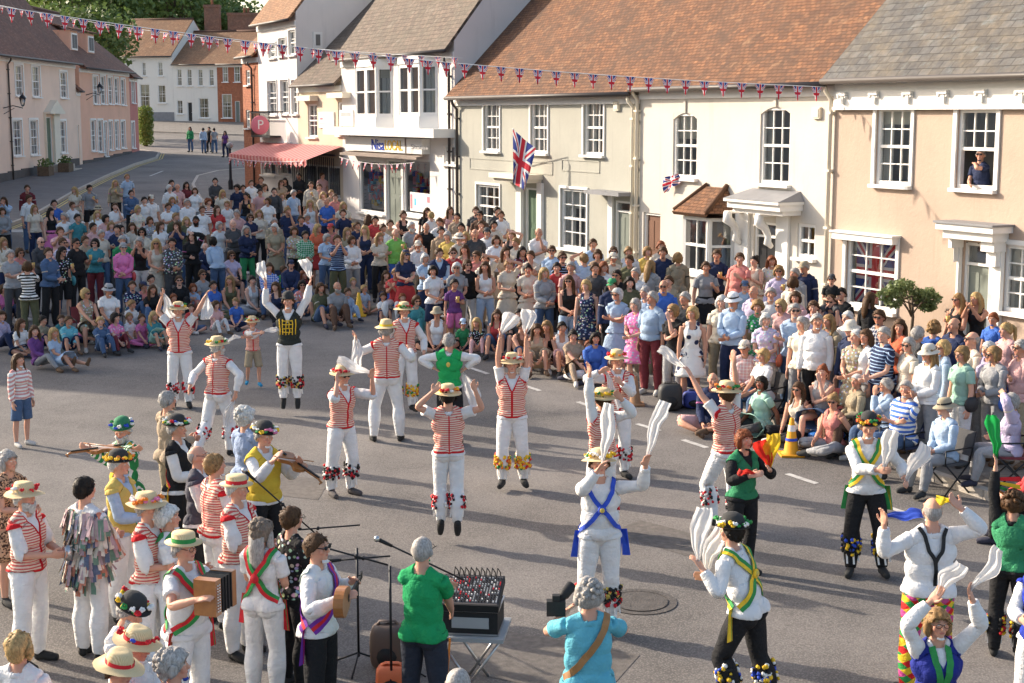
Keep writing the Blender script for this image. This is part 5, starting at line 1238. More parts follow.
def dohair(f,root,kind,col,hat=False):
    TP=f.TP; R_=TP['V']; x,y,z=R_.T; c=HC[col] if isinstance(col,str) else col
    if kind=='bald':
        mask=np.minimum(np.minimum(y-.025+(z-1.66)*.35,1.68-z),z-1.56); off=.006
    else: mask=np.minimum(y+(.026 if kind in('short','crop') else .035)+(z-1.66)*1.0+.006*noisev(R_*3,f.seed+9),z-1.545); off={'short':.016,'crop':.007,'long':.02,'bob':.024,'bun':.012,'curly':.035,'pony':.012}[kind]
    if kind=='bob' or kind=='long': mask=np.maximum(mask,np.minimum(np.minimum(z-1.56,y+.02),np.abs(x)-.05))
    mask=np.where(TP['armT']<0,mask,-1.); nz=noisev(R_*2.6,f.seed); o=off*(1+.7*nz)+.003
    h=shell('hair',TP,f.V,f.N,mask,o*f.s*(1+.2*f.child),'hair',root,c)
    if h is None: return
    mb=MB(); rng=random.Random(f.seed)
    if kind not in('crop','bald','curly'):
        V0=TP['V']; g_=(mask>.002)&(V0[:,2]>1.56); ids=np.nonzero(g_)[0]
        for _ in range(260 if TP is HI else 90):
            i=int(rng.choice(list(ids[:]))) if len(ids)<1 else int(ids[rng.randrange(len(ids))]); p=Vector(V0[i]); c0=Vector((0,.01,1.64)); nn=(p-c0).normalized(); p=Vector((0,.01,1.56))+(p-Vector((0,.01,1.56)))*1.0
            dn=Vector((nn.x*.6,.55+nn.y*.3,-.75)); dn=(dn-nn*dn.dot(nn)).normalized() if (dn-nn*dn.dot(nn)).length>.01 else Vector((0,1,0)); dn=(dn+nn*rng.uniform(-.05,.22)+Vector((rng.gauss(0,.3),0,rng.gauss(0,.2)))).normalized()
            sd2=dn.cross(nn).normalized()*rng.uniform(.006,.013); a=p+nn*off*.7; L=rng.uniform(.02,.05); mb.face([a-sd2,a+sd2,a+dn*L*.6+sd2*.8+nn*.006,a+dn*L]); 
    if kind=='long':
        mb.tube([(0,.05,1.70),(0,.098,1.62),(0,.105,1.50),(0,.105,1.38),(0,.10,1.28)],[.065,.085,.085,.075,.03],10,flat=.55)
        for s in (-1,1): mb.tube([(s*.055,.0,1.71),(s*.088,.01,1.64),(s*.095,.015,1.53),(s*.10,-.03,1.42),(s*.095,-.06,1.34)],[.03,.036,.038,.035,.012],8)
    elif kind=='bob':
        for s in (-1,1): mb.tube([(s*.05,.0,1.71),(s*.082,.0,1.65),(s*.085,.0,1.58),(s*.075,-.01,1.54)],[.03,.036,.036,.015],8)
        mb.blob((0,.06,1.60),(.08,.055,.075))
    elif kind=='bun': mb.blob((0,.10,1.72),(.045,.045,.045))
    elif kind=='pony': mb.tube([(0,.10,1.70),(0,.15,1.64),(0,.14,1.50),(0,.13,1.42)],[.03,.035,.03,.008],8)
    elif kind=='curly':
        for _ in range(60):
            a=rng.uniform(0,6.28); e=rng.uniform(-.5,1.3); d=Vector((math.cos(a)*math.cos(e)*.09,math.sin(a)*math.cos(e)*.1+.035,math.sin(e)*.1+.02))
            if d.y<-.045 and d.z<.06: continue
            mb.blob(Vector((0,.01,1.65))+d,.024,n=4,m=6,jit=.3,rng=rng)
    if mb.v:
        Mx=hmat(f); vs=np.array([tuple(Mx@Vector(v)) for v in mb.v]); T=[]
        for q in mb.f:
            for k in range(1,len(q)-1): T.append((q[0],q[k],q[k+1]))
        mkmesh('hair_lock',vs,np.array(T),'hair',h,c,np.array([tuple(v) for v in mb.v]))
def addmb(f,root,mb,name,M=None,col=None,label=None,m=None):
    o=mb.build(name,root,m=m or 'objcol',label=label); o.data.transform(M if M is not None else hmat(f))
    if col is not None: o.color=c4(col)
    return o
def beard(f,root,col):
    TP=f.TP; x,y,z=TP['V'].T; mask=np.where(TP['armT']<0,np.minimum(np.minimum(1.605-np.maximum(0,-y-.07)*1.2-z,z-1.52),-.01-y),-1.)
    nz=noisev(TP['V']*2,f.seed); shell('beard',TP,f.V,f.N,mask,(.022+.010*nz)*f.s,'hair',root,HC[col])
    m=MB().use('hair'); m.blob((0,-.07,1.545),(.042,.034,.055),jit=.25,rng=random.Random(f.seed)); addmb(f,root,m,'beard_tuft',col=HC[col])
def shades(f,root):
    m=MB().use('f_blk'); 
    for s in (-1,1): m.blob((s*.033,-.094,1.655),(.026,.011,.018)); m.box((s*.077,-.045,1.662),(.005,.10,.008))
    m.box((0,-.1,1.662),(.03,.008,.006)); addmb(f,root,m,'sunglasses')
def glasses(f,root):
    m=MB().use('f_blk')
    for s in (-1,1):
        m.tube([(s*.033+.025*math.cos(a),-.104,1.655+.018*math.sin(a)) for a in [i*6.2832/10 for i in range(11)]],.0025,4); m.box((s*.077,-.05,1.662),(.004,.10,.005))
    m.box((0,-.104,1.66),(.016,.004,.004)); addmb(f,root,m,'glasses')
def hat(f,root,kind,col=None,band=None,flowers=None,nf=14,tilt=0):
    m=MB(); z0=1.705
    if kind=='boater':
        m.use('straw'); m.lathe([(.155,z0),(.158,z0+.008),(.10,z0+.012),(.096,z0+.085),(.088,z0+.095),(0,z0+.097)],(0,.01,0),20,sx=.95,sy=1.12); m.lathe([(.155,z0),(.0,z0-.002)],(0,.01,0),20,sx=.95,sy=1.12)
        m.use(band or 'f_red'); m.lathe([(.1015,z0+.012),(.0995,z0+.05)],(0,.01,0),20,sx=.95,sy=1.12)
    elif kind=='straw':
        m.use('straw'); m.lathe([(.19,z0-.015),(.17,z0-.01),(.102,z0+.008),(.10,z0+.05),(.085,z0+.10),(.05,z0+.112),(0,z0+.105)],(0,.01,0),20,sx=.95,sy=1.1,wob=.04,seed=f.seed); m.lathe([(.19,z0-.016),(.09,z0-.004),(0,z0)],(0,.01,0),20,sx=.95,sy=1.1,wob=.04,seed=f.seed)
        if band: m.use(band); m.lathe([(.107,z0+.005),(.104,z0+.04)],(0,.01,0),20,sx=.95,sy=1.12)
    elif kind in('bowler','trilby'):
        m.use('hatc'); m.lathe([(.15,z0+.01),(.145,z0),(.102,z0+.004),(.102,z0+.05),(.085,z0+.10),(.045,z0+.125),(0,z0+.13)],(0,.01,0),18,sx=.95,sy=1.12); m.lathe([(.15,z0+.01),(.09,z0-.004),(0,z0)],(0,.01,0),18,sx=.95,sy=1.12)
        if band: m.use(band); m.lathe([(.106,z0+.004),(.104,z0+.04)],(0,.01,0),18,sx=.95,sy=1.12)
    elif kind=='cap':
        m.use('hatc'); m.lathe([(.094,z0-.02),(.094,z0+.03),(.07,z0+.07),(0,z0+.085)],(0,.012,0),14,sx=.92,sy=1.12); m.lathe([(.0,z0-.012),(.07,z0-.014),(.075,z0-.022),(0,z0-.02)],(0,-.115,0),12,sx=.95,sy=1)
    elif kind=='sun':
        m.use('hatc'); m.lathe([(.165,z0-.04),(.15,z0-.025),(.10,z0+.005),(.098,z0+.05),(.075,z0+.09),(0,z0+.10)],(0,.012,0),16,sx=.95,sy=1.1,wob=.03,seed=f.seed); m.lathe([(.165,z0-.041),(.09,z0-.004),(0,z0)],(0,.012,0),16,sx=.95,sy=1.1)
        if band: m.use(band); m.lathe([(.104,z0+.0),(.102,z0+.03)],(0,.012,0),16,sx=.95,sy=1.1)
    rng=random.Random(f.seed+3); fl=MB()
    if flowers:
        for i in range(nf):
            a=6.2832*i/nf+rng.uniform(-.2,.2); r=rng.uniform(.115,.145); fl.use(rng.choice(flowers)); c=Vector((math.cos(a)*r*.95,.01+math.sin(a)*r*1.1,z0+rng.uniform(.02,.055)))
            rr=rng.uniform(.018,.03)
            for k in range(5): b=6.28*k/5; fl.blob(c+Vector((math.cos(b)*rr*.6,math.sin(b)*rr*.6,rng.uniform(-.005,.012))),rr*.6,n=4,m=5,jit=.4,rng=rng)
    nm={'boater':'straw_hat','straw':'straw_hat','bowler':'bowler_hat','trilby':'hat','cap':'cap','sun':'sun_hat'}[kind]
    Mx=hmat(f)@Matrix.Translation((0,0,-.012))@Matrix.Translation((0,.01,1.7))@Matrix.Scale(.94,4)@Matrix.Translation((0,-.01,-1.7))
    if tilt: Mx=Mx@Matrix.Translation((0,0,z0))@Matrix.Rotation(R(tilt),4,'X')@Matrix.Translation((0,0,-z0))
    o=addmb(f,root,m,nm,Mx,col or (.03,.03,.03))
    if fl.v: q=fl.build('hat_flowers',o); q.data.transform(Mx)
    return o
mh=bpy.data.materials.new('hatc'); MATS['hatc']=MATS['objcloth']
def body(f,root_loc,rz,label,group=None,cat='person'):
    o=mkmesh('person',f.V,f.TP['T'],'skin',None,SK[f.skin] if isinstance(f.skin,int) else f.skin,f.TP['V'])
    o.location=root_loc; o.rotation_euler=(0,0,rz); tag(o,label,cat,group); f.root=o; PEOPLE.append(f)
    f.world=Matrix.Translation(root_loc)@Matrix.Rotation(rz,4,'Z'); return o
def hand_world(f,s): # 1 = their left
    p,h=f.hd[s]; q=p*f.s-Vector((0,0,f.zmin)); return f.world@q,(f.world.to_3x3()@h).normalized()
def place(f,x,y,rz,lift=0.,foot=None):
    """root location so that the head top is seen at pixel (x,y)"""
    p=gp(x,y,f.top+lift); off=Matrix.Rotation(rz,3,'Z')@Vector((f.hx,f.hy,0)); q=Vector((p.x-off.x,p.y-off.y,0)); q.z=gz(p.x,p.y)+lift; return q
def yaw(dx,dy): return math.atan2(dx,-dy)
# ================================================================== spectators: x y (head top seen in the photo) pose arms height top bottom hair extras
TBL='''
27 185 st rest 1.78 jacket:maroon trousers:dark_grey short:brown
28 195 st drink 1.80 rolled:white trousers:denim short:brown
4 197 st phone 1.70 jacket:pale_blue trousers:denim long:brown f
2 208 st clasp 1.66 jumper:grey trousers:black bob:brown f
54 200 st rest 1.76 tshirt:blue trousers:denim short:dark
50 208 st drink 1.66 tank:black skirt:pink long:dark f
75 187 st clasp 1.70 dress:cream - long:blonde f
89 185 st drink 1.78 tshirt:grey shorts:black short:dark
115 180 st drink 1.70 jacket:khaki trousers:black long:blonde f
127 174 st rest 1.80 tshirt:pale_blue trousers:denim short:fair
131 190 st clasp 1.72 jacket:denim trousers:black short:dark
72 202 st rest 1.55 tshirt:white shorts:mint short:brown kid
77 214 st rest 1.74 tshirt:teal trousers:navy short:dark
98 206 st clasp 1.68 jacket:khaki trousers:grey short:grey sun:khaki
97 211 st rest 1.64 tshirt:white trousers:denim long:blonde f
115 203 st chin 1.76 tshirt:white trousers:denim short:brown
93 223 st rest 1.74 shirt:pale_pink trousers:denim short:dark
111 222 st clasp 1.66 jumper:lilac trousers:grey long:fair f
117 225 st fold 1.78 jacket:navy trousers:dark_grey short:dark
60 227 st phone 1.76 tshirt:pale_pink trousers:denim short:brown fat
62 238 st fold 1.76 shirt:lilac*check trousers:denim short:brown sg
40 237 st clasp 1.80 shirt:dark_grey trousers:black bald:grey sg
75 238 st drink 1.84 tshirt:black trousers:black crop:dark sg fat
95 239 st fold 1.68 jumper:teal trousers:maroon bob:dark f sg
122 236 st rest 1.74 jumper:green trousers:dark_grey short:grey
123 243 st clasp 1.70 jumper:pink trousers:denim short:grey f sg cap:grey bag:red
101 230 st rest 1.68 tshirt:cream trousers:denim short:grey
3 238 st clasp 1.70 shirt:cream trousers:navy long:fair f
10 250 st fold 1.76 tshirt:grey trousers:dark_grey short:grey
19 248 st drink 1.68 shirt:coral trousers:black bob:brown f sg
27 262 st phone 1.66 tshirt:black*stripe trousers:olive bob:brown f back
48 248 st clasp 1.78 jacket:denim trousers:black short:brown
61 247 st drink 1.70 tshirt:black*floral shorts:black long:dark f sg bag:teal
84 236 st rest 1.70 shirt:tan trousers:denim short:brown
137 206 st clasp 1.66 tshirt:cream*floral trousers:denim bob:blonde f
144 197 st rest 1.76 rolled:white trousers:navy short:dark
151 195 st rest 1.78 tshirt:white trousers:khaki short:brown cap:cream
169 185 st drink 1.76 rolled:white trousers:denim short:white
175 184 st rest 1.78 tshirt:pale_pink trousers:khaki bald:grey
171 180 st rest 1.78 jumper:dark_grey trousers:black short:dark
186 182 st clasp 1.68 dress:maroon - long:dark f
195 188 st rest 1.68 tshirt:white trousers:grey bob:brown f
215 178 st clasp 1.78 jumper:dark_grey trousers:black short:dark
237 185 st rest 1.74 tshirt:navy trousers:denim curly:dark
168 203 st fold 1.76 tshirt:white trousers:denim short:brown
172 197 st rest 1.68 tshirt:pale_blue trousers:denim long:fair f
187 199 st clasp 1.78 shirt:white trousers:navy short:grey gl
208 199 st clasp 1.70 sundress:maroon*stripe - curly:auburn f
217 206 st rest 1.66 tshirt:red trousers:black long:brown f
227 201 st rest 1.70 tshirt:white trousers:denim short:fair
237 209 st clasp 1.66 shirt:cream trousers:denim short:brown kid
175 213 st rest 1.72 jumper:olive trousers:black short:fair
177 222 st phone 1.66 tshirt:navy trousers:denim long:brown f
186 217 st drink 1.66 jacket:olive trousers:denim long:blonde f
196 216 st rest 1.80 tshirt:white trousers:denim crop:dark beard:dark fat
149 217 st drink 1.66 tshirt:grey*floral trousers:navy bob:brown f
142 228 st clasp 1.70 shirt:cream trousers:denim bob:dark f sg
132 223 st drink 1.66 jumper:cream trousers:grey long:brown f
125 225 st rest 1.62 tshirt:white trousers:black long:dark f
140 238 st phone 1.70 tank:black trousers:white bob:grey f
156 239 st clasp 1.72 sundress:cream - long:blonde f sg bag:orange
172 238 st clasp 1.76 shirt:dark_grey*floral trousers:dark_grey short:dark fat
192 230 st brow 1.68 jacket:black trousers:black long:dark f
205 243 ch lap 1.72 jacket:navy trousers:black bald:grey
213 237 st clasp 1.68 shirt:pale_blue trousers:denim bob:dark f back lean
219 222 st rest 1.68 tshirt:white trousers:grey bob:grey f
233 220 st fold 1.76 jacket:dark_grey trousers:black bald:grey fat
231 251 ch knees 1.68 tshirt:lilac skirt:denim bob:brown f sg
202 270 ck lap 1.76 tshirt:grey trousers:denim short:brown sg
179 276 ck lap 1.70 tshirt:black trousers:black short:brown sg
151 275 ck lap 1.62 tshirt:cream shorts:denim short:dark
85 289 ch knees 1.66 sundress:khaki*floral - bob:blonde f sg
108 285 ch lap 1.68 tshirt:white trousers:denim short:grey f sun:grey sg
20 319 cc lap 1.35 tshirt:white skirt:denim long:brown f kid
34 326 lo prop 1.45 jumper:purple leggings:grey long:brown f kid
42 316 ck knees 1.20 tshirt:khaki shorts:navy short:dark kid
53 328 lo prop 1.35 tshirt:pale_blue skirt:pale_blue long:blonde f kid
61 315 cc lap 1.20 tshirt:teal shorts:black short:brown kid
68 316 ck knees 1.32 jacket:turquoise shorts:navy short:brown kid
83 310 cc clap 1.25 jumper:pink trousers:navy short:blonde kid f
99 310 cc lap 1.20 tshirt:coral shorts:denim short:fair kid
100 317 ck knees 1.30 jacket:denim trousers:denim short:blonde kid
109 314 ck knees 1.36 tshirt:pink*floral leggings:maroon bob:dark f kid
1 311 ck lap 1.40 jumper:lilac trousers:navy bob:brown f kid
131 300 ck lap 1.30 tshirt:white shorts:grey short:fair kid
129 313 cc lap 1.22 tshirt:white trousers:grey short:fair kid
138 314 cc knees 1.20 tshirt:pink leggings:pink short:brown kid f
147 311 ck knees 1.30 jumper:teal skirt:mint long:blonde f kid
158 311 ck knees 1.28 jumper:maroon trousers:khaki bob:brown f kid
132 281 ck lap 1.66 tshirt:navy*floral trousers:denim short:brown
143 282 ck lap 1.50 jumper:coral trousers:navy short:brown cap:navy kid
152 285 ck knees 1.60 tshirt:black trousers:denim long:brown f
173 294 cc lap 1.20 tshirt:cream shorts:khaki short:auburn kid
191 284 ck clap 1.30 tshirt:pale_blue shorts:coral bob:auburn kid f
213 281 sd prop 1.65 tshirt:blue trousers:olive short:dark
191 304 cc lap 1.15 tshirt:red shorts:denim short:brown kid
215 301 ck knees 1.25 tshirt:pale_pink leggings:white bob:brown f kid
230 276 cc lap 1.68 tank:olive trousers:grey long:fair f
236 298 cc lap 1.22 tshirt:blue shorts:navy short:fair kid
252 276 cc lap 1.68 tank:white trousers:grey bun:dark f
3 285 ck lap 1.60 tshirt:pink trousers:navy bob:brown f
246 193 st drink 1.66 tank:black trousers:denim bun:dark f
243 185 st drink 1.68 tshirt:black shorts:black short:dark
251 180 st rest 1.76 rolled:white trousers:grey short:brown
261 177 st rest 1.76 tshirt:black trousers:black short:brown
260 189 st drink 1.74 tshirt:pale_pink trousers:navy short:dark
264 184 st rest 1.74 tshirt:cream trousers:khaki short:brown
281 180 st fold 1.70 shirt:tan trousers:black long:brown f sg
285 178 st rest 1.72 jacket:black trousers:black long:dark f
274 188 st rest 1.76 jumper:dark_grey trousers:black short:dark
280 193 st clasp 1.58 tshirt:white trousers:denim short:fair kid
299 173 st clasp 1.80 shirt:black trousers:black crop:dark
311 182 st drink 1.78 shirt:cream trousers:khaki short:brown fat
317 184 st rest 1.70 tshirt:pale_pink trousers:navy short:brown
323 192 st chin 1.68 jumper:cream trousers:denim long:blonde f
327 198 st clasp 1.74 tshirt:blue trousers:navy bald:brown fat
331 190 st rest 1.70 tshirt:tan trousers:denim short:fair
335 194 st rest 1.72 shirt:coral trousers:denim short:brown
322 173 st rest 1.72 tshirt:pale_pink trousers:black short:brown
237 210 st clasp 1.72 shirt:pale_pink trousers:grey short:grey
250 214 st fold 1.68 tshirt:navy trousers:black bob:brown f sg
259 210 st rest 1.70 jacket:cream trousers:black long:fair f
246 226 st clasp 1.70 jacket:navy trousers:green long:grey f
274 218 st rest 1.70 shirt:khaki trousers:denim short:grey
275 224 st clasp 1.74 dress:khaki - bob:white f
287 207 st chin 1.80 tshirt:navy trousers:denim short:fair fat
294 227 st fold 1.68 jumper:khaki*floral trousers:black bob:brown f
301 216 st rest 1.72 jumper:navy trousers:black short:brown
307 214 st drink 1.70 tshirt:lilac trousers:denim short:grey gl
305 231 st clasp 1.66 shirt:green*check trousers:black short:dark
317 224 st clasp 1.68 jumper:orange skirt:red long:blonde f
326 234 st clasp 1.62 tshirt:pale_blue trousers:denim bob:grey f
331 224 st rest 1.68 jumper:coral trousers:grey short:brown cap:red
337 235 st phone 1.78 tshirt:navy*dstripe trousers:olive short:brown
343 202 st rest 1.66 dress:cream - long:blonde f
343 212 st drink 1.74 tshirt:navy trousers:denim short:brown
347 228 st clasp 1.66 shirt:khaki trousers:grey long:fair f
351 236 st clasp 1.68 shirt:white trousers:grey bob:brown f
357 222 st rest 1.72 tshirt:navy trousers:khaki short:brown
365 226 st clasp 1.72 tank:navy trousers:navy long:blonde f
368 215 st rest 1.70 jacket:cream trousers:black long:brown f back
375 216 st rest 1.74 jacket:red trousers:black short:dark
379 233 st fold 1.70 jumper:cream trousers:black long:fair f
390 220 st drink 1.70 shirt:khaki trousers:khaki short:brown
395 229 st drink 1.78 tshirt:lime trousers:blue bald:grey fat
403 211 st fold 1.80 tank:black trousers:black short:brown
411 222 st clasp 1.80 tshirt:grey trousers:dark_grey short:white beard:white fat
426 223 st rest 1.74 tshirt:black trousers:denim bald:grey
405 250 st clasp 1.68 tshirt:navy skirt:red long:fair f sg cap:navy
418 241 st clasp 1.68 shirt:white trousers:khaki short:grey cap:cream
425 254 st fold 1.66 shirt:pale_blue skirt:navy bob:white f
386 271 ck clap 1.60 jumper:brown trousers:navy long:brown f
399 269 ch clap 1.66 tshirt:red trousers:white short:fair f
427 208 st rest 1.66 tshirt:black trousers:denim long:brown f
431 212 st rest 1.68 tshirt:white trousers:denim short:blonde f back
450 207 st drink 1.68 sundress:pale_pink - long:brown f
457 213 st rest 1.72 tshirt:tan trousers:denim short:dark
461 223 st rest 1.76 tshirt:cream trousers:denim short:dark
441 227 st rest 1.74 shirt:tan trousers:grey short:dark
448 232 st clasp 1.68 shirt:yellow trousers:white bob:grey f
476 207 st rest 1.80 tshirt:dark_grey trousers:black short:brown
480 211 st drink 1.76 tshirt:brown trousers:denim short:dark sg
481 221 st phone 1.70 tshirt:coral trousers:denim short:brown
488 221 st rest 1.70 tshirt:cream trousers:navy short:dark
497 207 st rest 1.78 jacket:dark_grey trousers:black short:dark
501 211 st clasp 1.74 tshirt:white trousers:black short:brown
487 228 st rest 1.70 tshirt:white trousers:grey short:dark cap:dark_grey
475 229 st rest 1.82 jumper:dark_grey trousers:black bald:grey fat
512 228 st brow 1.70 tank:black trousers:denim long:fair f
432 248 st clasp 1.80 vest:navy trousers:navy short:brown gl under
433 266 st clasp 1.64 tshirt:white shorts:navy bob:dark f bag:black
459 234 st rest 1.70 shirt:cream trousers:khaki short:grey sun:cream
453 248 st hip 1.76 jacket:red trousers:denim short:brown sg
465 241 st drink 1.70 tank:khaki trousers:denim long:brown f
457 263 st clasp 1.68 tshirt:grey trousers:khaki bob:white f sg
467 260 st rest 1.70 jacket:black trousers:white bob:brown f sg
454 279 st drink 1.42 tshirt:purple shorts:pink short:dark kid
485 262 st clasp 1.68 tank:white trousers:pale_blue long:brown f
477 251 st rest 1.70 shirt:coral trousers:khaki short:brown sg
485 252 st brow 1.72 tshirt:cream shorts:khaki short:brown
505 247 st chin 1.68 dress:tan - long:brown f
508 257 st brow 1.70 dress:cream - bun:fair f
528 264 st clasp 1.68 dress:cream - bun:dark f
521 247 st clasp 1.68 shirt:maroon*floral trousers:black long:dark f
531 251 st chin 1.70 tshirt:cream trousers:denim short:brown
544 268 st clasp 1.70 jacket:grey trousers:denim long:blonde f
556 268 st clasp 1.66 tshirt:red shorts:black short:dark
569 276 st clasp 1.70 tank:black shorts:pale_blue long:brown f sg
562 252 st clasp 1.78 tshirt:black*dstripe trousers:dark_grey short:brown sg
552 246 st clasp 1.74 tshirt:pale_blue trousers:khaki short:brown sg
584 251 st brow 1.74 tshirt:pale_blue trousers:denim short:fair back
538 228 st chin 1.84 tshirt:white trousers:khaki bald:brown
587 280 st rest 1.68 sundress:navy*floral - bob:blonde f
593 239 st rest 1.80 tshirt:pale_blue trousers:navy short:brown
598 250 st rest 1.68 shirt:tan trousers:denim bob:brown f
608 247 st rest 1.74 shirt:khaki trousers:grey short:brown sg
613 253 st rest 1.72 tshirt:cream trousers:khaki short:grey cap:cream
595 263 st rest 1.76 tshirt:dark_grey trousers:black short:brown
617 270 st rest 1.72 tshirt:black trousers:black short:dark sg
613 279 st rest 1.76 jacket:navy trousers:black short:brown cap:green
618 289 st fold 1.70 dress:pale_blue - bob:white f sg
623 277 st rest 1.68 jacket:olive trousers:black long:dark f
627 247 st rest 1.74 tshirt:white trousers:denim short:fair
630 255 st clasp 1.76 tshirt:olive trousers:navy short:brown
647 247 st rest 1.70 shirt:yellow trousers:khaki bob:fair f
655 241 st rest 1.84 tshirt:cream trousers:denim short:auburn
663 247 st rest 1.82 tshirt:navy trousers:denim short:brown
670 253 st rest 1.70 jacket:khaki trousers:olive bob:fair f back
650 261 st clasp 1.70 jacket:grey trousers:denim long:fair f back
664 280 st rest 1.76 tshirt:blue trousers:navy bald:brown sg
669 276 st rest 1.70 shirt:khaki trousers:brown short:brown
646 286 st clasp 1.72 shirt:pale_blue trousers:khaki short:grey
653 292 st rest 1.82 rolled:pale_blue trousers:maroon short:grey fat
643 300 st clasp 1.66 dress:pink*floral - bob:grey f
686 290 st rest 1.80 shirt:dark_grey trousers:navy short:grey
674 305 st chin 1.70 tshirt:black trousers:grey bob:fair f sg
693 307 st rest 1.72 sundress:navy*spots - bob:blonde f
706 262 st drink 1.74 tshirt:grey skirt:black short:brown f
717 250 st drink 1.80 tshirt:navy shorts:black short:brown
740 253 st drink 1.82 tshirt:coral shorts:khaki short:brown fat
755 256 st drink 1.70 sundress:cream - bun:dark f
766 256 st rest 1.70 dress:cream*floral - long:auburn f
779 266 st drink 1.72 shirt:lilac trousers:khaki bob:fair f sg
791 268 st rest 1.70 jumper:grey trousers:grey short:grey
793 277 st rest 1.70 shirt:cream trousers:cream bob:brown f back
804 262 st rest 1.80 jacket:navy trousers:dark_grey short:grey cap:khaki
745 281 st rest 1.40 tshirt:pale_blue shorts:navy short:brown kid cap:denim
755 286 st rest 1.74 shirt:lilac trousers:khaki bald:grey
734 294 st clasp 1.82 shirt:pale_blue trousers:navy short:grey sun:white sg gl
758 301 st rest 1.66 dress:green*floral - curly:fair f
766 315 st clasp 1.64 tshirt:lilac*floral skirt:cream bob:white f bag:orange
748 341 ch clasp 1.74 shirt:pale_pink*check trousers:denim short:grey cap:cream sg
765 349 ch lap 1.66 tshirt:white trousers:denim bob:blonde f
795 304 st fold 1.80 shirt:pale_blue trousers:denim short:grey sg
796 292 st rest 1.66 jumper:pale_pink trousers:khaki bob:brown f
814 301 st rest 1.72 shirt:lilac trousers:khaki short:brown
817 314 st rest 1.80 shirt:white trousers:black short:grey fat
829 315 st rest 1.68 jacket:khaki trousers:grey long:fair f
830 295 st hold 1.80 tshirt:navy trousers:black short:brown sg
842 288 st rest 1.72 tshirt:black trousers:black short:dark
852 322 st rest 1.74 shirt:navy trousers:navy short:grey sun:cream
857 330 st clasp 1.68 dress:khaki*floral - short:white f
870 293 st rest 1.70 shirt:black trousers:black long:brown f back
880 310 st clasp 1.82 shirt:navy*check trousers:black short:brown sg
885 327 st clasp 1.80 tshirt:navy*dstripe trousers:navy short:grey fat
900 320 st clap 1.72 tshirt:orange trousers:navy long:brown f
918 327 st rest 1.76 vest:dark_grey trousers:navy short:grey back under
934 322 st rest 1.66 tshirt:blue trousers:denim curly:fair f back
955 318 st rest 1.82 shirt:navy trousers:navy bald:brown fat
945 341 st rest 1.68 jumper:pale_blue trousers:white bob:blonde f sg
930 346 st clasp 1.72 shirt:white trousers:grey long:fair f sg sun:cream
959 294 st drink 1.70 tank:black trousers:denim long:fair f sg
974 293 st phone 1.72 tank:black shorts:grey long:blonde f
994 313 st rest 1.50 tshirt:blue trousers:denim short:auburn kid
1008 323 st rest 1.62 dress:pale_pink - pony:blonde f kid
973 332 st rest 1.78 tshirt:cream trousers:grey bald:grey sg
987 342 st rest 1.68 jumper:lilac trousers:grey bob:white f
996 347 st clasp 1.68 jumper:grey trousers:grey bob:fair f sg bag:blue
1018 340 st fold 1.80 shirt:pale_pink trousers:khaki short:grey fat sg
964 347 st rest 1.70 tshirt:mint trousers:white bob:fair f bag:black gl
762 377 sd prop 1.66 dress:mint trousers:dark_grey bob:dark f dark
713 373 cc lap 1.76 jacket:navy shorts:pale_pink bald:grey
823 365 ch chin 1.66 tank:grey skirt:denim bun:auburn f
804 383 sd prop 1.68 tank:cream trousers:black long:brown f sg
834 394 sd prop 1.66 tank:coral trousers:grey bun:fair f sg
860 369 ch clasp 1.60 jumper:khaki trousers:brown short:white f
888 378 ch chin 1.66 jacket:pale_blue trousers:denim short:grey gl
918 381 ch fold 1.80 tshirt:blue*stripe shorts:denim short:grey fat
947 400 ch clasp 1.70 shirt:pale_blue trousers:grey short:grey sun:khaki
1014 390 ch brow 1.68 jacket:lilac trousers:grey bob:grey f sg
1040 440 ch lap 1.76 jumper:red trousers:black short:brown
347 288 ck lap 1.30 jumper:pale_blue trousers:pale_blue short:brown kid
337 282 ck lap 1.74 tshirt:grey trousers:brown bald:grey beard:grey
353 278 cc lap 1.30 tshirt:tan shorts:denim short:blonde kid
364 285 cc lap 1.20 tshirt:pale_blue shorts:khaki short:blonde kid
320 283 ck knees 1.68 jacket:olive shorts:denim long:brown f
302 281 ck knees 1.60 tshirt:coral*floral shorts:denim bob:dark f sg
303 271 ck knees 1.60 jumper:maroon trousers:denim long:auburn f
294 260 ch lap 1.60 jumper:navy trousers:denim short:dark cap:navy
283 266 ch lap 1.30 tshirt:green shorts:navy short:brown kid
269 263 ch lap 1.66 shirt:blue*check trousers:denim long:brown f
276 282 ck lap 1.66 tank:navy trousers:black long:brown f
388 292 ck knees 1.25 tshirt:white shorts:navy short:brown kid
403 293 ck knees 1.30 tshirt:grey leggings:navy short:auburn kid
416 296 ck lap 1.66 jumper:teal trousers:teal bob:brown f sg
437 308 cc lap 1.68 tank:white shorts:black short:fair f sg sun:khaki
451 312 cc lap 1.25 tank:yellow shorts:khaki bob:fair f kid sun:cream
463 319 cc lap 1.22 tshirt:green shorts:navy short:brown kid cap:pale_blue
477 318 ck knees 1.30 tshirt:black*floral leggings:pale_pink long:blonde f kid
497 310 ck lap 1.62 tank:red shorts:denim long:brown f
519 309 ck knees 1.66 tshirt:dark_grey shorts:black short:dark
521 321 ck knees 1.60 tank:brown shorts:denim bun:brown f sg
537 324 ck knees 1.64 sundress:tan - long:brown f
547 321 ck knees 1.66 tank:black shorts:brown long:fair f
562 322 ck knees 1.70 tank:white shorts:pale_pink short:dark
573 330 lo knees 1.64 dress:tan leggings:tan bun:dark f
584 341 lo lap 1.22 tshirt:pale_blue shorts:navy short:auburn kid
593 332 sd lap 1.66 jumper:blue trousers:white bob:dark f
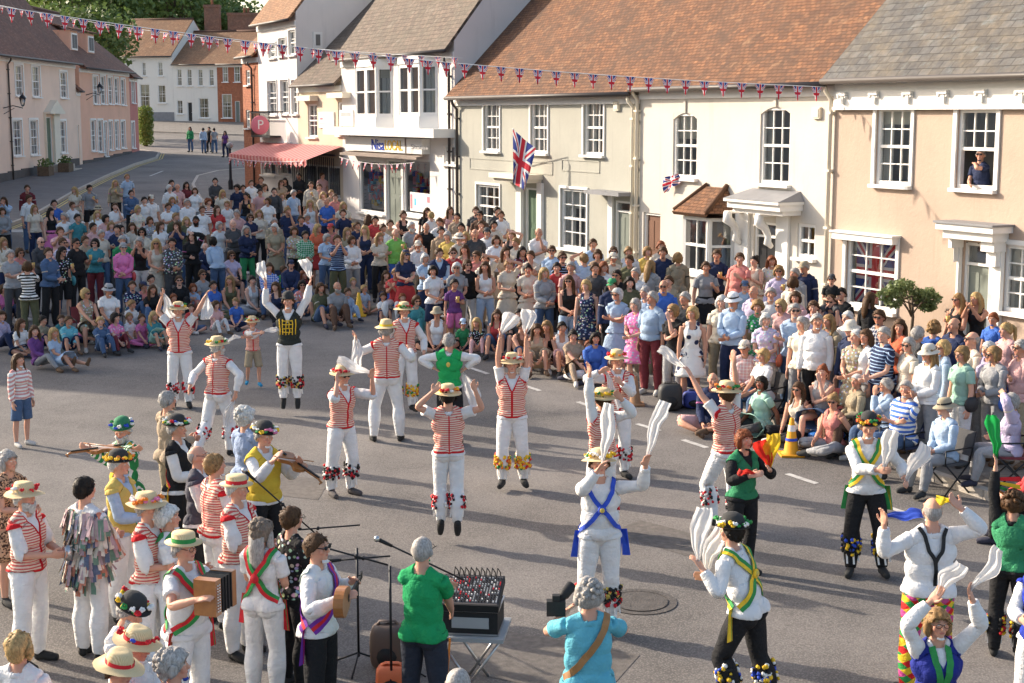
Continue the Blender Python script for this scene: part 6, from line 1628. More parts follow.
34 205 st rest 1.70 tshirt:cream trousers:navy long:fair f
64 213 st fold 1.76 tshirt:white trousers:denim short:grey
105 215 st rest 1.70 tshirt:pale_pink trousers:grey bob:dark f
160 222 st clasp 1.68 tshirt:white trousers:khaki long:brown f
202 206 st rest 1.74 tshirt:white shorts:khaki short:brown
222 190 st rest 1.72 tshirt:cream trousers:denim long:blonde f
268 198 st rest 1.70 tshirt:white trousers:grey bob:brown f
293 190 st rest 1.74 tshirt:pale_blue trousers:denim short:grey
310 200 st rest 1.66 tank:white trousers:denim long:blonde f
384 224 st rest 1.74 tshirt:white trousers:navy short:brown
418 232 st rest 1.66 tank:cream trousers:denim long:auburn f
440 218 st rest 1.76 tshirt:white trousers:grey short:brown
466 232 st rest 1.66 tank:pale_pink trousers:denim long:blonde f
496 236 st rest 1.72 tshirt:white trousers:khaki bob:brown f
517 238 st rest 1.70 tshirt:cream trousers:denim short:fair
571 262 st rest 1.74 tshirt:pale_pink trousers:grey short:grey
603 262 st rest 1.70 shirt:white trousers:denim long:auburn f
636 268 st rest 1.72 tshirt:white trousers:navy short:grey
722 296 st rest 1.70 tshirt:cream trousers:khaki bob:white f
771 288 st rest 1.74 tshirt:white trousers:grey short:grey
782 300 st rest 1.66 shirt:pale_pink trousers:white bob:blonde f sg
806 318 st rest 1.70 tshirt:cream trousers:grey bob:grey f
842 312 st rest 1.72 shirt:white trousers:khaki short:white
868 332 st rest 1.70 tshirt:white trousers:grey long:brown f
910 338 st rest 1.68 tshirt:cream trousers:navy bob:grey f sg
'''
FAR='''190 127 green denim long
203 128 pale_blue denim short
209 127 black black short
214 128 grey denim short
225 131 purple navy long'''
LM=[('lamp post',231,190),('pink awning',300,160),('shop window',415,195),('green house door',531,215),('flagged green house sash window',573,225),('tiled bay window',702,255),('white house hooded door',764,225),('union flag window',870,270),('potted tree',905,300),('tan house door',976,280),('small cone among seated families',360,300),('cream house steps',52,170),('dancer in the black tabard',288,350),('straw hatted dancer waving at left',180,330),('boy dancer',253,345),('traffic cone at the right',792,432),('road at the far left',10,300),('shop corner pipes',455,200),('dancer with flowered shin pads',505,380),('black rucksack',670,395),('seated children in front',80,330),('road bend',170,160),('right edge of the frame',1015,400)]
TOPN=dict(tshirt='t-shirt',shirt='shirt',jacket='jacket',tank='vest top',dress='dress',sundress='sleeveless dress',vest='waistcoat',rolled='shirt',jumper='jumper')
ARMN=dict(rest='',clasp='hands clasped',fold='arms folded',drink='raising a cup',phone='holding up a phone',hip='hand on hip',pockets='',chin='hand at chin',brow='shading eyes',knees='hands on knees',lap='hands in lap',clap='clapping',prop='leaning on one hand',hold='carrying a boy')
LBL={}
def relation(x,y):
    best=min(LM,key=lambda l:math.hypot(l[1]-x,(l[2]-y)*1.3)); dx,dy=x-best[1],y-best[2]
    if math.hypot(dx,dy)<14: return 'at the '+best[0]
    if abs(dx)>abs(dy)*1.3: return ('right of the ' if dx>0 else 'left of the ')+best[0]
    return ('in front of the ' if dy>0 else 'behind the ')+best[0]
ENT=[]
for ln in TBL.strip().split('\n'):
    w=ln.split(); e=dict(x=float(w[0]),y=float(w[1]),pose=w[2],arms=w[3],H=float(w[4]),top=w[5],bot=w[6],hair=w[7],ex=w[8:]); ENT.append(e)
def dress_of(s):
    k,c=s.split(':'); pt=''
    if '*' in c: c,pt=c.split('*')
    return k,c,pt
def mklabel(e,short=False):
    k,c,pt=dress_of(e['top']); who=('girl' if 'f' in e['ex'] else 'boy') if 'kid' in e['ex'] else ('woman' if 'f' in e['ex'] else 'man')
    cn=c.replace('_',' '); pn={'floral':'patterned ','stripe':'striped ','dstripe':'striped ','check':'checked ','spots':'spotted ','':''}[pt]
    s=f"{who} in {cn} {pn}{TOPN[k]}"
    if e['pose']!='st': s+={'ch':' on a chair','cc':' sitting cross-legged','ck':' sitting knees up','lo':' sitting legs out','sd':' sitting sideways'}[e['pose']]
    elif ARMN[e['arms']]: s+=' '+ARMN[e['arms']]
    return s+', '+relation(e['x'],e['y'])
for e in ENT: e['label']=mklabel(e)
def hairword(e): k,c=e['hair'].split(':'); return {'bald':'bald','dark':'dark-haired','brown':'brown-haired','blonde':'blonde','grey':'grey-haired','white':'white-haired','auburn':'auburn-haired','fair':'fair-haired'}['bald' if k=='bald' else c]
from collections import defaultdict
for rnd in range(2):
    G=defaultdict(list)
    for e in ENT: G[e['label']].append(e)
    for k,v in G.items():
        if len(v)<2: continue
        if rnd==0:
            for e in v: e['label']=hairword(e)+' '+e['label']
        else:
            v.sort(key=lambda e:e['x']); n=len(v)
            for i,e in enumerate(v): e['label']=('left-hand ' if i==0 else 'right-hand ' if i==n-1 else 'middle ')+e['label']
def pose_of(e,rng):
    r=rng.uniform(-1,1); P={}
    p=e['pose']
    if p=='st': P.update(LEGS['stand'](r))
    elif p=='ch': P.update(chairlegs(r))
    elif p=='cc': P.update(crosslegs(r))
    elif p=='ck': P.update(kneesup(r))
    elif p=='lo': P.update(legsout(r))
    elif p=='sd': P.update(sidesit(r))
    if e['arms']=='hold': P.update({'la':('t',.12,-.14,1.46),'ra':('t',.12,-.14,1.46)})
    else: P.update(ARMS[e['arms']](rng.random()))
    P['turn']=rng.uniform(-28,28); P['nod']=P.get('nod',0)+rng.uniform(0,10); P['side']=rng.uniform(-3,3); P['twist']=rng.uniform(-10,10)
    if 'lean' in e['ex']: P['bend']=35
    return P
PAT={'':'cloth','floral':'cloth_floral','stripe':'cloth_stripe','dstripe':'cloth_dark_stripe','check':'cloth_check','spots':'cloth_spots'}
TARGET=Vector((0.5,19,0)); POS=[]; CHAIRS=[]; CUPS=[]
def jitc(c,rng,a=.12): k=rng.uniform(1-a,1+a); return tuple(min(.85,v*k) for v in c)
for i,e in enumerate(ENT):
    rng=random.Random(100+i); ex=e['ex']; opt={x.split(':')[0]:(x.split(':')[1] if ':' in x else True) for x in ex}
    P=pose_of(e,rng); fem='f' in opt; kid='kid' in opt
    f=figure(P,e['H'],skin=(.17,.075,.045) if 'dark' in opt or (e['x'],e['y']) in((196,216),(299,173)) else rng.randrange(4),female=fem and not kid,fat=(.7 if 'fat' in opt else rng.uniform(0,.3)),child=(1 if e['H']<1.45 else .5) if kid else 0,seed=i)
    if e['pose']=='ch': f.top=f.top+0; # feet stay on the ground
    p0=gp(e['x'],e['y'],f.top); d=TARGET-p0; rz=yaw(d.x,d.y)+rng.uniform(-.35,.35)
    if 'back' in opt: rz+=math.pi+rng.uniform(-.6,.6)
    loc=place(f,e['x'],e['y'],rz)
    for q in POS:
        v=Vector((loc.x-q.x,loc.y-q.y)); 
        if v.length<.36:
            v=(v.normalized() if v.length>.01 else Vector((1,0)))*(.36-v.length)*.8; loc.x+=v.x; loc.y+=v.y
    loc.z=gz(loc.x,loc.y); POS.append(loc.copy()); e['loc']=loc; e['rz']=rz; e['fig']=f
    grp='people sitting at the edge of the dance space' if e['pose']!='st' else 'spectators standing along the street'
    r=body(f,loc,rz,e['label'],grp)
    top=bot=None
    k,c,pt=dress_of(e['top']); tc=jitc(C[c],rng)
    if 'under' in opt: wear(f,r,('shirt',C['pale_blue'],'cloth'),None,shoes=None)
    if k=='jacket': wear(f,r,('tshirt',C[rng.choice(['white','cream','pink','black'])],'cloth'),None,shoes=None)
    top=(k,tc,PAT[pt])
    if e['bot']!='-': b,bc=e['bot'].split(':'); bot=(b,jitc(C[bc],rng),'cloth')
    elif e['pose']!='st' : bot=('shorts',tc,PAT[pt])
    wear(f,r,top,bot,shoes=rng.choice([(.03,.03,.03),(.5,.48,.45),(.12,.07,.04),(.03,.03,.05)]))
    hk,hc=e['hair'].split(':'); dohair(f,r,hk,hc)
    if 'sg' in opt: shades(f,r)
    if 'gl' in opt: glasses(f,r)
    if 'beard' in opt: beard(f,r,opt['beard'])
    if 'cap' in opt: hat(f,r,'cap',C[opt['cap']])
    if 'sun' in opt: hat(f,r,'sun',C[opt['sun']],band=rng.choice([None,'f_blk']))
    if 'bag' in opt:
        m=MB().use('objcol'); m.blob((.24,-.02,.95),(.05,.13,.12),n=6,m=10); m.tube([(.24,.05,1.03),(.17,.03,1.44),(.2,-.06,1.04)],.008,5)
        o=m.build('handbag'); o.data.transform(f.world@Matrix.Scale(f.s,4)); o.color=c4(C[opt['bag']]); tag(o,(opt['bag']+' shoulder bag carried by '+e['label'])[:200],'bag')
        o['label']=' '.join((opt['bag']+' shoulder bag on the '+e['label'].replace(',','')).split()[:16])
    if e['arms']=='drink' and rng.random()<.9: CUPS.append(e)
    if e['pose']=='ch': CHAIRS.append(e)
for e in CUPS:
    f=e['fig']; p,h=hand_world(f,1); m=MB().use('objcol'); m.lathe([(0,-.05),(.028,-.05),(.038,.07),(.036,.07),(.027,-.04)],p+Vector((0,0,.02)),10)
    m.use('paint'); m.lathe([(.0365,.045),(.0,.047)],p+Vector((0,0,.02)),10)
    o=m.build('drink_cup'); o.color=(.62,.38,.10,1); tag(o,' '.join(('beer cup held by the '+e['label'].replace(',','')).split()[:16]),'cup',group='cups held by spectators')
# the boy on his father's shoulders
e=next(q for q in ENT if q['arms']=='hold'); f0_=e['fig']
fb=figure({'ll':((.30,-.8,-.2),(.0,-.1,-1)),'rl':((-.30,-.8,-.2),(0,-.1,-1)),'la':('t',.05,-.2,1.15),'ra':('t',.05,-.2,1.12),'zfix':0.},1.10,child=1,seed=900)
hz=fb.pos[0].z*fb.s-.08; loc=e['loc']+Vector((0,0,f0_.top-.24-hz))+Matrix.Rotation(e['rz'],3,'Z')@Vector((0,.03,0))
r=body(fb,loc,e['rz'],'boy in black t-shirt sitting on the shoulders of a man beside the tan house','child riding on shoulders'); wear(fb,r,('tshirt',C['black'],'cloth'),('shorts',C['dark_grey'],'cloth')); dohair(fb,r,'short','brown'); hat(fb,r,'cap',C['dark_grey']); shades(fb,r)
# people far up the road
for i,ln in enumerate(FAR.split('\n')):
    x,y,t,b,h=ln.split(); rng=random.Random(i+50); f=figure(dict(LEGS['stand'](rng.uniform(-1,1)*3),**ARMS['rest'](0)),1.70,female=h=='long',seed=i+50); rz=rng.uniform(-.6,.6)+(math.pi if i%2 else 0)
    r=body(f,place(f,float(x),float(y),rz),rz,['woman in green top','man in pale blue top','person in black','person in grey top','woman in purple top'][i]+' standing on the road far up the hill, '+['leftmost of five','second of five','middle of five','fourth of five','rightmost of five'][i],'people far up the road')
    wear(f,r,('jacket' if i<3 else 'tshirt',C[t],'cloth'),('trousers',C[b],'cloth')); dohair(f,r,h,'dark')
# man leaning at the open upper window of the tan house
f=figure({'la':('t',.0,-.12,1.50,(1,-.3,-.3)),'ra':('t',-.02,-.32,1.16,(.8,.3,-.6)),'bend':12,'turn':30},1.76,seed=77,fat=.4,hi=True)
a0,z0,a1,z1=FM.rect((957,109,996,189)); pw=FM.pt((a0+a1)/2-.03,z0-1.02,-.22); rz=yaw(FM.n.x,FM.n.y)
r=body(f,pw,rz,'man in navy t-shirt leaning at the open upper window of the tan house'); wear(f,r,('tshirt',C['navy'],'cloth'),('trousers',C['denim'],'cloth')); dohair(f,r,'crop','grey'); shades(f,r)
# folding chairs under the seated
def folding_chair(loc,rz,lab,col,grp='folding chairs of the spectators'):
    t=thing('folding_chair',lab,'chair',tuple(loc),rz,grp); fr=MB().use('iron'); T=[('seat',None)]
    s=MB().use('objcloth'); s.box((0,.02,.42),(.48,.42,.03)); o=s.build('seat',t); o.color=c4(col)
    s=MB().use('objcloth'); s.box((0,.27,.68),(.48,.025,.34),M=Matrix.Rotation(R(-12),3,'X')); o=s.build('backrest',t); o.color=c4(col)
    for sx in (-1,1):
        for a,b in (((sx*.25,-.2,0),(sx*.25,.22,.44)),((sx*.25,.24,0),(sx*.25,-.2,.44))):
            m=MB().use('iron'); m.tube([a,b],.012,6); m.build('leg',t)
        m=MB().use('iron'); m.tube([(sx*.25,.2,.42),(sx*.25,.31,.86)],.012,6); m.build('back_post',t)
        m=MB().use('iron'); m.tube([(sx*.25,-.2,.42),(sx*.25,-.2,.62),(sx*.25,.25,.64)],.012,6); m.build('armrest',t)
    return t
for i,e in enumerate(CHAIRS):
    f=e['fig']; hip=(f.pos[0]*f.s-Vector((0,0,f.zmin))); q=e['loc']+Matrix.Rotation(e['rz'],3,'Z')@Vector((hip.x,hip.y,0)); q.z=e['loc'].z+max(-.05,hip.z-.53)
    q.z=e['loc'].z
    folding_chair(q,e['rz'],' '.join(('folding chair under the '+e['label'].replace(',','').replace(' on a chair','')).split()[:16]),C[['navy','dark_grey','maroon','black','blue'][i%5]])
# ================================================================== performers
def snap(f,pts,off):
    R_=f.TP['V']; tor=(f.TP['armT']<.03)&(R_[:,2]>.8)&(R_[:,2]<1.53); idx=np.nonzero(tor)[0]; out=[]
    for p in pts:
        d=((R_[idx]-np.array(p))**2).sum(1); k=idx[np.argsort(d)[:4]]; w=1/(np.sort(d)[:4]+1e-5); w/=w.sum()
        P=(f.V[k]*w[:,None]).sum(0); N=(f.N[k]*w[:,None]).sum(0); N/=np.linalg.norm(N)+1e-9; out.append((Vector(P)+Vector(N)*off*f.s,Vector(N)))
    return out
def ribbon(f,root,pts,w,cols,name='sash',off=.034,closed=False,n=26,tail=0):
    P=[Vector(p) for p in pts]; Q=[]
    L=len(P)-1
    for i in range(n+1):
        t=i/n*L; k=min(int(t),L-1); Q.append(P[k].lerp(P[k+1],t-k))
    S_=snap(f,Q,off)
    # smooth
    for _ in range(2): S_=[S_[0]]+[((S_[i-1][0]+S_[i][0]*2+S_[i+1][0])/4,S_[i][1]) for i in range(1,n)]+[S_[-1]]
    mb=MB(); nc=len(cols)
    E=[]
    for i,(p,nn) in enumerate(S_):
        t=(S_[min(i+1,n)][0]-S_[max(i-1,0)][0]).normalized(); sd_=nn.cross(t).normalized(); E.append([p+sd_*w*(j/nc-.5) for j in range(nc+1)]+[nn])
    for i in range(n):
        for j in range(nc):
            a,b,c,d=E[i][j],E[i+1][j],E[i+1][j+1],E[i][j+1]; mb.use(cols[j]); mb.face([a,b,c,d])
        nn=E[i][-1]*-.006
        mb.face([E[i][0],E[i][0]+nn,E[i+1][0]+nn,E[i+1][0]]); mb.face([E[i][nc],E[i+1][nc],E[i+1][nc]+nn,E[i][nc]+nn])
    if tail:
        p=E[-1][0].lerp(E[-1][nc],.5)
        for s in (-1,1):
            for k in range(3):
                mb.use(cols[k%nc]); a=p+Vector((s*.02+.01*k,0,0)); mb.face([a+Vector((-.02,.0,0)),a+Vector((.02,.0,0)),a+Vector((.03+s*.03,.01,-tail)),a+Vector((-.03+s*.03,.02,-tail))])
    return mb.build(name,root)
BAL_F=[(.115,.0,1.46),(.10,-.11,1.38),(.0,-.13,1.24),(-.10,-.12,1.10),(-.165,-.02,1.0)]
def mir(P): return [(-x,y,z) for x,y,z in P]
def flipy(P): return [(x,-y+.01,z) for x,y,z in P]
def crossed(f,root,cols,w=.07,back=True,rosette='f_gold'):
    for s in (0,1):
        P=BAL_F if s==0 else mir(BAL_F); ribbon(f,root,P,w,cols,off=.036+.006*s,tail=.28); 
        if back: ribbon(f,root,flipy(P),w,cols,off=.036+.006*s)
    for sy in (-1,1):
        q=snap(f,[(0,sy*.13,1.24)],.05)[0]; m=MB(); m.use(cols[0]); m.blob(q[0],(.045,.02,.045),n=5,m=10); m.use(rosette); m.blob(q[0]+q[1]*.012,(.028,.018,.028),n=5,m=8); m.build('rosette',root)
def pads(f,root,cols,n=90,r=.019):
    for b,s in ((11,1),(12,-1)):
        rng=random.Random(f.seed+b); m=MB(); 
        for _ in range(n):
            a=rng.uniform(-2.6,2.6)-math.pi/2; z=rng.uniform(.25,.43); c=(s*.097+math.cos(a)*.096,.014+math.sin(a)*.10,z); m.use(rng.choice(cols)); m.blob(c,r*rng.uniform(.7,1.3),n=4,m=5,jit=.5,rng=rng)
        m.use('paint')
        for k in range(6): a=k; x0=(s*.097+math.cos(a)*.075,.012+math.sin(a)*.075,.27); m.face([(x0[0]-.01,x0[1],x0[2]),(x0[0]+.01,x0[1],x0[2]),(x0[0]+.02,x0[1]-.02,.14),(x0[0],x0[1]-.02,.14)])
        o=m.build('bell_pad',root); o.data.transform(bmat(f,b))
HK=0
def hanky(p,d,L,w,label,col='white',seed=0,droop=.25,name='handkerchief',cat='handkerchief',grp='handkerchiefs of the dancers'):
    rng=random.Random(seed); d=Vector(d).normalized(); side=d.cross(Vector((0,1,.2))).normalized(); nn=side.cross(d).normalized(); m=MB().use('hank'); m.smooth=True
    L*=.92; w*=.85; n,k=22,14; G=[]; ph=rng.uniform(0,6)
    for i in range(n+1):
        t=i/n; row=[]; wv=rng.uniform(-.004,.004)
        for j in range(k+1):
            u=j/k-.5; ww=w*(.12+.88*min(1,t*1.6))*(1-.25*max(0,t-.75)*4*abs(u)*2)
            q=p+d*L*t+side*u*ww+nn*(.10*w*math.sin(u*13+ph+t*2)+.06*math.sin(t*7+ph)*t)+side*.022*math.sin(t*5+ph)*t-Vector((0,0,droop*L*t*t)); q=q+mnoise.noise_vector(q*8+Vector((seed,0,0)))*.022*min(1,t*2.5)+mnoise.noise_vector(q*22)*.006*t; row.append(q)
        G.append(row)
    for i in range(n):
        for j in range(k): m.face([G[i][j],G[i+1][j],G[i+1][j+1],G[i][j+1]])
    o=m.build(name); bm=bmesh.new(); bm.from_mesh(o.data); bmesh.ops.remove_doubles(bm,verts=bm.verts,dist=1e-5); bm.to_mesh(o.data); bm.free()
    o.color=c4(C[col] if isinstance(col,str) else col); tag(o,label,cat,grp); return o
hm,ht,hb=basemat('hank'); _oc=ht.new('ShaderNodeObjectInfo').outputs['Color']; ht.l.new(_oc,hb.inputs['Base Color']); hb.inputs['Roughness'].default_value=.8
_tl=ht.new('ShaderNodeBsdfTranslucent'); ht.l.new(_oc,_tl.inputs[0]); _mx=ht.new('ShaderNodeMixShader'); _mx.inputs[0].default_value=.45; ht.l.new(hb.outputs[0],_mx.inputs[1]); ht.l.new(_tl.outputs[0],_mx.inputs[2]); ht.l.new(_mx.outputs[0],ht.n['Material Output'].inputs[0]); MATS['hank']=hm
def perf(label,x,y,H,rz,P=None,L=None,Rr=None,lift=0.,hatadd=0.,seed=0,fat=.1,female=False,skin=0,child=0,group='morris dancers in the road',hint=None):
    P=dict(P or {}); P.setdefault('ll',((.07,-.03,-1),(.0,.05,-1))); P.setdefault('rl',((-.09,-.02,-1),(0,.05,-1)))
    for it in range(2):
        f=figure(P,H,skin=skin,hi=True,female=female,fat=fat,child=child,seed=seed); f.top+=hatadd*f.s
        loc=place(f,x,y,rz,lift); f.top-=hatadd*f.s
        if it==1: break
        W_=Matrix.Translation(loc)@Matrix.Rotation(rz,4,'Z'); Wi=W_.inverted()
        for key,T,b in (('la',L,3),('ra',Rr,4)):
            if T is None: continue
            q=Wi@at(T[0],T[1],loc.y+T[2]); q.z+=f.zmin; q/=f.s
            Sw=f.pos[b]; v=q-Sw; s=1 if key=='la' else -1
            hn=T[3] if len(T)>3 else (s*.6,.2,-.6); hn=Vector(hn)
            u,fo=ik(Sw,q,UA,FA,hn); P[key]=('d',tuple(u),tuple(fo))
            if u.z>.3: P['armsup']=1
    P.pop('zfix',None)
    r=body(f,loc,rz,label,group); return f,r
RW=('rolled',C['white'],'cloth'); WV=('vest',C['red'],'vest_stripe'); WB=('breeches',(.78,.77,.76),'cloth')
BK=(.02,.02,.02)
def dancer(f,r,top=RW,vest=WV,bot=WB,hatk='straw',fl=('f_red','f_yel','f_grn','f_wht'),hair=('short','grey'),padc=None,shoes=BK,sg=False,bd=None,hatc=None,tilt=0,nf=14,band=None):
    wear(f,r,top,bot,shoes=shoes)
    if vest: wear(f,r,vest,None,shoes=None)
    dohair(f,r,*hair)
    if hatk: hat(f,r,hatk,hatc,flowers=list(fl) if fl else None,tilt=tilt,nf=nf,band=band)
    if padc: pads(f,r,padc)
    if sg: shades(f,r)
    if bd: beard(f,r,bd)
RP=['f_red','f_red','f_blk','f_wht']; FP=['f_red','f_yel','f_org','f_grn','f_yel']; DP=['f_blk','f_gold','f_blk','f_red']
A_OUT=(.8,.1,-.4)
# 1
f,r=perf('dancer in red striped waistcoat waving both handkerchiefs high at the left',178,299,1.76,.12,L=(207,297,0),Rr=(161,299,0),hatadd=.09,seed=301); dancer(f,r,padc=RP,hair=('short','grey'),top=('tshirt',C['white'],'cloth'))
for s,d,l in ((1,(-.05,0,-1),'white handkerchief hanging from the left hand of the leftmost waving dancer'),(-1,(.35,0,-1),'white handkerchief hanging from the right hand of the leftmost waving dancer')): p,h=hand_world(f,s); hanky(p,d,.48,.24,l,seed=s+5,droop=0)
# 2
f,r=perf('dancer seen from behind striding away in striped waistcoat and flowered straw hat',217,333,1.76,math.pi-.35,{'ll':((.08,.28,-1),(.05,.75,-1)),'rl':((-.1,-.25,-1),(-.03,.12,-1)),'bend':6,'turn':-20},L=(190,386,-.1),Rr=(236,392,-.2),hatadd=.09,seed=302); dancer(f,r,padc=RP,top=('shirt',C['white'],'cloth'),hair=('short','white'),bd='white')
p,h=hand_world(f,-1); hanky(p,(-.45,-.1,-1),.4,.14,'white handkerchief trailing from the hand of the striding dancer seen from behind',seed=7)
# 3
f,r=perf('boy in striped waistcoat and khaki shorts dancing with crossed handkerchiefs',252,315,1.24,.25,{'ll':((.12,-.1,-1),(0,.1,-1)),'rl':((-.12,-.2,-1),(-.05,.5,-1))},L=(246,337,-.28),Rr=(262,333,-.30),child=1,hatadd=.08,seed=303,lift=.04,group='morris dancers in the road'); dancer(f,r,bot=('shorts',C['khaki'],'cloth'),hair=('short','fair'),shoes=(.02,.25,.45))
p,h=hand_world(f,-1); hanky(p,(1,0,.35),.34,.12,'white handkerchief held out to the right by the boy dancer',seed=8,droop=.1); p,h=hand_world(f,1); hanky(p,(-1,0,.1),.3,.1,'white handkerchief held across to the left by the boy dancer',seed=9)
# 4
f,r=perf('dancer in black tabard with yellow portcullis emblem jumping with both arms raised',288,289,1.80,.0,{'ll':((.05,0,-1),(0,.02,-1),(0,-.5,-.9)),'rl':((-.05,0,-1),(0,.02,-1),(0,-.5,-.9))},L=(311,286,0),Rr=(265,289,0),lift=.10,hatadd=.09,seed=304); dancer(f,r,top=('shirt',C['white'],'cloth'),vest=('vest',(.03,.035,.03),'cloth'),hatk='bowler',fl=None,hair=('short','brown'),padc=DP)
m=MB().use('f_yel')
for i in range(4): 
    for seg in (0,1,2): pass
for i in range(4):
    xx=-.075+.05*i; q=snap(f,[(xx,-.12,z) for z in (1.36,1.30,1.24,1.18,1.12)],.036); m.tube([a for a,b in q],.008,5)
for z in (1.34,1.28,1.22,1.16): q=snap(f,[(x_,-.12,z) for x_ in (-.08,-.04,0,.04,.08)],.037); m.tube([a for a,b in q],.007,5)
for s in (-1,1): q=snap(f,[(s*.115,-.09,z) for z in (1.36,1.28,1.20,1.12)],.037); m.tube([a for a,b in q],.009,5)
m.build('portcullis_emblem',r)
for s,d in ((1,(-.3,.1,1)),(-1,(-.35,.1,1))): p,h=hand_world(f,s); hanky(p,d,.42,.22,'white handkerchief thrown up from the %s hand of the dancer in the black tabard'%('left' if s==1 else 'right'),seed=s+15,droop=.1)
# 5
f,r=perf('dancer in sunglasses turned sideways with a handkerchief held up to his face',342,361,1.75,.75,{'ll':((.1,-.12,-1),(0,.12,-1)),'rl':((-.08,.1,-1),(0,.12,-1)),'bend':6},L=(372,377,-.05,(.2,.3,-1)),Rr=(337,381,-.25,(-.4,-.2,-1)),hatadd=.08,seed=305); dancer(f,r,padc=['f_blk','f_blk','f_wht','f_red'],hair=('short','brown'),fl=('f_red','f_red','f_wht'),shoes=(.08,.07,.07),sg=True)
p,h=hand_world(f,1); hanky(p,(-1,-.1,.25),.5,.2,'white handkerchief streaming in front of the face of the dancer in sunglasses',seed=21,droop=-.1)
# 6
f,r=perf('tall dancer with his back turned and feet planted wide in plain straw hat',386,316,1.86,math.pi+.1,{'ll':((.2,0,-1),(.05,.03,-1)),'rl':((-.16,0,-1),(-.05,.03,-1))},L=(356,340,-.1,(.9,.1,.2)),Rr=(410,350,.2),hatadd=.09,seed=306,fat=.3); dancer(f,r,fl=None,band='f_yel',hair=('short','grey'),top=('shirt',C['white'],'cloth'))
p,h=hand_world(f,1); hanky(p,(.1,-.2,-1),.4,.2,'white handkerchief hanging from the elbow side of the tall dancer seen from behind',seed=22)
# 7
f,r=perf('dancer in flowered hat behind the tall one, swinging a handkerchief low to the right',404,299,1.78,.3,{'ll':((.05,-.1,-1),(0,.1,-1)),'rl':((-.08,0,-1),(0,.3,-1))},L=(424,352,-.1),Rr=(395,350,.1),hatadd=.09,seed=307,lift=.06); dancer(f,r,padc=FP,hair=('short','brown'),top=('shirt',C['white'],'cloth'),fl=('f_red','f_grn','f_red','f_yel'),nf=20)
p,h=hand_world(f,1); hanky(p,(1,-.2,-.1),.5,.16,'white handkerchief swung low to the right by the flowered hat dancer',seed=23)
# 8
f,r=perf('grey haired dancer in bright green waistcoat seen from behind',449,334,1.72,math.pi-.05,L=(434,368,0,(.9,0,-.3)),Rr=(466,368,0,(-.9,0,-.3)),seed=308); dancer(f,r,hatk=None,vest=('vest',(.02,.36,.10),'cloth'),bot=('trousers',C['black'],'cloth'),hair=('short','grey'),top=('shirt',C['white'],'cloth'))
q=snap(f,[(0,.12,1.3)],.04)[0]; m=MB().use('f_gold'); m.blob(q[0],(.03,.008,.04)); m.build('back_emblem',r)
for s,d in ((1,(.3,0,.6)),(-1,(.55,0,-1))): p,h=hand_world(f,s); hanky(p,d,.5,.26,'white handkerchief flying from the %s hand of the dancer in green waistcoat'%('left' if s==1 else 'right'),seed=s+25,droop=.3)
# 9
f,r=perf('dancer leaping with his back to us, both hands up, in the centre',448,380,1.72,math.pi+.12,{'ll':((.02,-.06,-1),(0,.06,-1),(0,-.55,-.85)),'rl':((-.02,.06,-1),(0,.12,-1),(0,-.55,-.85))},L=(431,394,-.15,(.9,.1,-.5)),Rr=(476,392,-.15,(-.9,.1,-.5)),lift=.10,hatadd=.09,seed=309); dancer(f,r,padc=RP,hair=('short','dark'),top=('tshirt',C['white'],'cloth'),fl=('f_wht','f_org','f_yel','f_red'),nf=20)
# 10
f,r=perf('dancer facing us with arms raised and orange yellow flower pads on his shins',512,350,1.80,.0,{'ll':((.1,-.05,-1),(.05,.15,-1)),'rl':((-.08,-.1,-1),(0,.1,-1))},L=(528,337,-.05),Rr=(498,341,-.05),lift=.05,hatadd=.08,seed=310); dancer(f,r,padc=FP,hair=('short','brown'),top=('tshirt',C['white'],'cloth'),fl=('f_red','f_wht','f_red'))
pads(f,r,FP,40,.022)
for s,d in ((1,(.1,.1,1)),(-1,(.6,.1,1))): p,h=hand_world(f,s); hanky(p,d,.45,.28,'white handkerchief tossed up from the %s hand of the dancer with flower pads'%('left' if s==1 else 'right'),seed=s+35,droop=.2)
# 11
f,r=perf('dancer in yellow green hat half hidden behind the blue sashed dancer',603,384,1.78,-2.5,L=(588,378,-.15,(.9,.1,.1)),Rr=(622,400,-.1),hatadd=.09,seed=311); dancer(f,r,padc=RP,hair=('short','brown'),top=('shirt',C['white'],'cloth'),fl=('f_yel','f_grn','f_yel'),nf=22)
# 12
f,r=perf('dancer facing us with a handkerchief drawn diagonally across his chest',617,346,1.78,.25,L=(622,384,-.3),Rr=(600,372,-.2,(-.9,.0,0)),hatadd=.09,seed=312); dancer(f,r,padc=RP,hair=('short','grey'),top=('shirt',C['white'],'cloth'),fl=('f_red','f_yel','f_org'))
p,h=hand_world(f,-1); hanky(p,(.5,-.25,-1),.5,.14,'white handkerchief drawn across the chest of the dancer behind the others',seed=41)
# 13
f,r=perf('dancer in white with crossed blue sashes holding two handkerchiefs upright',600,437,1.82,.08,{'ll':((.06,-.05,-1),(.02,.08,-1)),'rl':((-.08,-.03,-1),(0,.08,-1)),'nod':-6},L=(645,459,-.25,(.7,.1,-1)),Rr=(597,464,-.35,(-.7,.1,-1)),hatadd=.09,seed=313,fat=.5,lift=.05); dancer(f,r,vest=None,top=('shirt',C['white'],'cloth'),hair=('short','brown'),padc=DP,fl=('f_yel','f_grn','f_yel','f_wht'),nf=22)
crossed(f,r,['f_blu'],w=.045)
for s,d in ((1,(.28,.05,1)),(-1,(.12,.05,1))): p,h=hand_world(f,s); hanky(p,d,.66,.17,'long white handkerchief held upright in the %s hand of the blue sashed dancer'%('left' if s==1 else 'right'),seed=s+45,droop=0)
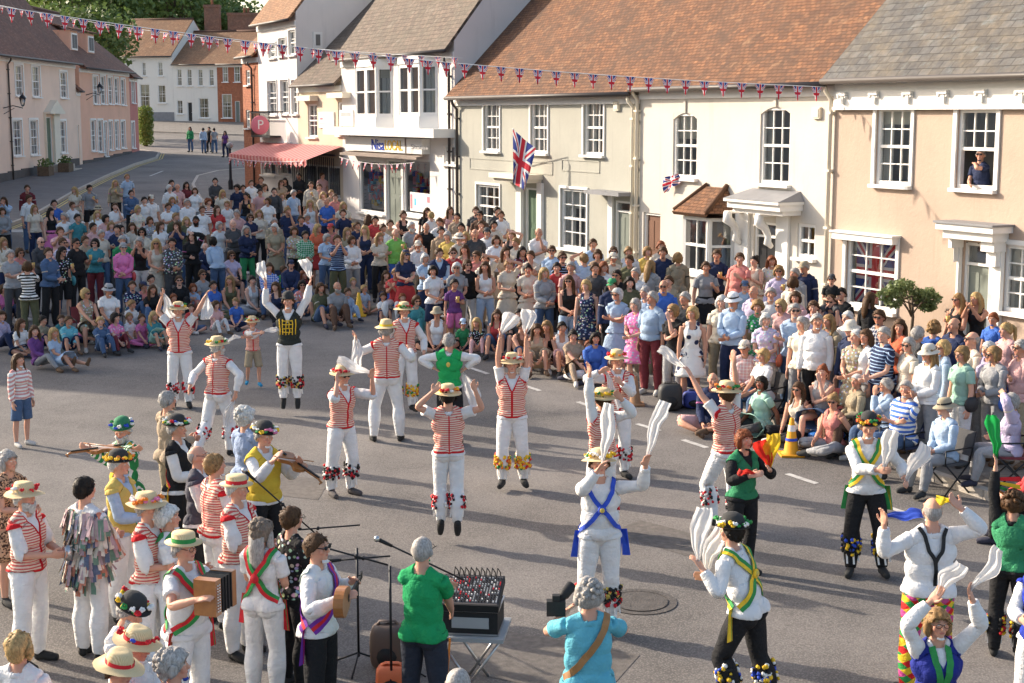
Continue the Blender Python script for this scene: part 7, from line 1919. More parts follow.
# 14
f,r=perf('dancer with his back turned flinging both arms wide near the right kerb',727,377,1.84,-2.45,{'ll':((.12,-.45,-1),(.05,.35,-1)),'rl':((-.05,.05,-1),(0,.1,-1)),'side':4},L=(686,372,.1,(.5,.2,-1)),Rr=(735,362,.1),hatadd=.09,seed=314); dancer(f,r,padc=['f_red','f_blk','f_wht'],hair=('short','brown'),top=('tshirt',C['white'],'cloth'),fl=('f_red','f_org','f_grn'),nf=18)
p,h=hand_world(f,1); hanky(p,(-1,.1,.75),.5,.14,'white handkerchief flung to the left by the dancer near the right kerb',seed=51,droop=.0)
# 15
f,r=perf('auburn haired woman in black with green waistcoat holding red and yellow cloths',744,431,1.66,.55,L=(770,470,-.2),Rr=(750,476,-.35),female=True,seed=315); dancer(f,r,hatk=None,vest=('vest',(.03,.20,.09),'cloth'),top=('shirt',C['black'],'cloth'),bot=('trousers',C['black'],'cloth'),hair=('bob','auburn'))
p,h=hand_world(f,1); hanky(p,(.05,0,1),.42,.22,'yellow cloth held up by the auburn haired woman in black',col=(.75,.5,.03),seed=52,droop=0); hanky(p,(-.3,-.05,.9),.38,.22,'red cloth held beside the yellow one by the auburn haired woman',col=(.6,.03,.02),seed=53,droop=0)
p,h=hand_world(f,-1); hanky(p,(-.6,0,.25),.25,.1,'small red and green ribbon on the forearm of the auburn haired woman',col=(.55,.04,.03),seed=54)
# 16
f,r=perf('dancer in black breeches bending forward with green and yellow crossed sashes',733,509,1.80,-2.2,{'lean':8,'bend':14,'ll':((.12,-.42,-1),(.0,.42,-1)),'rl':((-.12,.12,-1),(-.05,.32,-1))},L=(703,570,-.1,(.4,.4,-1)),Rr=(712,578,.3,(-.3,.3,-1)),hatadd=.09,seed=316,fat=.3); dancer(f,r,vest=None,top=('shirt',C['white'],'cloth'),bot=('breeches',C['black'],'cloth'),hair=('short','dark'),hatk='bowler',fl=('f_grn','f_grn','f_wht','f_yel'),nf=26,padc=['f_yel','f_blu','f_blk','f_wht'])
crossed(f,r,['f_yel','f_grn'],w=.075)
for s,d in ((1,(.05,0,1)),(-1,(.35,0,1))): p,h=hand_world(f,s); hanky(p,d,.5,.2,'white handkerchief swung up by the %s hand of the bending dancer in black breeches'%('left' if s==1 else 'right'),seed=s+55,droop=-.05)
# 17
f,r=perf('dancer with flower crowned hat and black trousers near the seated crowd at right',869,408,1.84,-.15,{'ll':((.16,-.15,-1),(.1,.2,-1)),'rl':((-.1,-.02,-1),(0,.06,-1)),'nod':8},L=(905,478,-.25),Rr=(877,470,-.4),hatadd=.09,seed=317); dancer(f,r,vest=None,top=('shirt',C['white'],'cloth'),bot=('breeches',C['black'],'cloth'),hair=('short','grey'),hatk='bowler',fl=('f_org','f_yel','f_grn','f_red','f_grn'),nf=28,padc=['f_yel','f_blk','f_blu','f_blk'])
crossed(f,r,['f_grn','f_yel'],w=.07)
for s,d,L_ in ((1,(.5,0,1),.5),(-1,(.2,0,1),.5)): p,h=hand_world(f,s); hanky(p,d,L_,.22,'white handkerchief raised in the %s hand of the flower hatted dancer at right'%('left' if s==1 else 'right'),seed=s+65,droop=0)
# 18
f,r=perf('big bald man seen from behind in white shirt, braces and bright harlequin trousers',933,498,1.86,math.pi+.05,{'ll':((.14,0,-1),(.05,.05,-1)),'rl':((-.14,-.1,-1),(-.05,.1,-1))},L=(884,526,-.1,(.8,.1,-1)),Rr=(962,510,-.1,(-.8,.1,-1)),seed=318,fat=1.0); wear(f,r,('shirt',C['white'],'cloth'),('breeches',C['red'],'harlequin'),shoes=BK); dohair(f,r,'bald','grey')
ribbon(f,r,[(.085,.03,1.47),(.05,.12,1.34),(.0,.13,1.22),(0,.12,1.02)],.035,['f_blk'],'braces'); ribbon(f,r,[(-.085,.03,1.47),(-.05,.12,1.34),(.0,.13,1.22),(0,.12,1.02)],.035,['f_blk'],'braces')
p,h=hand_world(f,1); hanky(p,(1,0,.35),.40,.14,'blue handkerchief flicked from the left hand of the big bald man',col=(.05,.10,.5),seed=71,droop=.3); p,h=hand_world(f,-1); hanky(p,(-1,0,.3),.2,.1,'yellow handkerchief balled in the right hand of the big bald man',col=(.75,.6,.03),seed=72)
# 19
f,r=perf('blonde woman in royal blue waistcoat with both handkerchiefs up at the bottom edge',938,610,1.66,.12,L=(974,603,-.1,(.8,.1,-1)),Rr=(927,606,-.1,(-.8,.1,-1)),seed=319,female=True,fat=.3); dancer(f,r,vest=('vest',(.02,.03,.22),'cloth'),top=('shirt',C['white'],'cloth'),hatk=None,hair=('bob','fair')); glasses(f,r)
ribbon(f,r,[(.06,-.02,1.47),(.05,-.12,1.36),(.03,-.13,1.22),(.02,-.12,1.1)],.05,['f_grn','f_grn'],'scarf'); ribbon(f,r,[(-.06,-.02,1.47),(-.05,-.12,1.36),(-.03,-.13,1.22),(-.02,-.12,1.1)],.05,['f_grn','f_grn'],'scarf')
p,h=hand_world(f,1); hanky(p,(.75,0,1),.42,.14,'white handkerchief flying right from the blonde woman in blue waistcoat',seed=73,droop=.0); p,h=hand_world(f,-1); hanky(p,(.4,0,.55),.3,.2,'white handkerchief folded over the left hand side of the blonde woman in blue',seed=74,droop=-.1)
# 20
f,r=perf('curly haired woman in black and green waistcoat at the right edge, arm raised',1014,492,1.66,math.pi-.5,L=(993,462,.1,(.6,0,-1)),Rr=(1030,540,0),seed=320,female=True); dancer(f,r,hatk=None,vest=('vest',(.04,.24,.11),'cloth'),top=('shirt',C['black'],'cloth'),bot=('trousers',C['black'],'cloth'),hair=('curly','brown'),padc=['f_red','f_blk','f_yel'])
p,h=hand_world(f,1); hanky(p,(-.12,0,1),.5,.16,'bright green cloth held high at the right edge of the dance',col=(.02,.35,.08),seed=75,droop=0)
m=MB()
for k,c in enumerate(('f_red','f_yel','f_grn','f_org')):
    m.use(c); q=hand_world(f,1)[0]-Vector((0,0,.16+.03*k)); 
    m.face([q+Vector((-.02,0,0)),q+Vector((.22,-.05,.02-.05*k)),q+Vector((.24,-.05,-.03-.05*k)),q+Vector((0,0,-.03))])
tag(m.build('ribbon_bunch'),'red yellow and green ribbons on the raised arm of the curly haired woman','ribbons')
# 21
f,r=perf('dancer in blue waistcoat cut off by the right edge of the picture',1046,548,1.72,-.9,Rr=(1022,620,-.2),seed=321); dancer(f,r,vest=('vest',(.02,.04,.35),'cloth'),top=('shirt',C['white'],'cloth'),hatk=None,hair=('short','brown'))
# 22 girl at left
f,r=perf('girl in pink striped cardigan and denim skirt standing at the left edge of the road',18,354,1.42,1.0,seed=322,female=True,child=.4,group='people watching from the left'); wear(f,r,('jumper',(.62,.30,.28),'cloth_stripe'),('shorts',C['denim'],'cloth'),shoes=(.5,.48,.45)); dohair(f,r,'long','brown')
GM='musicians gathered at the lower left'
def mus(label,x,y,H,rz,P=None,L=None,Rr=None,seed=0,**k): return perf(label,x,y,H,rz,P,L,Rr,seed=seed,group=GM,**k)
GR={'la':('t',.1,-.3,1.12),'ra':('t',.05,-.28,1.12)}
def strawhat(f,r,**k): hat(f,r,'straw',**k)
f,r=mus('white bearded man in striped waistcoat and red flowered straw hat holding a tankard',23,477,1.76,1.25,dict(GR),seed=401,hatadd=.09,fat=.3); dancer(f,r,fl=('f_red','f_red','f_wht'),nf=9,hair=('short','white'),bd='white')
p,h=hand_world(f,1); m=MB().use('metal'); m.lathe([(0,-.06),(.045,-.06),(.04,.07),(.036,.07),(.035,-.05)],p+Vector((.03,0,0)),14); m.tube([p+Vector((.07,0,.05)),p+Vector((.11,0,.02)),p+Vector((.07,0,-.04))],.006,6); tag(m.build('tankard'),'pewter tankard held by the white bearded man at the left','tankard')
f,r=mus('grey haired woman in leopard print dress standing behind the bearded man at the left edge',7,452,1.66,1.1,dict(GR),seed=402,female=True); wear(f,r,('dress',(.55,.33,.2),'leopard'),None); dohair(f,r,'bob','grey')
# tatter coat
f,r=mus('dark haired man in a coat of multicoloured rag tatters with his back to us',84,478,1.80,2.5,dict(GR),seed=403); wear(f,r,('shirt',C['white'],'cloth'),WB,shoes=BK); dohair(f,r,'short','dark')
tm=MB(); rng=random.Random(3); R_=f.TP['V']; z_=R_[:,2]; idx=np.nonzero(((f.TP['armT']<.42)&(z_>.80)&(z_<1.46)))[0]
cols=['t_a','t_b','t_c','t_d','t_e','t_f']
for n_,c_ in dict(t_a=(.10,.13,.20),t_b=(.60,.54,.46),t_c=(.55,.22,.15),t_d=(.14,.24,.18),t_e=(.42,.30,.32),t_f=(.68,.60,.52)).items(): mat(n_,c_,.9,.2,20)
for _ in range(720):
    i=int(rng.choice(idx)); p=Vector(f.V[i]); n=Vector(f.N[i]); n.z=0; n=n.normalized() if n.length>.01 else Vector((0,1,0)); n=(n+Vector((rng.gauss(0,.15),rng.gauss(0,.15),0))); sd2=n.cross(Vector((0,0,1))).normalized(); w=rng.uniform(.015,.028); L_=rng.uniform(.10,.20); tm.use(rng.choice(cols)); a=p+n*.04; k=rng.uniform(-.03,.03)
    tm.face([a-sd2*w,a+sd2*w,a+sd2*(w+k)+n*.04-Vector((0,0,L_)),a+sd2*(k-w)+n*.05-Vector((0,0,L_))])
tm.build('tatter_coat',r)
f,r=mus('man in yellow waistcoat and yellow flowered hat beside the tatter coat',118,446,1.76,1.35,dict(GR),seed=404,hatadd=.09); dancer(f,r,vest=('vest',(.62,.45,.12),'cloth'),top=('shirt',C['pale_blue'],'cloth'),hatk='bowler',fl=('f_yel','f_yel','f_org'),nf=24,hair=('short','white'))
def violin(f,rzv,label,tip_px,bow=True,col=(.30,.12,.03)):
    M=hmat(f); w=f.world@M; c=w@Vector((.07,-.12,1.50)); tip=at(tip_px[0],tip_px[1],c.y+tip_px[2]); d=(tip-c).normalized(); c=c+d*.05; L=.56; up=Vector((0,0,1)); s=d.cross(up).normalized(); up=s.cross(d).normalized()
    T=Matrix((d,s,up)).transposed().to_4x4(); T.translation=c
    t=thing('violin',label,'violin'); m=MB().use('wood'); n=24; vs=[];prof=lambda x:(.082*math.exp(-((x-.07)/.06)**2)+.105*math.exp(-((x-.27)/.075)**2)+.035*(0<x<.35))*(1 if 0<x<.36 else 0)
    X=[.0]+[.36*i/20 for i in range(1,20)]+[.36]
    for z in (-.02,.02):
        m.raw([(x,prof(x) if 0<x<.36 else 0,z) for x in X]+[(x,-(prof(x) if 0<x<.36 else 0),z) for x in X[::-1]],[tuple(range(2*len(X))) if z>0 else tuple(range(2*len(X)))[::-1]],smooth=False)
    for i in range(len(X)-1):
        for sg in (1,-1):
            a,b=X[i],X[i+1]; pa,pb=(prof(a) if 0<a<.36 else 0)*sg,(prof(b) if 0<b<.36 else 0)*sg; m.face([(a,pa,-.02),(b,pb,-.02),(b,pb,.02),(a,pa,.02)])
    o=m.build('body',t); o.data.transform(Matrix.Translation((0,0,0))); 
    # neck end away from the chin: body spans 0-.36, chin at the wide end
    o.data.transform(Matrix.Translation((.36,0,0))@Matrix.Rotation(math.pi,4,'Z'))
    m2=MB().use('f_blk'); m2.box((.40,0,.03),(.30,.025,.012)); m2.box((.03,.0,.03),(.1,.03,.012)); n_=m2.build('fingerboard',t); m3=MB().use('wood'); m3.tube([(.36,0,.01),(.55,0,.01),(.60,0,-.01),(.58,0,-.035)],[.014,.013,.014,.01],8); s_=m3.build('neck',t)
    for q in (o,n_,s_): q.data.transform(T)
    if bow:
        h,hd_=hand_world(f,-1); b=c+d*.2+up*.05; dd=(b-h).normalized(); m=MB().use('wood'); m.tube([h-dd*.05,h+dd*.68],.006,5); m.use('paint'); m.tube([h-dd*.03-up*.02,h+dd*.66-up*.02],.003,4); tag(m.build('violin_bow'),'bow of the '+label.replace('with','and'),'bow')
    return c,d
mat('wood',(.33,.13,.035),.3,.2,12,spec=.5)
f,r=mus('white bearded fiddler in green striped coat and green hat',123,413,1.74,-.5,{'turn':20,'nod':10},L=(92,452,-.2,(.3,.2,-1)),Rr=(136,450,-.35,(-.5,.2,-1)),seed=405,hatadd=.09); wear(f,r,('shirt',C['white'],'cloth'),('trousers',(.03,.3,.1),'green_stripe')); wear(f,r,('jacket',(.03,.25,.08),'green_stripe'),None,shoes=None); dohair(f,r,'short','white'); beard(f,r,'white'); hat(f,r,'bowler',(.03,.18,.08),flowers=['f_grn','f_blu','f_wht'],nf=10); ribbon(f,r,BAL_F,.06,['f_yel'],off=.045)
violin(f,0,'brown violin played by the fiddler in green striped coat',(84,452,-.2))
f,r=mus('grey haired man in tan jacket turned away beside the green coated fiddler',167,392,1.76,2.3,dict(GR),seed=406); wear(f,r,('jacket',(.36,.28,.2),'cloth'),('trousers',C['khaki'],'cloth')); wear(f,r,None,None,shoes=None); dohair(f,r,'short','grey')
f,r=mus('man in black waistcoat and multicoloured pompom hat looking right',176,411,1.78,1.35,dict(GR),seed=407,hatadd=.09); dancer(f,r,vest=('vest',C['black'],'cloth'),top=('shirt',C['white'],'cloth'),hatk='bowler',fl=('f_red','f_blu','f_wht','f_grn','f_yel'),nf=26,bot=('trousers',C['black'],'cloth'),hair=('short','grey'))
ribbon(f,r,flipy(BAL_F),.05,['f_yel','f_red'],'ribbons',tail=.3)
f,r=mus('bald man in glasses and grey waistcoat among the musicians',197,446,1.78,1.5,dict(GR),seed=408); dancer(f,r,vest=('vest',(.07,.07,.09),'cloth'),top=('shirt',C['white'],'cloth'),hatk=None,hair=('bald','grey'),bot=('trousers',C['black'],'cloth')); glasses(f,r)
f,r=mus('fair haired man in striped waistcoat seen from behind, nearest the bald man',214,455,1.80,2.2,dict(GR),seed=409,fat=.5); dancer(f,r,hatk=None,hair=('short','fair'))
f,r=mus('white haired man in pale blue shirt standing behind the fiddler at right',245,408,1.74,2.5,dict(GR),seed=411); wear(f,r,('shirt',(.30,.38,.55),'cloth'),('trousers',C['navy'],'cloth')); dohair(f,r,'curly','white')
f,r=mus('fiddler in yellow waistcoat and black flowered hat playing toward the dancers',262,417,1.82,.85,{'nod':8},L=(298,464,-.1,(.3,.1,-1)),Rr=(272,462,-.4,(-.4,.1,-1)),seed=410,hatadd=.09,fat=.3); dancer(f,r,vest=('vest',(.65,.45,.05),'cloth'),top=('shirt',C['white'],'cloth'),hatk='bowler',fl=('f_wht','f_pnk','f_yel','f_grn'),nf=22,bot=('trousers',C['black'],'cloth'),hair=('short','grey'))
violin(f,0,'brown violin played by the fiddler in yellow waistcoat',(304,470,-.15))
f,r=mus('man in patterned hat and striped waistcoat left of the green scarf',146,487,1.76,1.3,dict(GR),seed=412,hatadd=.09); dancer(f,r,fl=('f_wht','f_pnk','f_org'),nf=22,hair=('short','grey'))
f,r=mus('man in red banded boater and striped waistcoat beside the microphones',236,469,1.78,1.2,dict(GR),seed=413,hatadd=.09,fat=.5); dancer(f,r,hatk='boater',fl=None,hair=('short','white'),band='f_red')
f,r=mus('white haired woman with bright green scarf behind the boater man',168,507,1.66,1.5,dict(GR),seed=414,female=True,fat=.4); wear(f,r,('tshirt',C['white'],'cloth'),WB); dohair(f,r,'curly','white'); ribbon(f,r,[(.1,-.02,1.46),(.08,.09,1.42),(0,.11,1.36),(-.08,.09,1.42),(-.1,-.02,1.46)],.12,['f_grn'],'scarf',off=.045)
f,r=mus('melodeon player in straw boater with green band and red and green sashes',183,525,1.80,1.05,{},L=(226,588,-.1),Rr=(196,600,-.5),seed=415,hatadd=.09,fat=.7); dancer(f,r,vest=None,hatk='boater',fl=None,band='f_grn',hair=('short','grey'),top=('tshirt',C['white'],'cloth')); crossed(f,r,['f_red','f_grn'],w=.075,rosette='f_red'); glasses(f,r)
def melodeon(p,rz,label):
    t=thing('melodeon',label,'melodeon',tuple(p),rz); m=MB().use('wood'); m.box((-.13,0,0),(.09,.20,.30)); m.build('treble_box',t); m=MB().use('wood'); m.box((.14,0,0),(.07,.20,.30)); m.build('bass_box',t)
    m=MB().use('f_blk')
    for k in range(8): x=-.08+.025*k; m.box((x,0,0),(.012,.19+.012*(k%2),.29)); m.box((x+.0125,0,0),(.014,.175,.275))
    m.build('bellows',t); m=MB().use('f_wht')
    for k in range(10): 
        for j in range(2): m.blob((-.15+.03*j,-.107,-.11+.024*k),.007,n=4,m=6)
    m.build('buttons',t); m=MB().use('leather'); m.tube([(.18,0,-.12),(.21,0,0),(.18,0,.12)],.012,6,flat=3); m.build('hand_strap',t)
mat('leather',(.32,.16,.06),.5,.15,8)
a,b=hand_world(f,1)[0],hand_world(f,-1)[0]; mid=(a+b)/2; melodeon(mid,math.atan2((a-b).y,(a-b).x),'wooden melodeon held by the boater man with red and green sashes')
f,r=mus('woman with long curly grey brown hair in white with red and green crossed sashes',261,521,1.68,2.75,dict(GR),seed=416,female=True); wear(f,r,('tshirt',C['white'],'cloth'),WB,shoes=BK); dohair(f,r,'long','grey'); dohair(f,r,'curly',(.22,.17,.13)); crossed(f,r,['f_red','f_grn'],w=.07,rosette='f_red')
f,r=mus('brown haired accordion player in glasses behind the woman with crossed sashes',291,508,1.72,2.3,dict(GR),seed=417); wear(f,r,('shirt',C['black'],'cloth_floral'),('trousers',C['black'],'cloth')); dohair(f,r,'short','brown'); glasses(f,r)
f,r=mus('guitar player in sunglasses with purple and red sash and black trousers',316,535,1.80,1.25,{},L=(352,582,.15),Rr=(338,600,-.35),seed=418); wear(f,r,('shirt',C['white'],'cloth'),('trousers',C['black'],'cloth'),shoes=BK); dohair(f,r,'short','brown'); shades(f,r)
mat('f_pur',(.16,.03,.30),.8,.1,15); mat('f_lav',(.45,.55,.52),.8,.1,15)
ribbon(f,r,flipy(BAL_F),.10,['f_pur','f_red','f_pur'],off=.04,tail=.3); ribbon(f,r,BAL_F,.10,['f_pur','f_red','f_pur'],off=.04); ribbon(f,r,flipy(mir(BAL_F)),.07,['f_lav'],off=.036,tail=.3)
def guitar(a,b,label):
    d=(a-b).normalized(); up=Vector((0,0,1)); s=d.cross(up).normalized(); up=s.cross(d).normalized(); T=Matrix((d,up,s)).transposed().to_4x4(); T.translation=b-d*.1-s*.02
    t=thing('guitar',label,'guitar'); n=20; P=[]
    for i in range(32): th=6.2832*i/32; rr=.14*(1+.22*math.cos(th*2))+(-.025*math.cos(th)); P.append((math.cos(th)*rr*1.15,math.sin(th)*rr))
    m=MB().use('wood'); m.raw([(x,y,-.04) for x,y in P]+[(x,y,.04) for x,y in P],[tuple(range(32))[::-1],tuple(range(32,64))]+[(i,(i+1)%32,32+(i+1)%32,32+i) for i in range(32)],smooth=False); o=m.build('body',t)
    m=MB().use('f_blk'); m.box((.38,0,.045),(.42,.045,.02)); m.box((.64,0,.04),(.12,.06,.015)); q=m.build('neck',t); m=MB().use('f_blk'); m.lathe([(0,.042),(.035,.043)],(.05,0,0),14); h_=m.build('sound_hole',t)
    for k in (o,q,h_): k.data.transform(T)
guitar(hand_world(f,1)[0],hand_world(f,-1)[0],'small guitar held by the player with the purple sash')
f,r=mus('man in black hat covered with flowers and badges looking down near the bottom left',122,586,1.72,1.2,dict(GR,nod=25),seed=419,hatadd=.09,fat=.4); dancer(f,r,vest=None,top=('shirt',C['white'],'cloth'),hatk='bowler',fl=('f_red','f_yel','f_grn','f_wht'),nf=20,hair=('short','grey'),bd='white'); ribbon(f,r,[(.1,-.02,1.46),(.08,-.09,1.40),(0,-.11,1.34)],.1,['f_yel','f_red','f_blu'],'scarf',off=.04)
f,r=mus('person in red and blue banded straw hat in front of the flower hat man',130,620,1.68,1.3,dict(GR,nod=15),seed=420,hatadd=.09); dancer(f,r,vest=None,top=('tshirt',C['white'],'cloth'),fl=('f_blu','f_red'),nf=8,band='f_red',hair=('short','fair'))
f,r=mus('person in plain straw hat with red band at the bottom edge',114,643,1.68,1.1,dict(GR,nod=12),seed=421,hatadd=.09); dancer(f,r,vest=None,top=('tshirt',(.55,.05,.08),'cloth'),fl=None,band='f_red',hair=('short','brown'))
f,r=mus('blonde woman in white top at the bottom left corner',18,634,1.64,2.9,dict(GR),seed=422,female=True); wear(f,r,('tshirt',C['white'],'cloth'),('trousers',C['denim'],'cloth')); dohair(f,r,'bob','blonde')
f,r=mus('grey haired person with yellow and blue scarf at the bottom edge',173,652,1.66,1.8,dict(GR),seed=423); wear(f,r,('shirt',(.03,.06,.3),'cloth'),('trousers',C['black'],'cloth')); dohair(f,r,'curly','grey'); ribbon(f,r,flipy(BAL_F),.12,['f_yel','f_blu'],'scarf',off=.04)
f,r=perf('sound man in bright green t-shirt and glasses standing at the mixing desk',422,538,1.80,2.75,{},L=(445,585,.5),Rr=(452,612,.35,(-.6,.2,-1)),seed=424,group='crew at the front',fat=.3); wear(f,r,('tshirt',(.015,.30,.10),'cloth'),('trousers',(.03,.035,.05),'cloth')); dohair(f,r,'crop','grey'); glasses(f,r); SM=f
f,r=perf('photographer in turquoise t-shirt with grey hair seen from behind at the bottom edge',589,582,1.76,math.pi+.12,{'nod':5},L=(566,612,.35,(.8,0,-.6)),Rr=(600,612,.35,(-.8,0,-.6)),seed=425,group='crew at the front',fat=.6); wear(f,r,('tshirt',(.12,.42,.52),'cloth'),('trousers',C['denim'],'cloth')); dohair(f,r,'curly','grey'); PH=f
ribbon(f,r,flipy(mir(BAL_F)),.055,['leather'],'bag_strap',off=.03)
p=at(556,604,f.root.location.y+.3); t=thing('camera_with_lens','black camera with a long lens held beside the head of the photographer','camera',tuple(p),0); m=MB().use('f_blk'); m.box((0,0,-.03),(.15,.08,.12)); m.box((0,0,.05),(.06,.06,.05)); m.build('camera_body',t); m=MB().use('f_blk'); Mx=Matrix.Rotation(R(-60),3,'X')@Matrix.Rotation(R(25),3,'Y'); d=Vector((.55,.6,.45)).normalized(); m.tube([Vector((0,0,0)),d*.1,d*.11,d*.22],[.035,.037,.045,.045],12); m.build('lens',t)
f,r=perf('close cropped grey head of a person at the bottom edge beneath the sound man',458,670,1.72,2.9,seed=426,group='crew at the front'); wear(f,r,('shirt',C['grey'],'cloth'),('trousers',C['denim'],'cloth')); dohair(f,r,'crop','grey')
# ------------------------------------------------------------------ sound gear
y0=SM.root.location.y+1.05
p=at(474,627,y0+.1); g=gz(p.x,p.y); tz=p.z
t=thing('folding_table','grey topped folding table carrying the mixing desk','table',(p.x,p.y,g),-.12); H=tz-g
m=MB().use('grey_paint'); m.box((0,0,H-.02),(.62,.62,.035)); m.build('tabletop',t)
for sx in (-1,1):
    for sy in (-1,1): m=MB().use('metal'); m.tube([(sx*.28,sy*.27,H-.03),(-sx*.1,sy*.27,.0)],.014,6); m.build('leg',t)
t=thing('flight_case','black flight case with steel edges under the mixing desk','case',(p.x,p.y,tz),-.12); m=MB().use('f_blk'); m.box((0,0,.12),(.50,.46,.22)); m.build('case_body',t); m=MB().use('metal')
for z in (.012,.23): 
    for s in (-1,1): m.box((0,s*.232,z),(.505,.012,.014)); m.box((s*.252,0,z),(.012,.47,.014))
m.use('grey_paint'); m.box((0,-.236,.12),(.34,.01,.1)); m.build('case_edging',t)
t=thing('mixing_desk','sloping audio mixing desk with rows of knobs and cables','mixing desk',(p.x-.02,p.y,tz+.235),-.12); m=MB().use('f_blk'); Rm=Matrix.Rotation(R(14),3,'X'); m.box((0,0,.09),(.56,.52,.07),M=Rm); m.build('desk_body',t)
m=MB(); rng=random.Random(1)
for i in range(20):
    for j in range(12):
        m.use(rng.choice(['f_wht','grey_paint','f_blk','f_blk','grey_paint','f_red','f_blk'])); c=Rm@Vector((-.25+i*.0265,-.2+j*.036,.042))+Vector((0,0,.09)); m.box(c,(.010,.014,.02),M=Rm)
k=m.build('knobs',t); m=MB().use('pipe_dark'); c=Rm@Vector((0,0,.0365))+Vector((0,0,.09)); m.box(c,(.53,.49,.002),M=Rm); m.build('control_panel',t)
m=MB().use('f_blk')
for i in range(9): x=-.2+i*.05; m.tube([(x,.2,.16),(x+.01,.24,.26),(x+.03,.30,.2),(x+.03,.33,-.2)],.006,5)
m.build('cable_loops',t)
m=MB(); 
for k,c in enumerate(('f_org','f_blk','f_blk','f_org')): m.use(c); m.tube([(p.x-.3+.03*k,p.y-.3,tz),(p.x-.33+.03*k,p.y-.33,tz-.4),(p.x-.2+.04*k,p.y-.35,g+.03),(p.x-.7-.1*k,p.y-.2,g+.02)],.012,6)
tag(m.build('power_cable'),'orange and black cables hanging from the mixing desk table','cable')
def micstand(px_top,px_foot,booms,label,Y,mics=()):
    a=at(px_top[0],px_top[1],Y); g=gz(a.x,a.y); t=thing('microphone_stand',label,'mic stand',(a.x,a.y,g)); o=Vector((a.x,a.y,g)); m=MB().use('iron'); m.tube([(0,0,.12),(0,0,a.z-g)],.012,7); m.build('pole',t)
    for k in range(3): th=k*2.094+.4; m=MB().use('iron'); m.tube([(0,0,.16),(math.cos(th)*.3,math.sin(th)*.3,.012)],.010,6); m.build('leg',t)
    for (q0,q1,mic) in booms:
        b0,b1=at(q0[0],q0[1],Y-.05)-o,at(q1[0],q1[1],Y+.1)-o; m=MB().use('iron'); m.tube([b0,b1],.009,6); m.blob(b0.lerp(b1,.45),.022); bo=m.build('boom',t)
        if mic: d=(b0-b1).normalized(); m=MB().use('f_blk'); m.tube([b0,b0+d*.13],[.014,.02],8); m.use('metal'); m.blob(b0+d*.155,.03); m.build('microphone',bo)
YM=SM.root.location.y
micstand((357,548),(357,650),[((341,560),(390,556),True)],'black microphone stand between the guitar player and the sound man',YM+1.6)
micstand((390,566),(390,665),[((392,546),(464,580),True),((330,549),(388,565),False)],'black microphone stand just left of the sound man',YM+1.0)
micstand((283,531),(283,620),[((255,480),(316,534),True),((283,531),(360,525),False)],'black boom microphone stand in front of the fiddler in yellow waistcoat',YM+3.2)
m=MB(); rng=random.Random(4)
for k in range(7):
    m.use('sign_blue' if k%2 else 'f_blk'); c=at(375,640,YM+.9); P=[]; x,y=c.x-.5,c.y
    for i in range(9): x+=rng.uniform(.02,.2); y+=rng.uniform(-.15,.15); P.append((x,y,gz(x,y)+.012))
    m.tube(P,.008,5)
tag(m.build('audio_cable'),'tangle of blue and black cables on the road by the microphone stands','cable')
def bag(px,py,size,col,label,strap=True,name='bag'):
    q=gp(px,py); m=MB().use('objcol'); rng=random.Random(px); m.blob((0,0,size[2]*.5),(size[0]/2,size[1]/2,size[2]/2),n=10,m=14,jit=.08,rng=rng); m.tube([(-size[0]*.2,0,size[2]*.9),(-size[0]*.1,0,size[2]*1.1),(size[0]*.1,0,size[2]*1.1),(size[0]*.2,0,size[2]*.9)],.012,5)
    m.v=[tuple(math.copysign(abs(c)**.55*k**.45,c) if abs(c)>1e-9 else 0 for c,k in zip((v[0],v[1],v[2]-size[2]*.5),(size[0]/2,size[1]/2,size[2]/2))) for v in m.v]; m.v=[(a_,b_,c_+size[2]*.5) for a_,b_,c_ in m.v]
    m.use('f_blk'); m.blob((0,-size[1]*.42,size[2]*.35),(size[0]*.3,size[1]*.2,size[2]*.22),n=6,m=10)
    o=m.build(name); o.location=q; o.color=c4(col); tag(o,label,'bag'); return o
bag(670,410,(.42,.34,.46),(.03,.03,.03),'black rucksack standing at the feet of the woman in spotted dress',name='rucksack'); bag(826,446,(.6,.4,.24),(.02,.16,.55),'blue bag lying on the road beside the right hand traffic cone')
bag(694,408,(.4,.3,.3),(.03,.05,.25),'navy blue bag behind the bald man sitting cross-legged'); bag(388,668,(.35,.3,.45),(.12,.08,.06),'brown leather bag on the road left of the sound man'); bag(392,690,(.3,.25,.25),(.7,.15,.05),'orange and white carrier bag at the bottom by the sound man')
bag(118,545,(.36,.26,.5),(.02,.025,.08),'navy rucksack standing between the musicians at the left',name='rucksack')
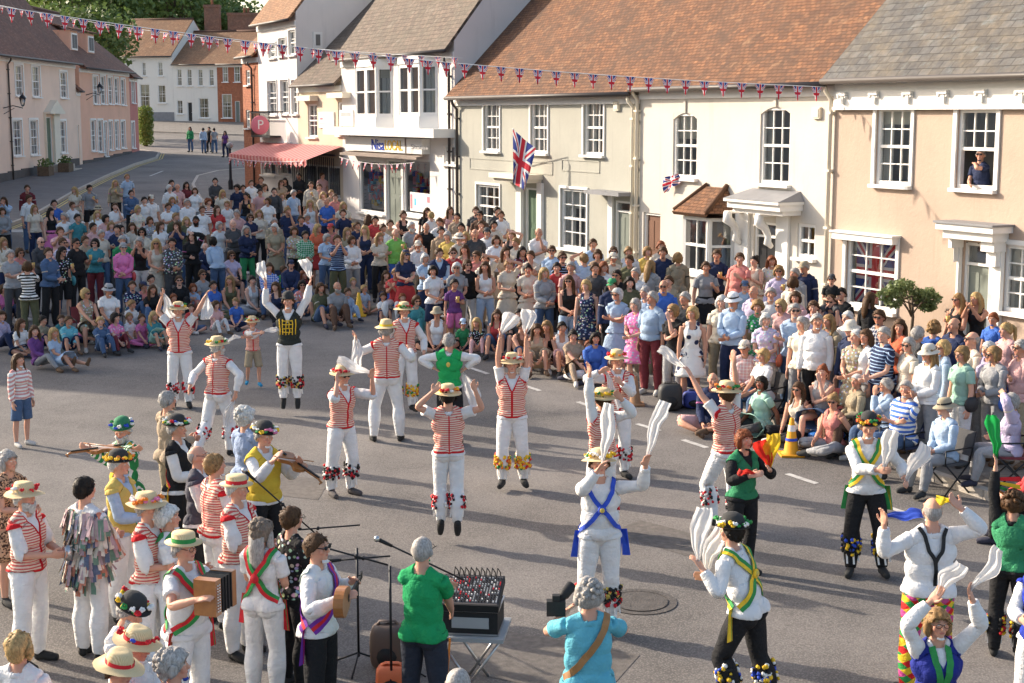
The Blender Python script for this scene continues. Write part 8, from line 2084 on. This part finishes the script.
def cone(px,py,H,col,label,white=True):
    q=gp(px,py,kerb=False); t=thing('traffic_cone',label,'traffic cone',tuple(q),group='traffic cones'); m=MB().use(col); m.lathe([(H*.27,.03),(H*.26,.04),(H*.2,.05),(.03,H),(0,H+.005)],(0,0,0),16); m.build('cone',t)
    m=MB().use(col); m.box((0,0,.016),(H*.62,H*.62,.03)); m.build('base',t)
    if white: m=MB().use('f_wht'); m.lathe([(H*.2*.47+.016,H*.52),(.052,H*.82)],(0,0,0),16); m.use('f_blu'); m.lathe([(.045+H*.085,H*.40),(.04+H*.08,H*.47)],(0,0,0),16); m.build('reflective_band',t)
mat('cone_o',(.75,.33,.02),.6,.08,10); mat('cone_y',(.72,.42,.03),.6,.1,10); mat('cone_b',(.30,.16,.08),.7,.1,10)
cone(791,455,.56,'cone_o','orange traffic cone with white sleeve in front of the seated women at right'); cone(359,316,.55,'cone_y','plain yellow cone on the road among the seated families',False); cone(635,405,.5,'cone_b','dull brown cone standing behind the dancers near the kerb',False)
# a-board by the cafe and a board sign
q=gp(296,216); t=thing('sandwich_board','white sandwich board with handwritten menu outside the cafe','sign',tuple(q),.3); 
for s in (-1,1): m=MB().use('paint'); m.box((0,s*.16,.55),(.6,.03,1.12),M=Matrix.Rotation(R(s*14),3,'X')); m.build('board',t)
m=MB().use('sign_grey')
for k in range(6): m.box((0,-.19-.0+.05*(k-3)*-.0-(.0),0),(.001,.001,.001))
m=MB().use('sign_grey')
Rb=Matrix.Rotation(R(-14),3,'X')
for k in range(6): c=Vector((0,-.16,.55))+Rb@Vector((0,-.0175,.42-.14*k)); m.box(c,(.42-.05*(k%3),.002,.03),M=Rb)
m.build('menu_lines',t)
for o_ in bpy.data.objects:
    if 'label' in o_ and len(o_['label'].split())>16: print('LONG',o_.name,o_['label'])
bpy.context.view_layer.update()
for r_ in ROOTS:
    inv=r_.matrix_world.inverted()
    for c_ in r_.children: c_.matrix_parent_inverse=inv
SC.cycles.max_bounces=6; SC.cycles.transparent_max_bounces=12
